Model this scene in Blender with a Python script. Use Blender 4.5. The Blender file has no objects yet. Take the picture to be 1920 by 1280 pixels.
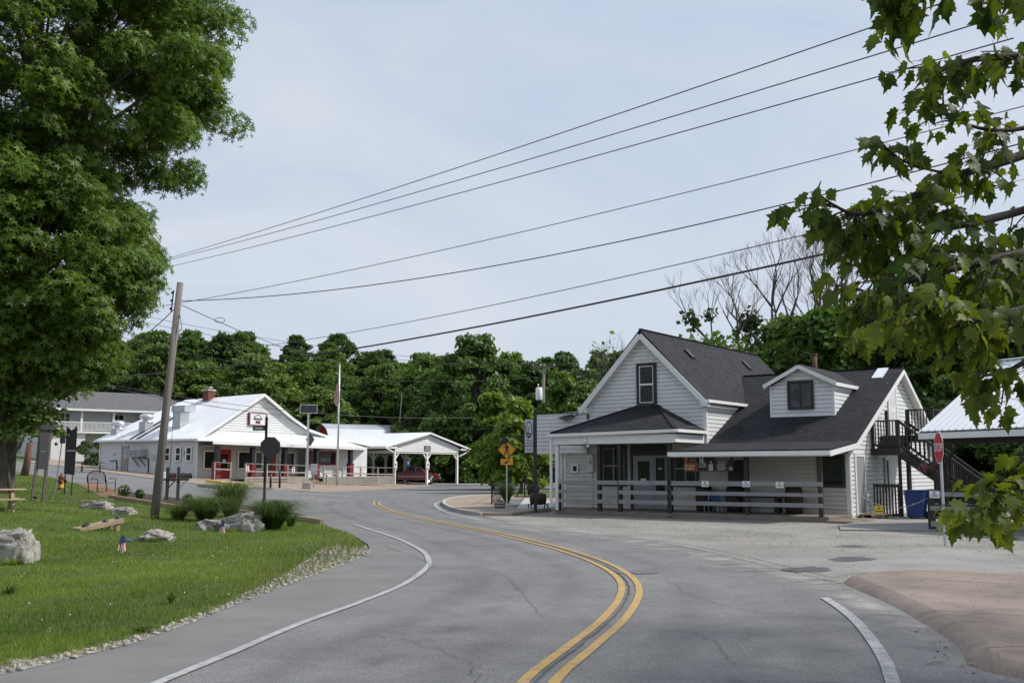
import bpy, bmesh, math, random
import numpy as np
from mathutils import Vector, Matrix
R_ = math.radians
rng = np.random.default_rng(7); random.seed(7)
scene = bpy.context.scene; COL = scene.collection
# ------------------------------------------------------------------ camera
FPX = 1910.0; CAMZ = 1.75; PITCH = math.atan(240/1910)
cam_d = bpy.data.cameras.new('camera'); cam = bpy.data.objects.new('camera', cam_d); COL.objects.link(cam)
cam_d.sensor_width = 36.0; cam_d.lens = 36.0*FPX/1920; cam_d.clip_start = 0.05; cam_d.clip_end = 3000
cam.location = (0, 0, CAMZ); cam.rotation_euler = (math.pi/2+PITCH, 0, 0)
scene.camera = cam
# ------------------------------------------------------------------ sky
SUN_EL = R_(46); SUN_H = Vector((0.99, 0.06, 0)).normalized()
world = bpy.data.worlds.new('World'); scene.world = world; world.use_nodes = True
wn, wl = world.node_tree.nodes, world.node_tree.links; wn.clear()
wo = wn.new('ShaderNodeOutputWorld'); bg = wn.new('ShaderNodeBackground'); bg.inputs['Strength'].default_value = 0.1
sky = wn.new('ShaderNodeTexSky'); sky.sky_type = 'NISHITA'; sky.sun_disc = False
sky.sun_elevation = SUN_EL; sky.sun_rotation = math.atan2(SUN_H.x, SUN_H.y); sky.dust_density = 1.5
wtc = wn.new('ShaderNodeTexCoord'); wmap = wn.new('ShaderNodeMapping'); wmap.inputs['Scale'].default_value = (1.0, 1.0, 2.4)
n1 = wn.new('ShaderNodeTexNoise'); n1.inputs['Scale'].default_value = 1.7; n1.inputs['Detail'].default_value = 6; n1.inputs['Roughness'].default_value = .55; n1.inputs['Distortion'].default_value = .8
cr = wn.new('ShaderNodeValToRGB'); ce = cr.color_ramp.elements
ce[0].position = .25; ce[0].color = (4.8, 5.95, 8.1, 1); ce[1].position = .7; ce[1].color = (7.5, 8.0, 8.8, 1)
cf = wn.new('ShaderNodeMixRGB'); cf.inputs['Fac'].default_value = .86
wl.new(wtc.outputs['Generated'], wmap.inputs['Vector']); wl.new(wmap.outputs['Vector'], n1.inputs['Vector'])
wl.new(n1.outputs['Fac'], cr.inputs['Fac']); wl.new(sky.outputs['Color'], cf.inputs[1]); wl.new(cr.outputs['Color'], cf.inputs[2])
wl.new(cf.outputs['Color'], bg.inputs['Color']); wl.new(bg.outputs['Background'], wo.inputs['Surface'])
# ------------------------------------------------------------------ sun (thin cloud: soft edged)
sd = bpy.data.lights.new('sun', 'SUN'); sd.energy = 4.0; sd.angle = R_(4.5); sd.color = (1.0, .955, .88)
so = bpy.data.objects.new('sun', sd); COL.objects.link(so)
sv = SUN_H*math.cos(SUN_EL)+Vector((0, 0, math.sin(SUN_EL))); so.rotation_euler = sv.to_track_quat('Z', 'Y').to_euler(); so.location = sv*80
vs = scene.view_settings; vs.view_transform = 'Standard'; vs.look = 'None'; vs.exposure = 0.0; vs.gamma = 1.0; vs.use_curve_mapping = False
scene.render.engine = 'CYCLES'; scene.cycles.max_bounces = 6; scene.cycles.transparent_max_bounces = 8; scene.cycles.diffuse_bounces = 3
scene.cycles.glossy_bounces = 2; scene.cycles.transmission_bounces = 4; scene.cycles.caustics_reflective = False; scene.cycles.caustics_refractive = False
# ------------------------------------------------------------------ terrain height and pixel helpers (1920x1280 photo pixels)
AX = [(-400, 23), (-120, 7), (-60, 3.45), (-45, 2.43), (-30, 1.38), (-20, .68), (-16, .40), (-13, .2), (-10, .03), (-8, 0), (400, 0)]
BY = [(-80, 0), (40, 0), (60, .05), (80, .13), (100, .22), (130, .3), (900, .3)]
def H(x, y):
    return float(np.interp(x, [a for a, b in AX], [b for a, b in AX])+np.interp(y, [a for a, b in BY], [b for a, b in BY]))
_c, _s = math.cos(PITCH), math.sin(PITCH)
def ray(u, v):
    x = (u-960)/FPX; y = (640-v)/FPX
    return Vector((x, _c-_s*y, _s+_c*y))
def gp(u, v):
    r = ray(u, v); t = 2.0
    while t < 500:
        p = Vector((0, 0, CAMZ))+r*t
        if p.z <= H(p.x, p.y): break
        t += .5
    a, b = t-.5, t
    for _ in range(24):
        m = (a+b)/2; p = Vector((0, 0, CAMZ))+r*m
        if p.z <= H(p.x, p.y): b = m
        else: a = m
    return Vector((0, 0, CAMZ))+r*b
def at(u, v, Y):
    r = ray(u, v); return Vector((0, 0, CAMZ))+r*(Y/r.y)
def face(x, y): return math.atan2(-x, y)
# ------------------------------------------------------------------ materials
MATS = {}
def new_mat(name):
    m = bpy.data.materials.new(name); m.use_nodes = True; nt = m.node_tree
    return m, nt.nodes, nt.links, nt.nodes['Principled BSDF']
def nz(nn, ll, scale, detail=4, rough=.55, vec=None, dist=0):
    t = nn.new('ShaderNodeTexNoise'); t.inputs['Scale'].default_value = scale; t.inputs['Detail'].default_value = detail
    t.inputs['Roughness'].default_value = rough; t.inputs['Distortion'].default_value = dist
    if vec is not None: ll.new(vec, t.inputs['Vector'])
    return t
def ramp(nn, ll, src, stops):
    r = nn.new('ShaderNodeValToRGB'); e = r.color_ramp.elements
    while len(e) < len(stops): e.new(.5)
    for k, (p, c) in enumerate(stops): e[k].position = p; e[k].color = (*c, 1) if len(c) == 3 else c
    ll.new(src, r.inputs['Fac']); return r
def mixc(nn, ll, fac, a, b, mode='MIX'):
    m = nn.new('ShaderNodeMixRGB'); m.blend_type = mode
    if isinstance(fac, (int, float)): m.inputs[0].default_value = fac
    else: ll.new(fac, m.inputs[0])
    for i, x in ((1, a), (2, b)):
        if isinstance(x, tuple): m.inputs[i].default_value = (*x, 1)
        else: ll.new(x, m.inputs[i])
    return m.outputs[0]
def sc(c, k): return tuple(min(1, x*k) for x in c)
def bumpn(nn, ll, src, bs, strength, dist=.01):
    b = nn.new('ShaderNodeBump'); b.inputs['Strength'].default_value = strength; b.inputs['Distance'].default_value = dist
    ll.new(src, b.inputs['Height']); ll.new(b.outputs[0], bs.inputs['Normal'])
def coord(nn, which='Object'):
    return nn.new('ShaderNodeTexCoord').outputs[which]
def M(name, col, rough=.6, var=.14, scale=6, bump=0.0, bscale=70, metal=0.0, spec=.5, stain=None, stain_amt=.4, stretch=None, fine=.5):
    if name in MATS: return MATS[name]
    m, nn, ll, bs = new_mat(name); v = coord(nn)
    if stretch:
        mp = nn.new('ShaderNodeMapping'); mp.inputs['Scale'].default_value = stretch; ll.new(v, mp.inputs['Vector']); v = mp.outputs[0]
    t = nz(nn, ll, scale, 6, .6, v); c = ramp(nn, ll, t.outputs['Fac'], [(.28, sc(col, 1-var)), (.72, sc(col, 1+var))]).outputs[0]
    t2 = nz(nn, ll, scale*9, 3, .6, v)
    c = mixc(nn, ll, fine, c, ramp(nn, ll, t2.outputs['Fac'], [(.3, (1-var*.8,)*3), (.7, (1,)*3)]).outputs[0], 'MULTIPLY')
    if stain:
        t3 = nz(nn, ll, scale*.45, 5, .65, v, .6)
        f = ramp(nn, ll, t3.outputs['Fac'], [(.52, (0, 0, 0)), (.72, (stain_amt,)*3)]).outputs[0]
        c = mixc(nn, ll, f, c, stain)
    ll.new(c, bs.inputs['Base Color']); bs.inputs['Metallic'].default_value = metal; bs.inputs['Specular IOR Level'].default_value = spec
    rr = ramp(nn, ll, t2.outputs['Fac'], [(.3, (max(0, rough-.08),)*3), (.7, (min(1, rough+.08),)*3)]).outputs[0]; ll.new(rr, bs.inputs['Roughness'])
    if bump:
        tb = nz(nn, ll, bscale, 4, .6, v); bumpn(nn, ll, tb.outputs['Fac'], bs, bump, .02)
    MATS[name] = m; return m
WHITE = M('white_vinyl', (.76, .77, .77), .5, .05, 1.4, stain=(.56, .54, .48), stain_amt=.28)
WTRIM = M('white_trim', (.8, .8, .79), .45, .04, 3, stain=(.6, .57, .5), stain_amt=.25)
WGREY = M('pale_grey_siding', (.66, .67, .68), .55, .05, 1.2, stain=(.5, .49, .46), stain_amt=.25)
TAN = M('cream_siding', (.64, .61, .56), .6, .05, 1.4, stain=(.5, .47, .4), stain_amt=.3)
BLACK = M('black_paint', (.018, .018, .02), .45, .3, 5)
BROWNBLK = M('dark_brown_stain', (.026, .022, .02), .6, .35, 4, stretch=(1, 1, .3))
IRON = M('black_iron', (.02, .02, .022), .4, .25, 9, metal=.3)
GREYRAIL = M('grey_rail_paint', (.27, .27, .272), .6, .12, 3, stain=(.16, .15, .14), stain_amt=.4, stretch=(1, 1, 1))
CONC = M('concrete', (.36, .34, .31), .85, .16, 1.2, .25, 60, stain=(.2, .18, .15), stain_amt=.5)
CONCL = M('pale_concrete', (.45, .44, .41), .85, .12, 1.0, .2, 70, stain=(.28, .26, .23), stain_amt=.4)
GALV = M('galvanised_steel', (.5, .52, .54), .42, .12, 12, metal=.75)
ALU = M('aluminium', (.72, .73, .75), .32, .08, 5, metal=.8)
WOODG = M('weathered_wood', (.36, .33, .29), .85, .22, 3, .3, 40, stretch=(1, 1, 1), stain=(.2, .18, .16), stain_amt=.5)
WOODT = M('treated_lumber', (.36, .27, .17), .8, .22, 3, .25, 45, stain=(.2, .15, .1), stain_amt=.4)
WOODY = M('fresh_pine', (.5, .39, .24), .75, .18, 4, .2, 45)
POLEW = M('utility_pole_wood', (.2, .175, .155), .9, .3, 2, .5, 30, stretch=(4, 4, .35), stain=(.1, .085, .07), stain_amt=.6)
METALROOF = M('white_metal_roof', (.82, .84, .86), .35, .04, .9, metal=.0, spec=.6, stain=(.62, .63, .63), stain_amt=.3)
RED = M('red_paint', (.42, .028, .022), .5, .18, 4)
MAROON = M('maroon_paint', (.17, .018, .02), .55, .2, 4)
YELLOW = M('yellow_paint', (.72, .52, .12), .7, .18, 3, stain=(.4, .33, .2), stain_amt=.5)
YSIGN = M('amber_sign_sheet', (.78, .36, .015), .4, .05, 6)
SGREEN = M('street_sign_green', (.012, .05, .036), .4, .15, 8)
BLUEBIN = M('blue_bin_plastic', (.012, .04, .17), .45, .15, 5)
BLUEP = M('blue_plastic', (.03, .09, .27), .45, .15, 5)
PLAC = M('placard_white', (.8, .82, .84), .4, .04, 8)
INK = M('sign_ink', (.02, .02, .025), .5, .1, 6)
REDINK = M('red_ink', (.55, .03, .03), .5, .1, 6)
SIGNGREY = M('sign_light_grey', (.5, .51, .53), .45, .06, 6)
BRICK_RED = M('chimney_brick', (.15, .05, .036), .85, .35, 14, .4, 30)
TAUPE = M('taupe_door', (.33, .28, .26), .55, .08, 5)
GREYDOOR = M('grey_door', (.3, .31, .32), .5, .06, 5)
SOLAR = M('solar_cells', (.03, .032, .045), .25, .2, 30)
RUBBER = M('tyre_rubber', (.02, .02, .02), .8, .2, 20)
def glass(name, col, rough=.06):
    if name in MATS: return MATS[name]
    m, nn, ll, bs = new_mat(name); t = nz(nn, ll, 2.2, 3, .5, coord(nn))
    ll.new(ramp(nn, ll, t.outputs['Fac'], [(.35, sc(col, .6)), (.7, sc(col, 1.6))]).outputs[0], bs.inputs['Base Color'])
    bs.inputs['Roughness'].default_value = rough; bs.inputs['Specular IOR Level'].default_value = .28
    t2 = nz(nn, ll, 1.5, 2, .5, coord(nn)); bumpn(nn, ll, t2.outputs['Fac'], bs, .04, .05)
    MATS[name] = m; return m
PANE = glass('window_pane', (.02, .024, .024)); PANE2 = glass('curtained_pane', (.06, .062, .062), .12)
def carpaint():
    m, nn, ll, bs = new_mat('maroon_car_paint'); bs.inputs['Base Color'].default_value = (.2, .018, .018, 1)
    bs.inputs['Roughness'].default_value = .4; bs.inputs['Coat Weight'].default_value = .8; bs.inputs['Coat Roughness'].default_value = .08
    t = nz(nn, ll, 5, 4, .5, coord(nn)); ll.new(ramp(nn, ll, t.outputs['Fac'], [(.3, (.15, .012, .013)), (.7, (.24, .024, .022))]).outputs[0], bs.inputs['Base Color'])
    return m
CARRED = carpaint()
def shingle():
    m, nn, ll, bs = new_mat('asphalt_shingles'); uv = coord(nn, 'UV')
    def bk(w, h, c1, c2, cm, ms):
        b = nn.new('ShaderNodeTexBrick'); b.inputs['Scale'].default_value = 1; b.inputs['Brick Width'].default_value = w; b.inputs['Row Height'].default_value = h
        b.inputs['Mortar Size'].default_value = ms; b.inputs['Color1'].default_value = (*c1, 1); b.inputs['Color2'].default_value = (*c2, 1); b.inputs['Mortar'].default_value = (*cm, 1)
        b.inputs['Mortar Smooth'].default_value = .2; b.offset = .43; ll.new(uv, b.inputs['Vector']); return b
    b1 = bk(.19, .145, (.008, .0083, .0105), (.025, .026, .032), (.005, .005, .006), .012); b2 = bk(.43, .29, (.75, .75, .75), (1.3, 1.3, 1.3), (1, 1, 1), .0)
    c = mixc(nn, ll, .8, b1.outputs['Color'], b2.outputs['Color'], 'MULTIPLY')
    t = nz(nn, ll, 130, 2, .6, coord(nn)); c = mixc(nn, ll, .6, c, ramp(nn, ll, t.outputs['Fac'], [(.3, (.6, .6, .6)), (.7, (1.35, 1.35, 1.35))]).outputs[0], 'MULTIPLY')
    t3 = nz(nn, ll, .8, 4, .6, coord(nn)); c = mixc(nn, ll, .5, c, ramp(nn, ll, t3.outputs['Fac'], [(.3, (.75, .75, .75)), (.7, (1.2, 1.2, 1.2))]).outputs[0], 'MULTIPLY')
    ll.new(c, bs.inputs['Base Color']); bs.inputs['Roughness'].default_value = .85; bs.inputs['Specular IOR Level'].default_value = .35
    bumpn(nn, ll, b1.outputs['Fac'], bs, -.6, .012); return m
SHINGLE = shingle()
def greyshingle():
    return M('grey_house_shingles', (.12, .12, .125), .85, .3, 3, .3, 60)
def asphalt():
    m, nn, ll, bs = new_mat('worn_asphalt'); v = coord(nn)
    t = nz(nn, ll, .35, 6, .6, v, .4); c = ramp(nn, ll, t.outputs['Fac'], [(.3, (.155, .155, .158)), (.7, (.22, .217, .214))]).outputs[0]
    tb = nz(nn, ll, 1.7, 5, .62, v, 1.0); c = mixc(nn, ll, .55, c, ramp(nn, ll, tb.outputs['Fac'], [(.28, (.68, .68, .7)), (.72, (1.16, 1.15, 1.13))]).outputs[0], 'MULTIPLY')
    vo = nn.new('ShaderNodeTexVoronoi'); vo.inputs['Scale'].default_value = 85; ll.new(v, vo.inputs['Vector'])
    c = mixc(nn, ll, .75, c, ramp(nn, ll, vo.outputs['Color'], [(.15, (.62, .62, .63)), (.6, (1.0, 1.0, 1.0)), (.95, (1.5, 1.47, 1.42))]).outputs[0], 'MULTIPLY')
    tw = nz(nn, ll, .55, 4, .7, v, 2.2)   # fine crack network where a warped noise crosses its mean
    ck = ramp(nn, ll, tw.outputs['Fac'], [(.492, (0, 0, 0)), (.499, (.5, .5, .5)), (.506, (0, 0, 0))]).outputs[0]
    tm = nz(nn, ll, .2, 3, .5, v); cm_ = ramp(nn, ll, tm.outputs['Fac'], [(.54, (0, 0, 0)), (.62, (1, 1, 1))]).outputs[0]
    ckm = mixc(nn, ll, 1.0, ck, cm_, 'MULTIPLY'); c = mixc(nn, ll, ckm, c, (.05, .05, .05))
    ll.new(c, bs.inputs['Base Color']); bs.inputs['Roughness'].default_value = .82; bs.inputs['Specular IOR Level'].default_value = .4
    bumpn(nn, ll, vo.outputs['Distance'], bs, .55, .008); return m
ASPH = asphalt()
SHOULDER = M('smooth_asphalt_gutter', (.172, .17, .166), .85, .18, .9, .25, 90, stain=(.15, .145, .14), stain_amt=.45)
DARKPATCH = M('dark_asphalt_patch', (.075, .077, .08), .75, .25, 2.5, .5, 70)
def gravelmat(name, a, b, c_, scale, dirt=None):
    m, nn, ll, bs = new_mat(name); v = coord(nn)
    vo = nn.new('ShaderNodeTexVoronoi'); vo.inputs['Scale'].default_value = scale; vo.inputs['Randomness'].default_value = 1; ll.new(v, vo.inputs['Vector'])
    c = ramp(nn, ll, vo.outputs['Color'], [(.1, a), (.5, b), (.9, c_)]).outputs[0]
    d = ramp(nn, ll, vo.outputs['Distance'], [(.15, (1, 1, 1)), (.62, (.42, .41, .4))]).outputs[0]; c = mixc(nn, ll, .9, c, d, 'MULTIPLY')
    t = nz(nn, ll, .5, 5, .6, v, .7); c = mixc(nn, ll, .8, c, ramp(nn, ll, t.outputs['Fac'], [(.3, (.72, .71, .7)), (.7, (1.18, 1.17, 1.15))]).outputs[0], 'MULTIPLY')
    if dirt:
        t3 = nz(nn, ll, .28, 4, .6, v, .4); c = mixc(nn, ll, ramp(nn, ll, t3.outputs['Fac'], [(.45, (0, 0, 0)), (.65, (.55, .55, .55))]).outputs[0], c, dirt)
    ll.new(c, bs.inputs['Base Color']); bs.inputs['Roughness'].default_value = .9; bumpn(nn, ll, vo.outputs['Distance'], bs, -1.0, .02); return m
GRAVEL = gravelmat('white_gravel', (.2, .19, .175), (.36, .345, .315), (.5, .485, .445), 34, (.34, .33, .31))
GRAVELF = gravelmat('packed_gravel', (.28, .272, .256), (.36, .352, .333), (.43, .42, .395), 60, (.35, .343, .328))
PAVE = M('brown_paving', (.31, .245, .19), .85, .16, .7, .2, 60, stain=(.22, .18, .15), stain_amt=.5)
def stamped():
    m, nn, ll, bs = new_mat('stamped_brown_concrete'); v = coord(nn)
    t = nz(nn, ll, .6, 6, .6, v, .5); c = ramp(nn, ll, t.outputs['Fac'], [(.28, (.172, .132, .108)), (.5, (.235, .185, .148)), (.72, (.28, .232, .19))]).outputs[0]
    vo = nn.new('ShaderNodeTexVoronoi'); vo.feature = 'DISTANCE_TO_EDGE'; vo.inputs['Scale'].default_value = 2.6; 
    mp = nn.new('ShaderNodeMapping'); mp.inputs['Rotation'].default_value = (0, 0, .5); mp.inputs['Scale'].default_value = (.75, 1.1, 1); ll.new(v, mp.inputs['Vector'])
    tw = nz(nn, ll, 5, 3, .5, mp.outputs[0]); wv = mixc(nn, ll, .06, mp.outputs[0], tw.outputs['Color']); ll.new(wv, vo.inputs['Vector'])
    g = ramp(nn, ll, vo.outputs['Distance'], [(.003, (.6, .58, .56)), (.014, (1, 1, 1))]).outputs[0]; c = mixc(nn, ll, .55, c, g, 'MULTIPLY')
    t2 = nz(nn, ll, 40, 4, .7, v); c = mixc(nn, ll, .6, c, ramp(nn, ll, t2.outputs['Fac'], [(.3, (.74, .74, .74)), (.7, (1.16, 1.16, 1.16))]).outputs[0], 'MULTIPLY')
    t4 = nz(nn, ll, 1.4, 5, .6, v, .8); c = mixc(nn, ll, ramp(nn, ll, t4.outputs['Fac'], [(.48, (0, 0, 0)), (.7, (.75, .75, .75))]).outputs[0], c, (.115, .092, .085))
    ll.new(c, bs.inputs['Base Color']); bs.inputs['Roughness'].default_value = .75; bumpn(nn, ll, g, bs, .5, .01); return m
STAMPED = stamped()
LAWNM = M('lawn_soil_and_thatch', (.075, .11, .025), .95, .35, .8, .6, 45, stain=(.2, .17, .08), stain_amt=.6)
FIELDM = M('field_grass', (.085, .13, .03), .95, .3, .25, .6, 20, stain=(.16, .15, .06), stain_amt=.4)
WOODFLOOR = M('woodland_floor', (.045, .06, .022), .95, .4, .2, .6, 5)
MULCH = M('dark_mulch', (.055, .035, .025), .95, .5, 14, 1.0, 40)
def leafmat(name, c1, c2, trans=.3, tcol=None, rough=.5):
    m, nn, ll, bs = new_mat(name); at_ = nn.new('ShaderNodeAttribute'); at_.attribute_name = 'v'
    oi = nn.new('ShaderNodeObjectInfo'); t = nz(nn, ll, .9, 3, .5, coord(nn))
    f = nn.new('ShaderNodeMath'); f.operation = 'MULTIPLY_ADD'; ll.new(t.outputs['Fac'], f.inputs[0]); f.inputs[1].default_value = .55; 
    g = nn.new('ShaderNodeMath'); g.operation = 'MULTIPLY_ADD'; ll.new(at_.outputs['Fac'], g.inputs[0]); g.inputs[1].default_value = .6; g.inputs[2].default_value = -.08; ll.new(g.outputs[0], f.inputs[2])
    c = ramp(nn, ll, f.outputs[0], [(.2, c1), (.8, c2)]).outputs[0]
    hv = nn.new('ShaderNodeHueSaturation'); ll.new(c, hv.inputs['Color'])
    k = nn.new('ShaderNodeMapRange'); ll.new(oi.outputs['Random'], k.inputs[0]); k.inputs[3].default_value = .487; k.inputs[4].default_value = .515; ll.new(k.outputs[0], hv.inputs['Hue'])
    k2 = nn.new('ShaderNodeMath'); k2.operation = 'MULTIPLY_ADD'; ll.new(oi.outputs['Random'], k2.inputs[0]); k2.inputs[1].default_value = -.5; k2.inputs[2].default_value = 1.25; ll.new(k2.outputs[0], hv.inputs['Value'])
    ll.new(hv.outputs[0], bs.inputs['Base Color']); bs.inputs['Roughness'].default_value = rough; bs.inputs['Specular IOR Level'].default_value = .3
    tr = nn.new('ShaderNodeBsdfTranslucent'); mx = nn.new('ShaderNodeMixShader'); mx.inputs[0].default_value = trans
    tc_ = mixc(nn, ll, 1.0, hv.outputs[0], tcol or (1.5, 1.5, .7), 'MULTIPLY'); ll.new(tc_, tr.inputs[0])
    out = nn['Material Output']; ll.new(bs.outputs[0], mx.inputs[1]); ll.new(tr.outputs[0], mx.inputs[2]); ll.new(mx.outputs[0], out.inputs[0]); return m
GUMLEAF = leafmat('sweetgum_leaves', (.05, .1, .014), (.175, .265, .042), .36)
WOODLEAF = leafmat('woodland_leaves', (.05, .1, .022), (.15, .235, .056), .34)
DARKLEAF = leafmat('dark_woodland_leaves', (.042, .085, .022), (.13, .205, .052), .32)
BRIGHTLEAF = leafmat('bright_tree_leaves', (.06, .12, .018), (.19, .28, .05), .35)
MAPLELEAF = leafmat('maple_leaves', (.05, .09, .012), (.165, .215, .03), .5, (1.6, 1.45, .4), .55)
GRASSM = leafmat('grass_blades', (.075, .13, .018), (.24, .32, .06), .38)
DRYGRASS = leafmat('dry_grass_blades', (.11, .13, .035), (.28, .28, .1), .25)
TALLGRASS = leafmat('ornamental_grass_blades', (.03, .065, .012), (.12, .19, .04), .3)
SHRUBLEAF = leafmat('shrub_leaves', (.025, .055, .012), (.08, .13, .03), .2)
PETAL = M('magenta_petals', (.4, .035, .2), .5, .3, 20)
MBARK = M('dark_twig_bark', (.045, .035, .028), .9, .35, 8, .6, 40)
BARK = M('tree_bark', (.11, .09, .075), .95, .4, 5, .9, 22, stretch=(1, 1, .3))
DEADWOOD = M('bare_grey_wood', (.1, .085, .075), .95, .3, 4, .5, 25)
PALEBARK = M('pale_sycamore_bark', (.42, .4, .35), .9, .3, 3, .4, 20)
def rockmat():
    m, nn, ll, bs = new_mat('limestone'); v = coord(nn)
    t = nz(nn, ll, 2.2, 9, .68, v, .8); c = ramp(nn, ll, t.outputs['Fac'], [(.26, (.09, .082, .072)), (.4, (.28, .262, .235)), (.54, (.46, .44, .4)), (.72, (.6, .58, .53))]).outputs[0]
    t2 = nz(nn, ll, 14, 6, .7, v); c = mixc(nn, ll, .7, c, ramp(nn, ll, t2.outputs['Fac'], [(.3, (.5, .49, .48)), (.6, (1.05, 1.04, 1.02))]).outputs[0], 'MULTIPLY')
    ll.new(c, bs.inputs['Base Color']); bs.inputs['Roughness'].default_value = .92; tb = nz(nn, ll, 7, 9, .72, v, .4); bumpn(nn, ll, tb.outputs['Fac'], bs, 1.0, .07); return m
ROCK = rockmat()
STONE = M('edge_stone', (.36, .33, .28), .92, .4, 3, .6, 20)
def paint(name, col, wear):
    m, nn, ll, bs = new_mat(name); v = coord(nn); t = nz(nn, ll, 9, 6, .7, v, .6)
    f = ramp(nn, ll, t.outputs['Fac'], [(.3+wear*.16, (0, 0, 0)), (.36+wear*.26, (1, 1, 1))]).outputs[0]
    vo = nn.new('ShaderNodeTexVoronoi'); vo.inputs['Scale'].default_value = 85; ll.new(v, vo.inputs['Vector'])
    f2 = ramp(nn, ll, vo.outputs['Color'], [(.05, (.0, .0, .0)), (.3*wear+.06, (1, 1, 1))]).outputs[0]
    f = mixc(nn, ll, 1.0, mixc(nn, ll, .4, f, (1, 1, 1)), f2, 'MULTIPLY'); t2 = nz(nn, ll, 1.2, 4, .6, v)
    cc = ramp(nn, ll, t2.outputs['Fac'], [(.3, sc(col, .84)), (.7, sc(col, 1.1))]).outputs[0]
    ll.new(mixc(nn, ll, f, (.19, .19, .192), cc), bs.inputs['Base Color']); bs.inputs['Roughness'].default_value = .7; bumpn(nn, ll, vo.outputs['Distance'], bs, .3, .006); return m
YLINE = paint('yellow_line_paint', (.5, .31, .075), .65); WLINE = paint('white_line_paint', (.43, .43, .425), .75)

def wearmat(name, col, strength, nscale=1.3, lo=.42, hi=.68):
    """thin worn or dusty film, broken up by noise and fading out across its width"""
    m, nn, ll, bs = new_mat(name); uv = coord(nn, 'UV'); sp = nn.new('ShaderNodeSeparateXYZ'); ll.new(uv, sp.inputs[0])
    e = ramp(nn, ll, sp.outputs['Y'], [(0, (0, 0, 0)), (.5, (1, 1, 1)), (1, (0, 0, 0))]); e.color_ramp.interpolation = 'EASE'
    t = nz(nn, ll, nscale, 6, .62, coord(nn), .5); k = ramp(nn, ll, t.outputs['Fac'], [(lo, (0, 0, 0)), (hi, (strength,)*3)]).outputs[0]
    a = mixc(nn, ll, 1.0, e.outputs[0], k, 'MULTIPLY'); vo = nn.new('ShaderNodeTexVoronoi'); vo.inputs['Scale'].default_value = 80; ll.new(coord(nn), vo.inputs['Vector'])
    ll.new(mixc(nn, ll, .5, col, ramp(nn, ll, vo.outputs['Color'], [(.1, sc(col, .7)), (.9, sc(col, 1.3))]).outputs[0]), bs.inputs['Base Color']); bs.inputs['Roughness'].default_value = .85
    tr = nn.new('ShaderNodeBsdfTransparent'); mx = nn.new('ShaderNodeMixShader'); ll.new(a, mx.inputs[0]); ll.new(tr.outputs[0], mx.inputs[1]); ll.new(bs.outputs[0], mx.inputs[2]); ll.new(mx.outputs[0], nn['Material Output'].inputs[0]); return m
TYRE = wearmat('tyre_darkened_asphalt', (.13, .13, .132), .26, .45, .25, .8)
OIL = wearmat('oil_drip_stain', (.095, .095, .097), .28, 1.6, .5, .75)
DUST = wearmat('gravel_dust', (.4, .39, .37), .75, 1.1, .4, .66)
# ------------------------------------------------------------------ building blocks
def link(o, parent=None):
    COL.objects.link(o)
    if parent is not None: o.parent = parent
    return o
def tag(o, label=None, cat=None, group=None, kind=None):
    if label: o['label'] = label
    if cat: o['category'] = cat
    if group: o['group'] = group
    if kind: o['kind'] = kind
    return o
def thing(name, label, cat, loc=(0, 0, 0), rz=0.0, group=None):
    o = bpy.data.objects.new(name, None); o.empty_display_size = .2; link(o); o.location = loc; o.rotation_euler = (0, 0, rz)
    return tag(o, label, cat, group)
def set_uv(me):
    n = len(me.polygons)
    if not n or n > 60000: return
    nor = np.empty(n*3, np.float32); me.polygons.foreach_get('normal', nor); nor = nor.reshape(-1, 3)
    lt = np.empty(n, np.int32); me.polygons.foreach_get('loop_total', lt)
    t = np.stack([-nor[:, 1], nor[:, 0], np.zeros(n)], 1); L = np.linalg.norm(t, axis=1); flat = L < .05; t[flat] = (1, 0, 0); t /= np.linalg.norm(t, axis=1)[:, None]
    b = np.cross(nor, t); b[flat] = (0, 1, 0)
    vi = np.empty(len(me.loops), np.int32); me.loops.foreach_get('vertex_index', vi)
    co = np.empty(len(me.vertices)*3, np.float32); me.vertices.foreach_get('co', co); co = co.reshape(-1, 3)
    pi = np.repeat(np.arange(n), lt); p = co[vi]
    uv = np.stack([(p*t[pi]).sum(1), (p*b[pi]).sum(1)], 1).astype(np.float32)
    me.uv_layers.new(name='UVMap').data.foreach_set('uv', uv.ravel())
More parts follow.
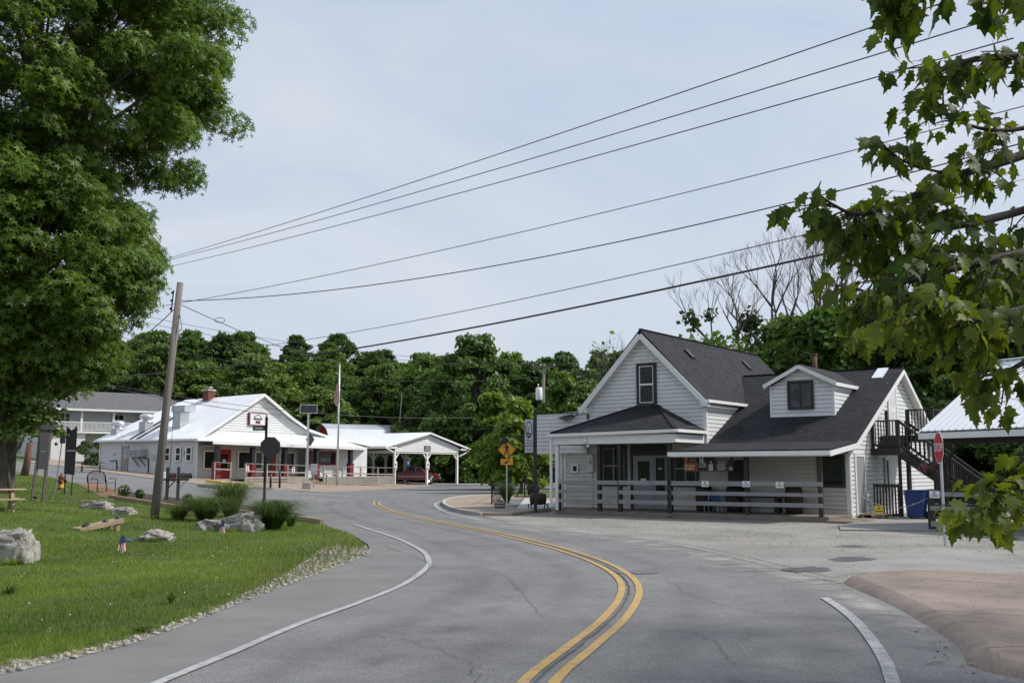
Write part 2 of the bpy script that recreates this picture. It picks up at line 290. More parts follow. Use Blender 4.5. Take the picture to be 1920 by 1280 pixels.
class MB:
    def __init__(s): s.v = []; s.f = []
    def add(s, vs, fs):
        k = len(s.v); s.v += [tuple(p) for p in vs]; s.f += [tuple(i+k for i in f) for f in fs]; return s
    def box(s, x0, x1, y0, y1, z0, z1):
        return s.add([(x0, y0, z0), (x1, y0, z0), (x1, y1, z0), (x0, y1, z0), (x0, y0, z1), (x1, y0, z1), (x1, y1, z1), (x0, y1, z1)],
                     [(0, 3, 2, 1), (4, 5, 6, 7), (0, 1, 5, 4), (1, 2, 6, 5), (2, 3, 7, 6), (3, 0, 4, 7)])
    def beam(s, p, q, w, h, up=(0, 0, 1)):
        p = Vector(p); q = Vector(q); d = (q-p).normalized(); u = Vector(up); x = d.cross(u)
        if x.length < 1e-4: x = d.cross(Vector((0, 1, 0)))
        x.normalize(); y = x.cross(d)*(h/2); x = x*(w/2)
        vs = [p-x-y, p+x-y, p+x+y, p-x+y, q-x-y, q+x-y, q+x+y, q-x+y]
        return s.add(vs, [(0, 1, 2, 3), (7, 6, 5, 4), (0, 4, 5, 1), (1, 5, 6, 2), (2, 6, 7, 3), (3, 7, 4, 0)])
    def prism(s, poly, vec):
        n = len(poly); vec = Vector(vec); a = [Vector(p) for p in poly]; b = [p+vec for p in a]
        return s.add(a+b, [tuple(range(n))[::-1], tuple(range(n, 2*n))]+[(i, (i+1) % n, n+(i+1) % n, n+i) for i in range(n)])
    def poly(s, pts): return s.add(pts, [tuple(range(len(pts)))])
    def tube(s, pts, r, n=8, cap=True):
        pts = [Vector(p) for p in pts]; m = len(pts); rr = [r]*m if not hasattr(r, '__len__') else r
        k0 = len(s.v); prev = None
        for i in range(m):
            d = (pts[min(i+1, m-1)]-pts[max(i-1, 0)]).normalized()
            if prev is None:
                a = d.cross(Vector((0, 0, 1)))
                if a.length < 1e-3: a = d.cross(Vector((0, 1, 0)))
            else: a = prev-d*prev.dot(d)
            a.normalize(); prev = a; b = d.cross(a)
            for j in range(n):
                an = 2*math.pi*j/n; s.v.append(tuple(pts[i]+(a*math.cos(an)+b*math.sin(an))*rr[i]))
        for i in range(m-1):
            for j in range(n):
                j2 = (j+1) % n; s.f.append((k0+i*n+j, k0+i*n+j2, k0+(i+1)*n+j2, k0+(i+1)*n+j))
        if cap: s.f.append(tuple(k0+j for j in range(n))[::-1]); s.f.append(tuple(k0+(m-1)*n+j for j in range(n)))
        return s
    def lathe(s, prof, n=16, c=(0, 0, 0)):
        k0 = len(s.v)
        for r, z in prof:
            for j in range(n):
                a = 2*math.pi*j/n; s.v.append((c[0]+r*math.cos(a), c[1]+r*math.sin(a), c[2]+z))
        for i in range(len(prof)-1):
            for j in range(n):
                j2 = (j+1) % n; s.f.append((k0+i*n+j, k0+i*n+j2, k0+(i+1)*n+j2, k0+(i+1)*n+j))
        s.f.append(tuple(k0+j for j in range(n))[::-1]); s.f.append(tuple(k0+(len(prof)-1)*n+j for j in range(n))); return s
    def slab(s, pts, t):
        p = [Vector(q) for q in pts]; nn = (p[1]-p[0]).cross(p[2]-p[0]).normalized()
        if nn.z < 0: p = p[::-1]; nn = -nn
        return s.prism(p, -nn*t)
    def mesh(s, name, smooth=False):
        me = bpy.data.meshes.new(name); me.from_pydata(s.v, [], s.f); me.update()
        bm = bmesh.new(); bm.from_mesh(me); bmesh.ops.recalc_face_normals(bm, faces=bm.faces); bm.to_mesh(me); bm.free()
        if smooth: me.polygons.foreach_set('use_smooth', [True]*len(me.polygons))
        set_uv(me); return me
    def obj(s, name, mat, parent=None, smooth=False, bev=0, kind=None, label=None):
        me = s.mesh(name, smooth); me.materials.append(mat); o = link(bpy.data.objects.new(name, me), parent)
        if bev:
            b = o.modifiers.new('bevel', 'BEVEL'); b.width = bev; b.segments = 2; b.limit_method = 'ANGLE'
        if kind: o['kind'] = kind
        if label: o['label'] = label
        return o
def clone(o, parent=None):
    c = o.copy(); COL.objects.link(c); c.parent = parent
    for ch in list(o.children): clone(ch, c)
    return c
def place(root, loc, rz, label=None, scale=None):
    c = clone(root); c.location = loc; c.rotation_euler = (0, 0, rz)
    if label: c['label'] = label
    if scale: c.scale = scale
    return c
def part(name, mat, parent, *boxes, bev=0, **k):
    b = MB()
    for x in boxes: b.box(*x)
    return b.obj(name, mat, parent, bev=bev, **k)
def parts(name, mat, parent, *boxes, bev=0):
    for x in boxes: part(name, mat, parent, x, bev=bev)
def mesh_np(name, V, F, mat, parent=None, val=None, smooth=False):
    me = bpy.data.meshes.new(name); V = np.asarray(V, np.float32); F = np.asarray(F, np.int32); k = F.shape[1]
    me.vertices.add(len(V)); me.vertices.foreach_set('co', V.ravel()); me.loops.add(F.size); me.loops.foreach_set('vertex_index', F.ravel())
    me.polygons.add(len(F)); me.polygons.foreach_set('loop_start', np.arange(0, F.size, k, dtype=np.int32))
    if smooth: me.polygons.foreach_set('use_smooth', [True]*len(F))
    if val is not None:
        a = me.attributes.new('v', 'FLOAT', 'FACE'); a.data.foreach_set('value', np.asarray(val, np.float32))
    me.update(calc_edges=True); me.materials.append(mat)
    return link(bpy.data.objects.new(name, me), parent)
def leaves(name, P, N, S, shape, tris, mat, parent=None, val=None, spin=None):
    """scatter one flat leaf shape: P centres, N normals, S sizes"""
    P = np.asarray(P, float); n = len(P); N = np.asarray(N, float); N /= np.linalg.norm(N, axis=1)[:, None]+1e-9
    h = rng.normal(size=(n, 3)) if spin is None else np.asarray(spin, float)
    a = np.cross(N, h); a /= np.linalg.norm(a, axis=1)[:, None]+1e-9; b = np.cross(N, a)
    sh = np.asarray(shape, float); k = len(sh)
    V = P[:, None, :]+S[:, None, None]*(a[:, None, :]*sh[None, :, 0:1]+b[:, None, :]*sh[None, :, 1:2]+(N[:, None, :]*sh[None, :, 2:3] if sh.shape[1] > 2 else 0))
    T = np.asarray(tris); F = (T[None]+(np.arange(n)*k)[:, None, None]).reshape(-1, T.shape[1])
    v = rng.random(n) if val is None else np.asarray(val)
    return mesh_np(name, V.reshape(-1, 3), F, mat, parent, np.repeat(v, len(T)))
QUAD = ([(-.5, -.5, 0), (.5, -.35, .08), (.45, .5, 0), (-.4, .4, .1)], [(0, 1, 2, 3)])
_st = [(0, 0, 0)]
for _i in range(5):
    _a = 2*math.pi*_i/5
    _st += [(.2*math.cos(_a-.5), .2*math.sin(_a-.5), .02), (.56*math.cos(_a), .56*math.sin(_a), -.1), (.2*math.cos(_a+.5), .2*math.sin(_a+.5), .02)]
STAR = (_st, [(0, 1+3*i, 2+3*i, 3+3*i) for i in range(5)])
def siding(b, poly, o, ex, out, h=.155, z0=None):
    o = Vector(o); ex = Vector(ex); out = Vector(out); zs = [p[1] for p in poly]; z = min(zs) if z0 is None else z0; zt = max(zs)
    def clip(pl, zc, keep_above):
        r = []
        for i in range(len(pl)):
            a, c = pl[i], pl[(i+1) % len(pl)]
            ia = (a[1] >= zc) if keep_above else (a[1] <= zc); ic = (c[1] >= zc) if keep_above else (c[1] <= zc)
            if ia: r.append(a)
            if ia != ic:
                t = (zc-a[1])/(c[1]-a[1]); r.append((a[0]+(c[0]-a[0])*t, zc))
        return r
    while z < zt-1e-4:
        z1 = z+h
        zm = z+h*.8
        for (lo_, hi_, d0, d1) in ((z, zm, .048, .042), (zm, z1, .0, .0)):
            pl = clip(clip(poly, lo_, True), hi_, False)
            if len(pl) > 2:
                b.poly([o+ex*s+Vector((0, 0, zz))+out*(d0+(d1-d0)*(zz-lo_)/(hi_-lo_)) for s, zz in pl])
                for ze, da, db in ((lo_, d0, 0), (hi_, d1, 0)):
                    ed = [s for s, zz in pl if abs(zz-ze) < 1e-5]
                    if d0 and len(ed) > 1:
                        s0, s1 = min(ed), max(ed); b.poly([o+ex*s0+Vector((0, 0, ze))+out*da, o+ex*s1+Vector((0, 0, ze))+out*da, o+ex*s1+Vector((0, 0, ze)), o+ex*s0+Vector((0, 0, ze))])
        z = z1
    return b
def text(body, size, mat, parent, loc, rot=(math.pi/2, 0, 0), name='lettering', align='CENTER', sx=1.0, ext=.002):
    cu = bpy.data.curves.new(name, 'FONT'); cu.body = body; cu.size = size; cu.align_x = align; cu.align_y = 'CENTER'; cu.extrude = ext; cu.resolution_u = 3
    t = bpy.data.objects.new(name, cu); me = bpy.data.meshes.new_from_object(t); bpy.data.objects.remove(t)
    me.materials.clear(); me.materials.append(mat); o = link(bpy.data.objects.new(name, me), parent); o.location = loc; o.rotation_euler = rot; o.scale = (sx, 1, 1); return o
def catmull(pts, n=8):
    P = [np.array(p, float) for p in pts]; P = [2*P[0]-P[1]]+P+[2*P[-1]-P[-2]]; out = []
    for i in range(1, len(P)-2):
        for k in range(n):
            t = k/n; a, b, c, d = P[i-1:i+3]
            out.append(.5*((2*b)+(-a+c)*t+(2*a-5*b+4*c-d)*t*t+(-a+3*b-3*c+d)*t**3))
    out.append(P[-2]); return out
def window(parent, x0, x1, z0, z1, y, casing=.1, cmat=None, fmat=None, pane=None, mull=1, trans=1, out=-1, name='window', axis='x'):
    """window standing in the wall plane y (or x when axis='y'), facing 'out'"""
    y = y+out*.045
    def bx(a0, a1, d0, d1, c0, c1):
        e0, e1 = sorted((y+out*d0, y+out*d1))
        return (a0, a1, e0, e1, c0, c1) if axis == 'x' else (e0, e1, a0, a1, c0, c1)
    cmat = cmat or WTRIM; fmat = fmat or WTRIM
    w = part(name, cmat, parent, bx(x0, x0+casing, 0, .07, z0, z1), bx(x1-casing, x1, 0, .07, z0, z1), bx(x0+casing, x1-casing, 0, .07, z1-casing, z1), bx(x0+casing-.0, x1-casing, 0, .085, z0, z0+casing*.8))
    a0, a1, c0, c1 = x0+casing, x1-casing, z0+casing*.8, z1-casing; f = .035; bars = []
    for i in range(mull):
        for k in range(trans):
            p0 = a0+(a1-a0)*i/mull; p1 = a0+(a1-a0)*(i+1)/mull; q0 = c0+(c1-c0)*k/trans; q1 = c0+(c1-c0)*(k+1)/trans
            bars += [bx(p0, p0+f, .01, .055, q0, q1), bx(p1-f, p1, .01, .055, q0, q1), bx(p0+f, p1-f, .01, .055, q0, q0+f), bx(p0+f, p1-f, .01, .055, q1-f, q1)]
            part('pane', pane or PANE, w, bx(p0+f, p1-f, .012, .03, q0+f, q1-f))
    part('frame', fmat, w, *bars); return w
KX = [a for a, b in AX if -300 < a < 300]; KY = [a for a, b in BY if -60 < a < 800]
def sheet(name, pts, off, mat, kind='structure', thick=0, extra=None):
    bm = bmesh.new(); vs = [bm.verts.new((p[0], p[1], 0)) for p in pts]; bm.faces.new(vs); bmesh.ops.triangulate(bm, faces=bm.faces)
    for k in KX: bmesh.ops.bisect_plane(bm, geom=bm.verts[:]+bm.edges[:]+bm.faces[:], plane_co=(k, 0, 0), plane_no=(1, 0, 0))
    for k in KY: bmesh.ops.bisect_plane(bm, geom=bm.verts[:]+bm.edges[:]+bm.faces[:], plane_co=(0, k, 0), plane_no=(0, 1, 0))
    for v in bm.verts: v.co.z = H(v.co.x, v.co.y)+off
    bmesh.ops.recalc_face_normals(bm, faces=bm.faces)
    if sum(f.normal.z for f in bm.faces) < 0: bmesh.ops.reverse_faces(bm, faces=bm.faces)
    if thick:
        be = [e for e in bm.edges if e.is_boundary]; r = bmesh.ops.extrude_edge_only(bm, edges=be)
        for g in r['geom']:
            if isinstance(g, bmesh.types.BMVert): g.co.z -= thick
    me = bpy.data.meshes.new(name); bm.to_mesh(me); bm.free(); me.materials.append(mat); set_uv(me)
    o = link(bpy.data.objects.new(name, me))
    if kind: o['kind'] = kind
    return o
def ribbon(name, path, w, off, mat, kind='structure'):
    """flat painted strip of width w along a ground path"""
    P = [np.array(p[:2], float) for p in path]; L, Rr = [], []
    for i in range(len(P)):
        d = P[min(i+1, len(P)-1)]-P[max(i-1, 0)]; d /= np.linalg.norm(d)+1e-9; n = np.array([-d[1], d[0]])*w/2; L.append(P[i]+n); Rr.append(P[i]-n)
    V = [(*p, H(*p)+off) for p in L]+[(*p, H(*p)+off) for p in Rr]; n = len(P); F = [(i, n+i, n+i+1, i+1) for i in range(n-1)]
    me = bpy.data.meshes.new(name); me.from_pydata(V, [], F); me.update(); me.materials.append(mat); o = link(bpy.data.objects.new(name, me)); o['kind'] = kind; return o
def ribbon_uv(name, path, w, off, mat):
    P = [np.array(p[:2], float) for p in path]; A, Bq = offset_path(P, w/2), offset_path(P, -w/2); n = len(P); V, UV = [], []
    L = np.concatenate([[0], np.cumsum([np.linalg.norm(P[i+1]-P[i]) for i in range(n-1)])])
    for i in range(n):
        for k in range(5): q = A[i]+(Bq[i]-A[i])*k/4; V.append((*q, H(*q)+off)); UV.append((L[i], k/4))
    F = [(i*5+k, i*5+k+1, (i+1)*5+k+1, (i+1)*5+k) for i in range(n-1) for k in range(4)]; me = bpy.data.meshes.new(name); me.from_pydata(V, [], F); me.update()
    ul = me.uv_layers.new(name='UVMap'); vi = np.empty(len(me.loops), np.int32); me.loops.foreach_get('vertex_index', vi); ul.data.foreach_set('uv', np.array(UV, np.float32)[vi].ravel()); me.materials.append(mat); o = link(bpy.data.objects.new(name, me)); o['kind'] = 'structure'; return o
def gpp(*pp): return [gp(*p) for p in pp]
def offset_path(path, d):
    P = [np.array(p[:2], float) for p in path]; out = []
    for i in range(len(P)):
        t = P[min(i+1, len(P)-1)]-P[max(i-1, 0)]; t /= np.linalg.norm(t)+1e-9; out.append(P[i]+np.array([-t[1], t[0]])*d)
    return out
def inpoly(x, y, poly):
    r = False; j = len(poly)-1
    for i in range(len(poly)):
        if (poly[i][1] > y) != (poly[j][1] > y) and x < (poly[j][0]-poly[i][0])*(y-poly[i][1])/(poly[j][1]-poly[i][1])+poly[i][0]: r = not r
        j = i
    return r
# ------------------------------------------------------------------ ground, roads, pavements
def inpoly_np(X, Y, poly):
    r = np.zeros(len(X), bool); j = len(poly)-1
    for i in range(len(poly)):
        xi, yi, xj, yj = poly[i][0], poly[i][1], poly[j][0], poly[j][1]
        c = ((yi > Y) != (yj > Y)) & (X < (xj-xi)*(Y-yi)/((yj-yi) if abs(yj-yi) > 1e-9 else 1e-9)+xi); r ^= c; j = i
    return r
def Hn(X, Y): return np.interp(X, [a for a, b in AX], [b for a, b in AX])+np.interp(Y, [a for a, b in BY], [b for a, b in BY])
sheet('ground', [(-290, -50), (290, -50), (290, 700), (-290, 700)], 0, FIELDM)
edge_px = [(0, 1268), (120, 1240), (250, 1208), (350, 1172), (450, 1131), (530, 1100), (600, 1074), (650, 1056), (682, 1044), (694, 1034), (690, 1022), (668, 1008), (638, 997), (605, 985)]
edge = [(-16, -8), (-9.5, 2), (-6.2, 6)]+gpp(*edge_px)
left_low = gpp((560, 965), (480, 952), (330, 936), (235, 923), (165, 913), (100, 897), (40, 886))
left_up = gpp((40, 866), (150, 879), (250, 893), (370, 908), (480, 916), (600, 923), (740, 917), (830, 909))
isl = gpp((830, 938), (827, 946), (838, 954), (862, 961), (905, 969))
grav_edge = gpp((905, 969), (960, 983), (1040, 996), (1130, 1004), (1240, 1018), (1340, 1038), (1440, 1063), (1520, 1083), (1578, 1096))
pad_edge = gpp((1578, 1096), (1610, 1111), (1660, 1134), (1720, 1168), (1790, 1216), (1850, 1266))+[Vector((5.2, 7.4, 0)), Vector((5.9, 4.5, 0)), Vector((6.6, -8, 0))]
far_r = [(-4.5, 103), (8, 104), (60, 96), (60, 76), (8, 82), (1.5, 79)]+gpp((925, 926), (862, 931))
asph = edge+left_low+[(-70, left_low[-1].y+8), (-70, left_up[0].y+8)]+left_up+far_r+isl+grav_edge[1:-1]+[Vector((p[0]+.9, p[1]+.5, 0)) for p in pad_edge]
sheet('road', [(p[0], p[1]) for p in asph], .02, ASPH)
inner = gpp((300, 1284), (430, 1226), (560, 1170), (680, 1126), (755, 1094), (792, 1064), (795, 1050), (782, 1034), (740, 1012), (695, 997), (660, 987), (640, 981), (605, 977))
sheet('road_shoulder', [(p[0], p[1]) for p in [(-16, -8), (-9.5, 2), (-6.2, 6)]+gpp(*edge_px)+inner[::-1]+[(-2.9, 6.2), (-4.6, 2), (-9, -8)]], .026, SHOULDER)
# painted lines
wl_l = catmull(gpp((60, 1400), (180, 1338), (300, 1284), (430, 1230), (560, 1174), (680, 1130), (760, 1096), (800, 1066), (803, 1050), (789, 1033), (745, 1011), (700, 996), (663, 984)), 8)
ribbon('white_edge_line', wl_l, .105, .032, WLINE)
cl = catmull([(-.6, 5.0, 0), (.05, 7.4, 0)]+gpp((1014, 1280), (1090, 1216), (1147, 1168), (1176, 1130), (1182, 1106), (1173, 1087), (1146, 1067), (1100, 1047), (1030, 1025), (940, 1003), (860, 987), (790, 973), (742, 962), (718, 953), (706, 946), (708, 940)), 8)
for d in (.125, -.125): ribbon('yellow_centre_line', offset_path(cl, d), .1, .032, YLINE)
_sm = offset_path(cl, .02); ribbon('road_seam', [p+np.array([rng.normal(0, .008), 0]) for p in _sm], .022, .0335, DARKPATCH)
ribbon('white_edge_line', catmull(gpp((1546, 1124), (1575, 1143), (1605, 1168), (1635, 1204), (1660, 1244), (1673, 1280), (1690, 1330)), 8), .12, .032, WLINE)
ribbon('white_edge_line', catmull(gpp((836, 938), (818, 944), (819, 951), (835, 960), (862, 968), (905, 977)), 6), .13, .032, WLINE)
ribbon('crosswalk_line', catmull(gpp((560, 924), (700, 933), (836, 941)), 6), .16, .032, WLINE)
ribbon('crosswalk_line', catmull(gpp((600, 922), (720, 929), (850, 937)), 6), .16, .032, WLINE)
ribbon('crosswalk_line', catmull(gpp((640, 923), (760, 918), (820, 917)), 6), .14, .032, WLINE)
ribbon('road_marking', gpp((568, 935), (590, 931)), .12, .032, WLINE); ribbon('road_marking', gpp((222, 919), (240, 921)), .12, .032, WLINE)
for d in (-.85, -2.3, .85, 2.3): ribbon_uv('tyre_track', offset_path(cl, d), .75, .0285, TYRE)
for d in (-1.6, 1.6): ribbon_uv('oil_streak', offset_path(cl, d), .5, .0295, OIL)
ribbon_uv('dust_band', offset_path(catmull([(p.x, p.y, 0) for p in grav_edge], 6), -.45), 1.9, .0305, DUST)
ribbon_uv('dust_band', catmull(gpp((1440, 1066), (1540, 1100), (1610, 1130), (1680, 1165), (1760, 1215)), 6), .9, .031, DUST)
def crack(pts, seed, w=.007):
    rr = random.Random(seed); P = catmull([(p.x, p.y, 0) for p in gpp(*pts)], 7); ribbon('road_crack', [np.array(p[:2])+np.array([rr.gauss(0, .035), rr.gauss(0, .05)]) for p in P], w, .0338, DARKPATCH)
crack([(720, 1025), (790, 1050), (800, 1075), (770, 1090)], 1, .01); crack([(540, 950), (560, 965), (600, 975), (640, 985)], 2, .014); crack([(880, 1060), (960, 1090), (1010, 1150), (1100, 1170)], 3); crack([(1250, 1090), (1300, 1120), (1420, 1150), (1500, 1150)], 4); crack([(700, 1190), (800, 1215), (880, 1250), (900, 1300)], 5); crack([(1230, 1180), (1330, 1200), (1370, 1245), (1500, 1260)], 6)
# gravel lot, pads
lot = [(p.x, p.y) for p in gpp((905, 968), (960, 962), (1015, 958), (1060, 958))]+[(3.5, 46), (16, 46), (40, 30), (40, 4), (12, 4)]
lot = [(p.x, p.y) for p in grav_edge[1:]][::-1]+lot[0:4]+[(3.4, 47), (30, 47), (45, 20), (45, 9)]+[(p.x, p.y) for p in gpp((1925, 1088), (1700, 1079), (1605, 1085))]
sheet('gravel_lot', lot, .026, GRAVEL)
track = gpp((1080, 990), (1240, 1006), (1420, 1030), (1600, 1040), (1760, 1036), (1925, 1040), (1925, 1080), (1700, 1076), (1600, 1078), (1560, 1086), (1500, 1070), (1400, 1046), (1300, 1024), (1180, 1008))
sheet('packed_gravel_track', [(p.x, p.y) for p in track], .031, GRAVELF)
def blotch(name, u, v, ru, rv, mat, seed, off):
    rr = random.Random(seed); pts = []
    for i in range(22):
        a = 2*math.pi*i/22; k = 1+rr.uniform(-.22, .22); pts.append(gp(u+ru*k*math.cos(a), v+rv*k*math.sin(a)))
    sheet(name, [(p.x, p.y) for p in pts], off, mat)
blotch('asphalt_patch', 1515, 1071, 46, 5, DARKPATCH, 3, .036); blotch('asphalt_patch', 1598, 1051, 48, 4, DARKPATCH, 4, .036)
blotch('asphalt_patch', 1190, 1074, 42, 4, M('grey_asphalt_patch', (.14, .14, .142), .8, .2, 3, .4, 70), 5, .0305)
padp = catmull([(p.x, p.y, 0) for p in gpp((1930, 1090), (1800, 1082), (1700, 1079), (1625, 1083), (1590, 1089), (1578, 1096))+pad_edge[1:]], 4)
_r0 = [np.array(p[:2]) for p in padp]; _r1 = offset_path(_r0, .1); _r2 = offset_path(_r0, .26); n_ = len(_r0)
eb = MB(); eb.add([(*p, -.01) for p in _r0]+[(*p, .085) for p in _r1]+[(*p, .125) for p in _r2], [(a*n_+i, a*n_+i+1, (a+1)*n_+i+1, (a+1)*n_+i) for a in (0, 1) for i in range(n_-1)])
eb.obj('pavement_edge', STAMPED, None, True)['kind'] = 'structure'
sheet('stamped_pavement', [tuple(p) for p in _r2]+[(14, -8), (16, 10), (15, 21)], .125, STAMPED)
for jp in ([(1640, 1096), (1760, 1103), (1925, 1112)], [(1726, 1163), (1820, 1168), (1925, 1176)], [(1850, 1240), (1925, 1236)]): ribbon('pavement_joint', catmull([tuple(at(u, v, 1)) for u, v in jp] if False else [tuple(gp(u, v)) for u, v in jp], 5), .014, .1275, DARKPATCH)
# kerb island with brown walk at the corner
def swept(b, path, w, h, off):
    P = [np.array(p[:2], float) for p in path]; A = offset_path(P, w/2); Bq = offset_path(P, -w/2); n = len(P)
    V = []
    for i in range(n):
        z = H(*P[i])+off; V += [(*A[i], z-.1), (*A[i], z+h*.85), (*(A[i]*.85+Bq[i]*.15), z+h), (*Bq[i], z+h), (*Bq[i], z-.1)]
    F = [(i*5+k, (i+1)*5+k, (i+1)*5+k+1, i*5+k+1) for i in range(n-1) for k in range(4)]+[(0, 1, 2, 3, 4), tuple((n-1)*5+k for k in (4, 3, 2, 1, 0))]
    b.add(V, F)
ip = catmull([(p.x, p.y, 0) for p in gpp((925, 930), (868, 934), (840, 939), (832, 946), (843, 954), (866, 961), (905, 968))], 6)
kb = MB(); swept(kb, ip, .16, .13, .02); kb.obj('kerb', CONCL)['kind'] = 'structure'
sheet('corner_walk', [(p[0], p[1]) for p in ip]+[(p.x, p.y) for p in gpp((960, 968), (1005, 962), (1056, 958))]+[(2.6, 58), (.3, 60)], .135, PAVE, thick=.13)
blotch('planting_gravel', 975, 947, 48, 9, gravelmat('grey_pea_gravel', (.13, .13, .13), (.22, .22, .22), (.32, .32, .31), 40), 8, .14)
sheet('side_walk_slab', [(p.x, p.y) for p in gpp((968, 960), (1004, 962), (1046, 955), (1022, 938), (985, 938))], .146, CONCL)
# brown pavement and kerb in front of the white cafe
up2 = gpp((860, 905), (700, 906), (560, 905), (400, 893), (300, 885), (190, 879), (110, 866))
sheet('cafe_pavement', [(p.x, p.y) for p in left_up]+[(p.x+(-3 if i > 3 else 0), p.y+6) for i, p in enumerate(up2)], .06, PAVE, thick=.08)
sheet('gravel_drive', [(-12, 97.5), (4, 98.5), (16, 104), (18, 112), (-14, 116)], .07, GRAVELF)
# lawn with raised edge
lawn_px = [(0, 1257), (120, 1232), (250, 1199), (380, 1155), (480, 1108), (540, 1076), (580, 1048), (606, 1030), (636, 1024), (660, 1031), (686, 1025), (660, 1006), (632, 996), (604, 985)]
bed_front = gpp((604, 985), (540, 975), (440, 965), (345, 958), (205, 936))
lawn = [(-18, -8), (-11, 2), (-7, 6)]+[(p.x, p.y) for p in gpp(*lawn_px)]+[(p.x, p.y) for p in bed_front[1:]]+[(p.x, p.y) for p in left_low[3:]]+[(-70, left_low[-1].y+7), (-120, 40), (-60, -8)]
sheet('lawn', lawn, .045, LAWNM, thick=.05)
strip = [(p.x, p.y) for p in gpp(*[(u, v+3) for u, v in edge_px[:10]])]+[(p.x, p.y) for p in gpp(*lawn_px[:11])][::-1]
sheet('verge_gravel', strip, .03, GRAVEL)
bed = [(p.x, p.y) for p in bed_front]+[(p.x, p.y) for p in left_low[:4]][::-1]
sheet('planting_bed', bed, .075, MULCH, thick=.06)
# pads by the bench and by the shop
bp = gpp((150, 912), (172, 905), (235, 925), (190, 934))
sheet('brick_pad', [(p.x, p.y) for p in bp], .07, M('red_brick_pad', (.24, .12, .085), .85, .25, 6, .3, 25), thick=.07)
wp = catmull([(p.x, p.y, 0) for p in gpp((60, 941), (110, 941), (150, 941), (215, 938))], 5); ribbon('garden_edging', wp, .14, .06, CONCL)
# ---- loose stones
_ico = [(0, 0, 1), (.894, 0, .447), (.276, .851, .447), (-.724, .526, .447), (-.724, -.526, .447), (.276, -.851, .447), (.724, .526, -.447), (-.276, .851, -.447), (-.894, 0, -.447), (-.276, -.851, -.447), (.724, -.526, -.447), (0, 0, -1)]
_icf = [(0, 1, 2), (0, 2, 3), (0, 3, 4), (0, 4, 5), (0, 5, 1), (1, 6, 2), (2, 7, 3), (3, 8, 4), (4, 9, 5), (5, 10, 1), (2, 6, 7), (3, 7, 8), (4, 8, 9), (5, 9, 10), (1, 10, 6), (6, 11, 7), (7, 11, 8), (8, 11, 9), (9, 11, 10), (10, 11, 6)]
def stones(name, poly, n, smin, smax, mat, off, label, power=2.0):
    xs = [p[0] for p in poly]; ys = [p[1] for p in poly]; X = rng.uniform(min(xs), max(xs), n*6); Y = rng.uniform(min(ys), max(ys), n*6)
    k = inpoly_np(X, Y, poly); X, Y = X[k][:n], Y[k][:n]; m = len(X); S = smin+(smax-smin)*rng.random(m)**power
    base = np.array(_ico); V = base[None]*(1+rng.uniform(-.3, .3, (m, 12, 1)))*S[:, None, None]*np.stack([rng.uniform(.7, 1.3, m), rng.uniform(.7, 1.3, m), rng.uniform(.45, .8, m)], 1)[:, None, :]
    V = V+np.stack([X, Y, Hn(X, Y)+off+S*.2], 1)[:, None, :]
    F = (np.array(_icf)[None]+(np.arange(m)*12)[:, None, None]).reshape(-1, 3)
    return tag(mesh_np(name, V.reshape(-1, 3), F, mat, None, np.repeat(rng.random(m), 20)), label, 'stones', kind='stuff')
def stonemat():
    m, nn, ll, bs = new_mat('loose_stones'); a = nn.new('ShaderNodeAttribute'); a.attribute_name = 'v'
    c = ramp(nn, ll, a.outputs['Fac'], [(.05, (.22, .21, .195)), (.4, (.34, .325, .295)), (.75, (.46, .44, .405)), (.95, (.42, .35, .26))]).outputs[0]
    t = nz(nn, ll, 40, 4, .6, coord(nn)); ll.new(mixc(nn, ll, .7, c, ramp(nn, ll, t.outputs['Fac'], [(.3, (.65, .65, .65)), (.7, (1.1, 1.1, 1.1))]).outputs[0], 'MULTIPLY'), bs.inputs['Base Color'])
    bs.inputs['Roughness'].default_value = .9; return m
STM = stonemat()
stones('verge_stones', strip, 3000, .006, .042, STM, .03, 'pale loose stones strewn along the lawn edge beside the road', 2.6)
stones('lot_stones', lot, 7000, .008, .022, STM, .028, 'loose white gravel scattered over the parking lot', 2)
_ge = catmull([(p.x, p.y, 0) for p in grav_edge], 6); _bd = lambda a, b: [tuple(p) for p in offset_path(_ge, a)]+[tuple(p) for p in offset_path(_ge, b)][::-1]
stones('spilled_stones', _bd(.1, -.35), 900, .006, .018, STM, .022, 'gravel spilling from the lot onto the road edge', 2); stones('scattered_stones', _bd(-.35, -1.5), 420, .005, .014, STM, .022, 'few stray stones farther out on the road surface', 2)
_pe = [tuple(p) for p in offset_path(_r0[20:], -.02)]+[tuple(p) for p in offset_path(_r0[20:], -.22)][::-1]
LIT = M('dry_leaf_litter', (.09, .06, .03), .9, .5, 30)
o = stones('leaf_litter', _pe, 700, .004, .014, LIT, .02, 'dry brown litter gathered along the pavement edge', 2)
stones('pavement_grit', [tuple(p) for p in _r2]+[(12, 4), (14, 18)], 900, .003, .009, LIT, .127, 'dark grit and bark chips scattered on the stamped pavement', 3)
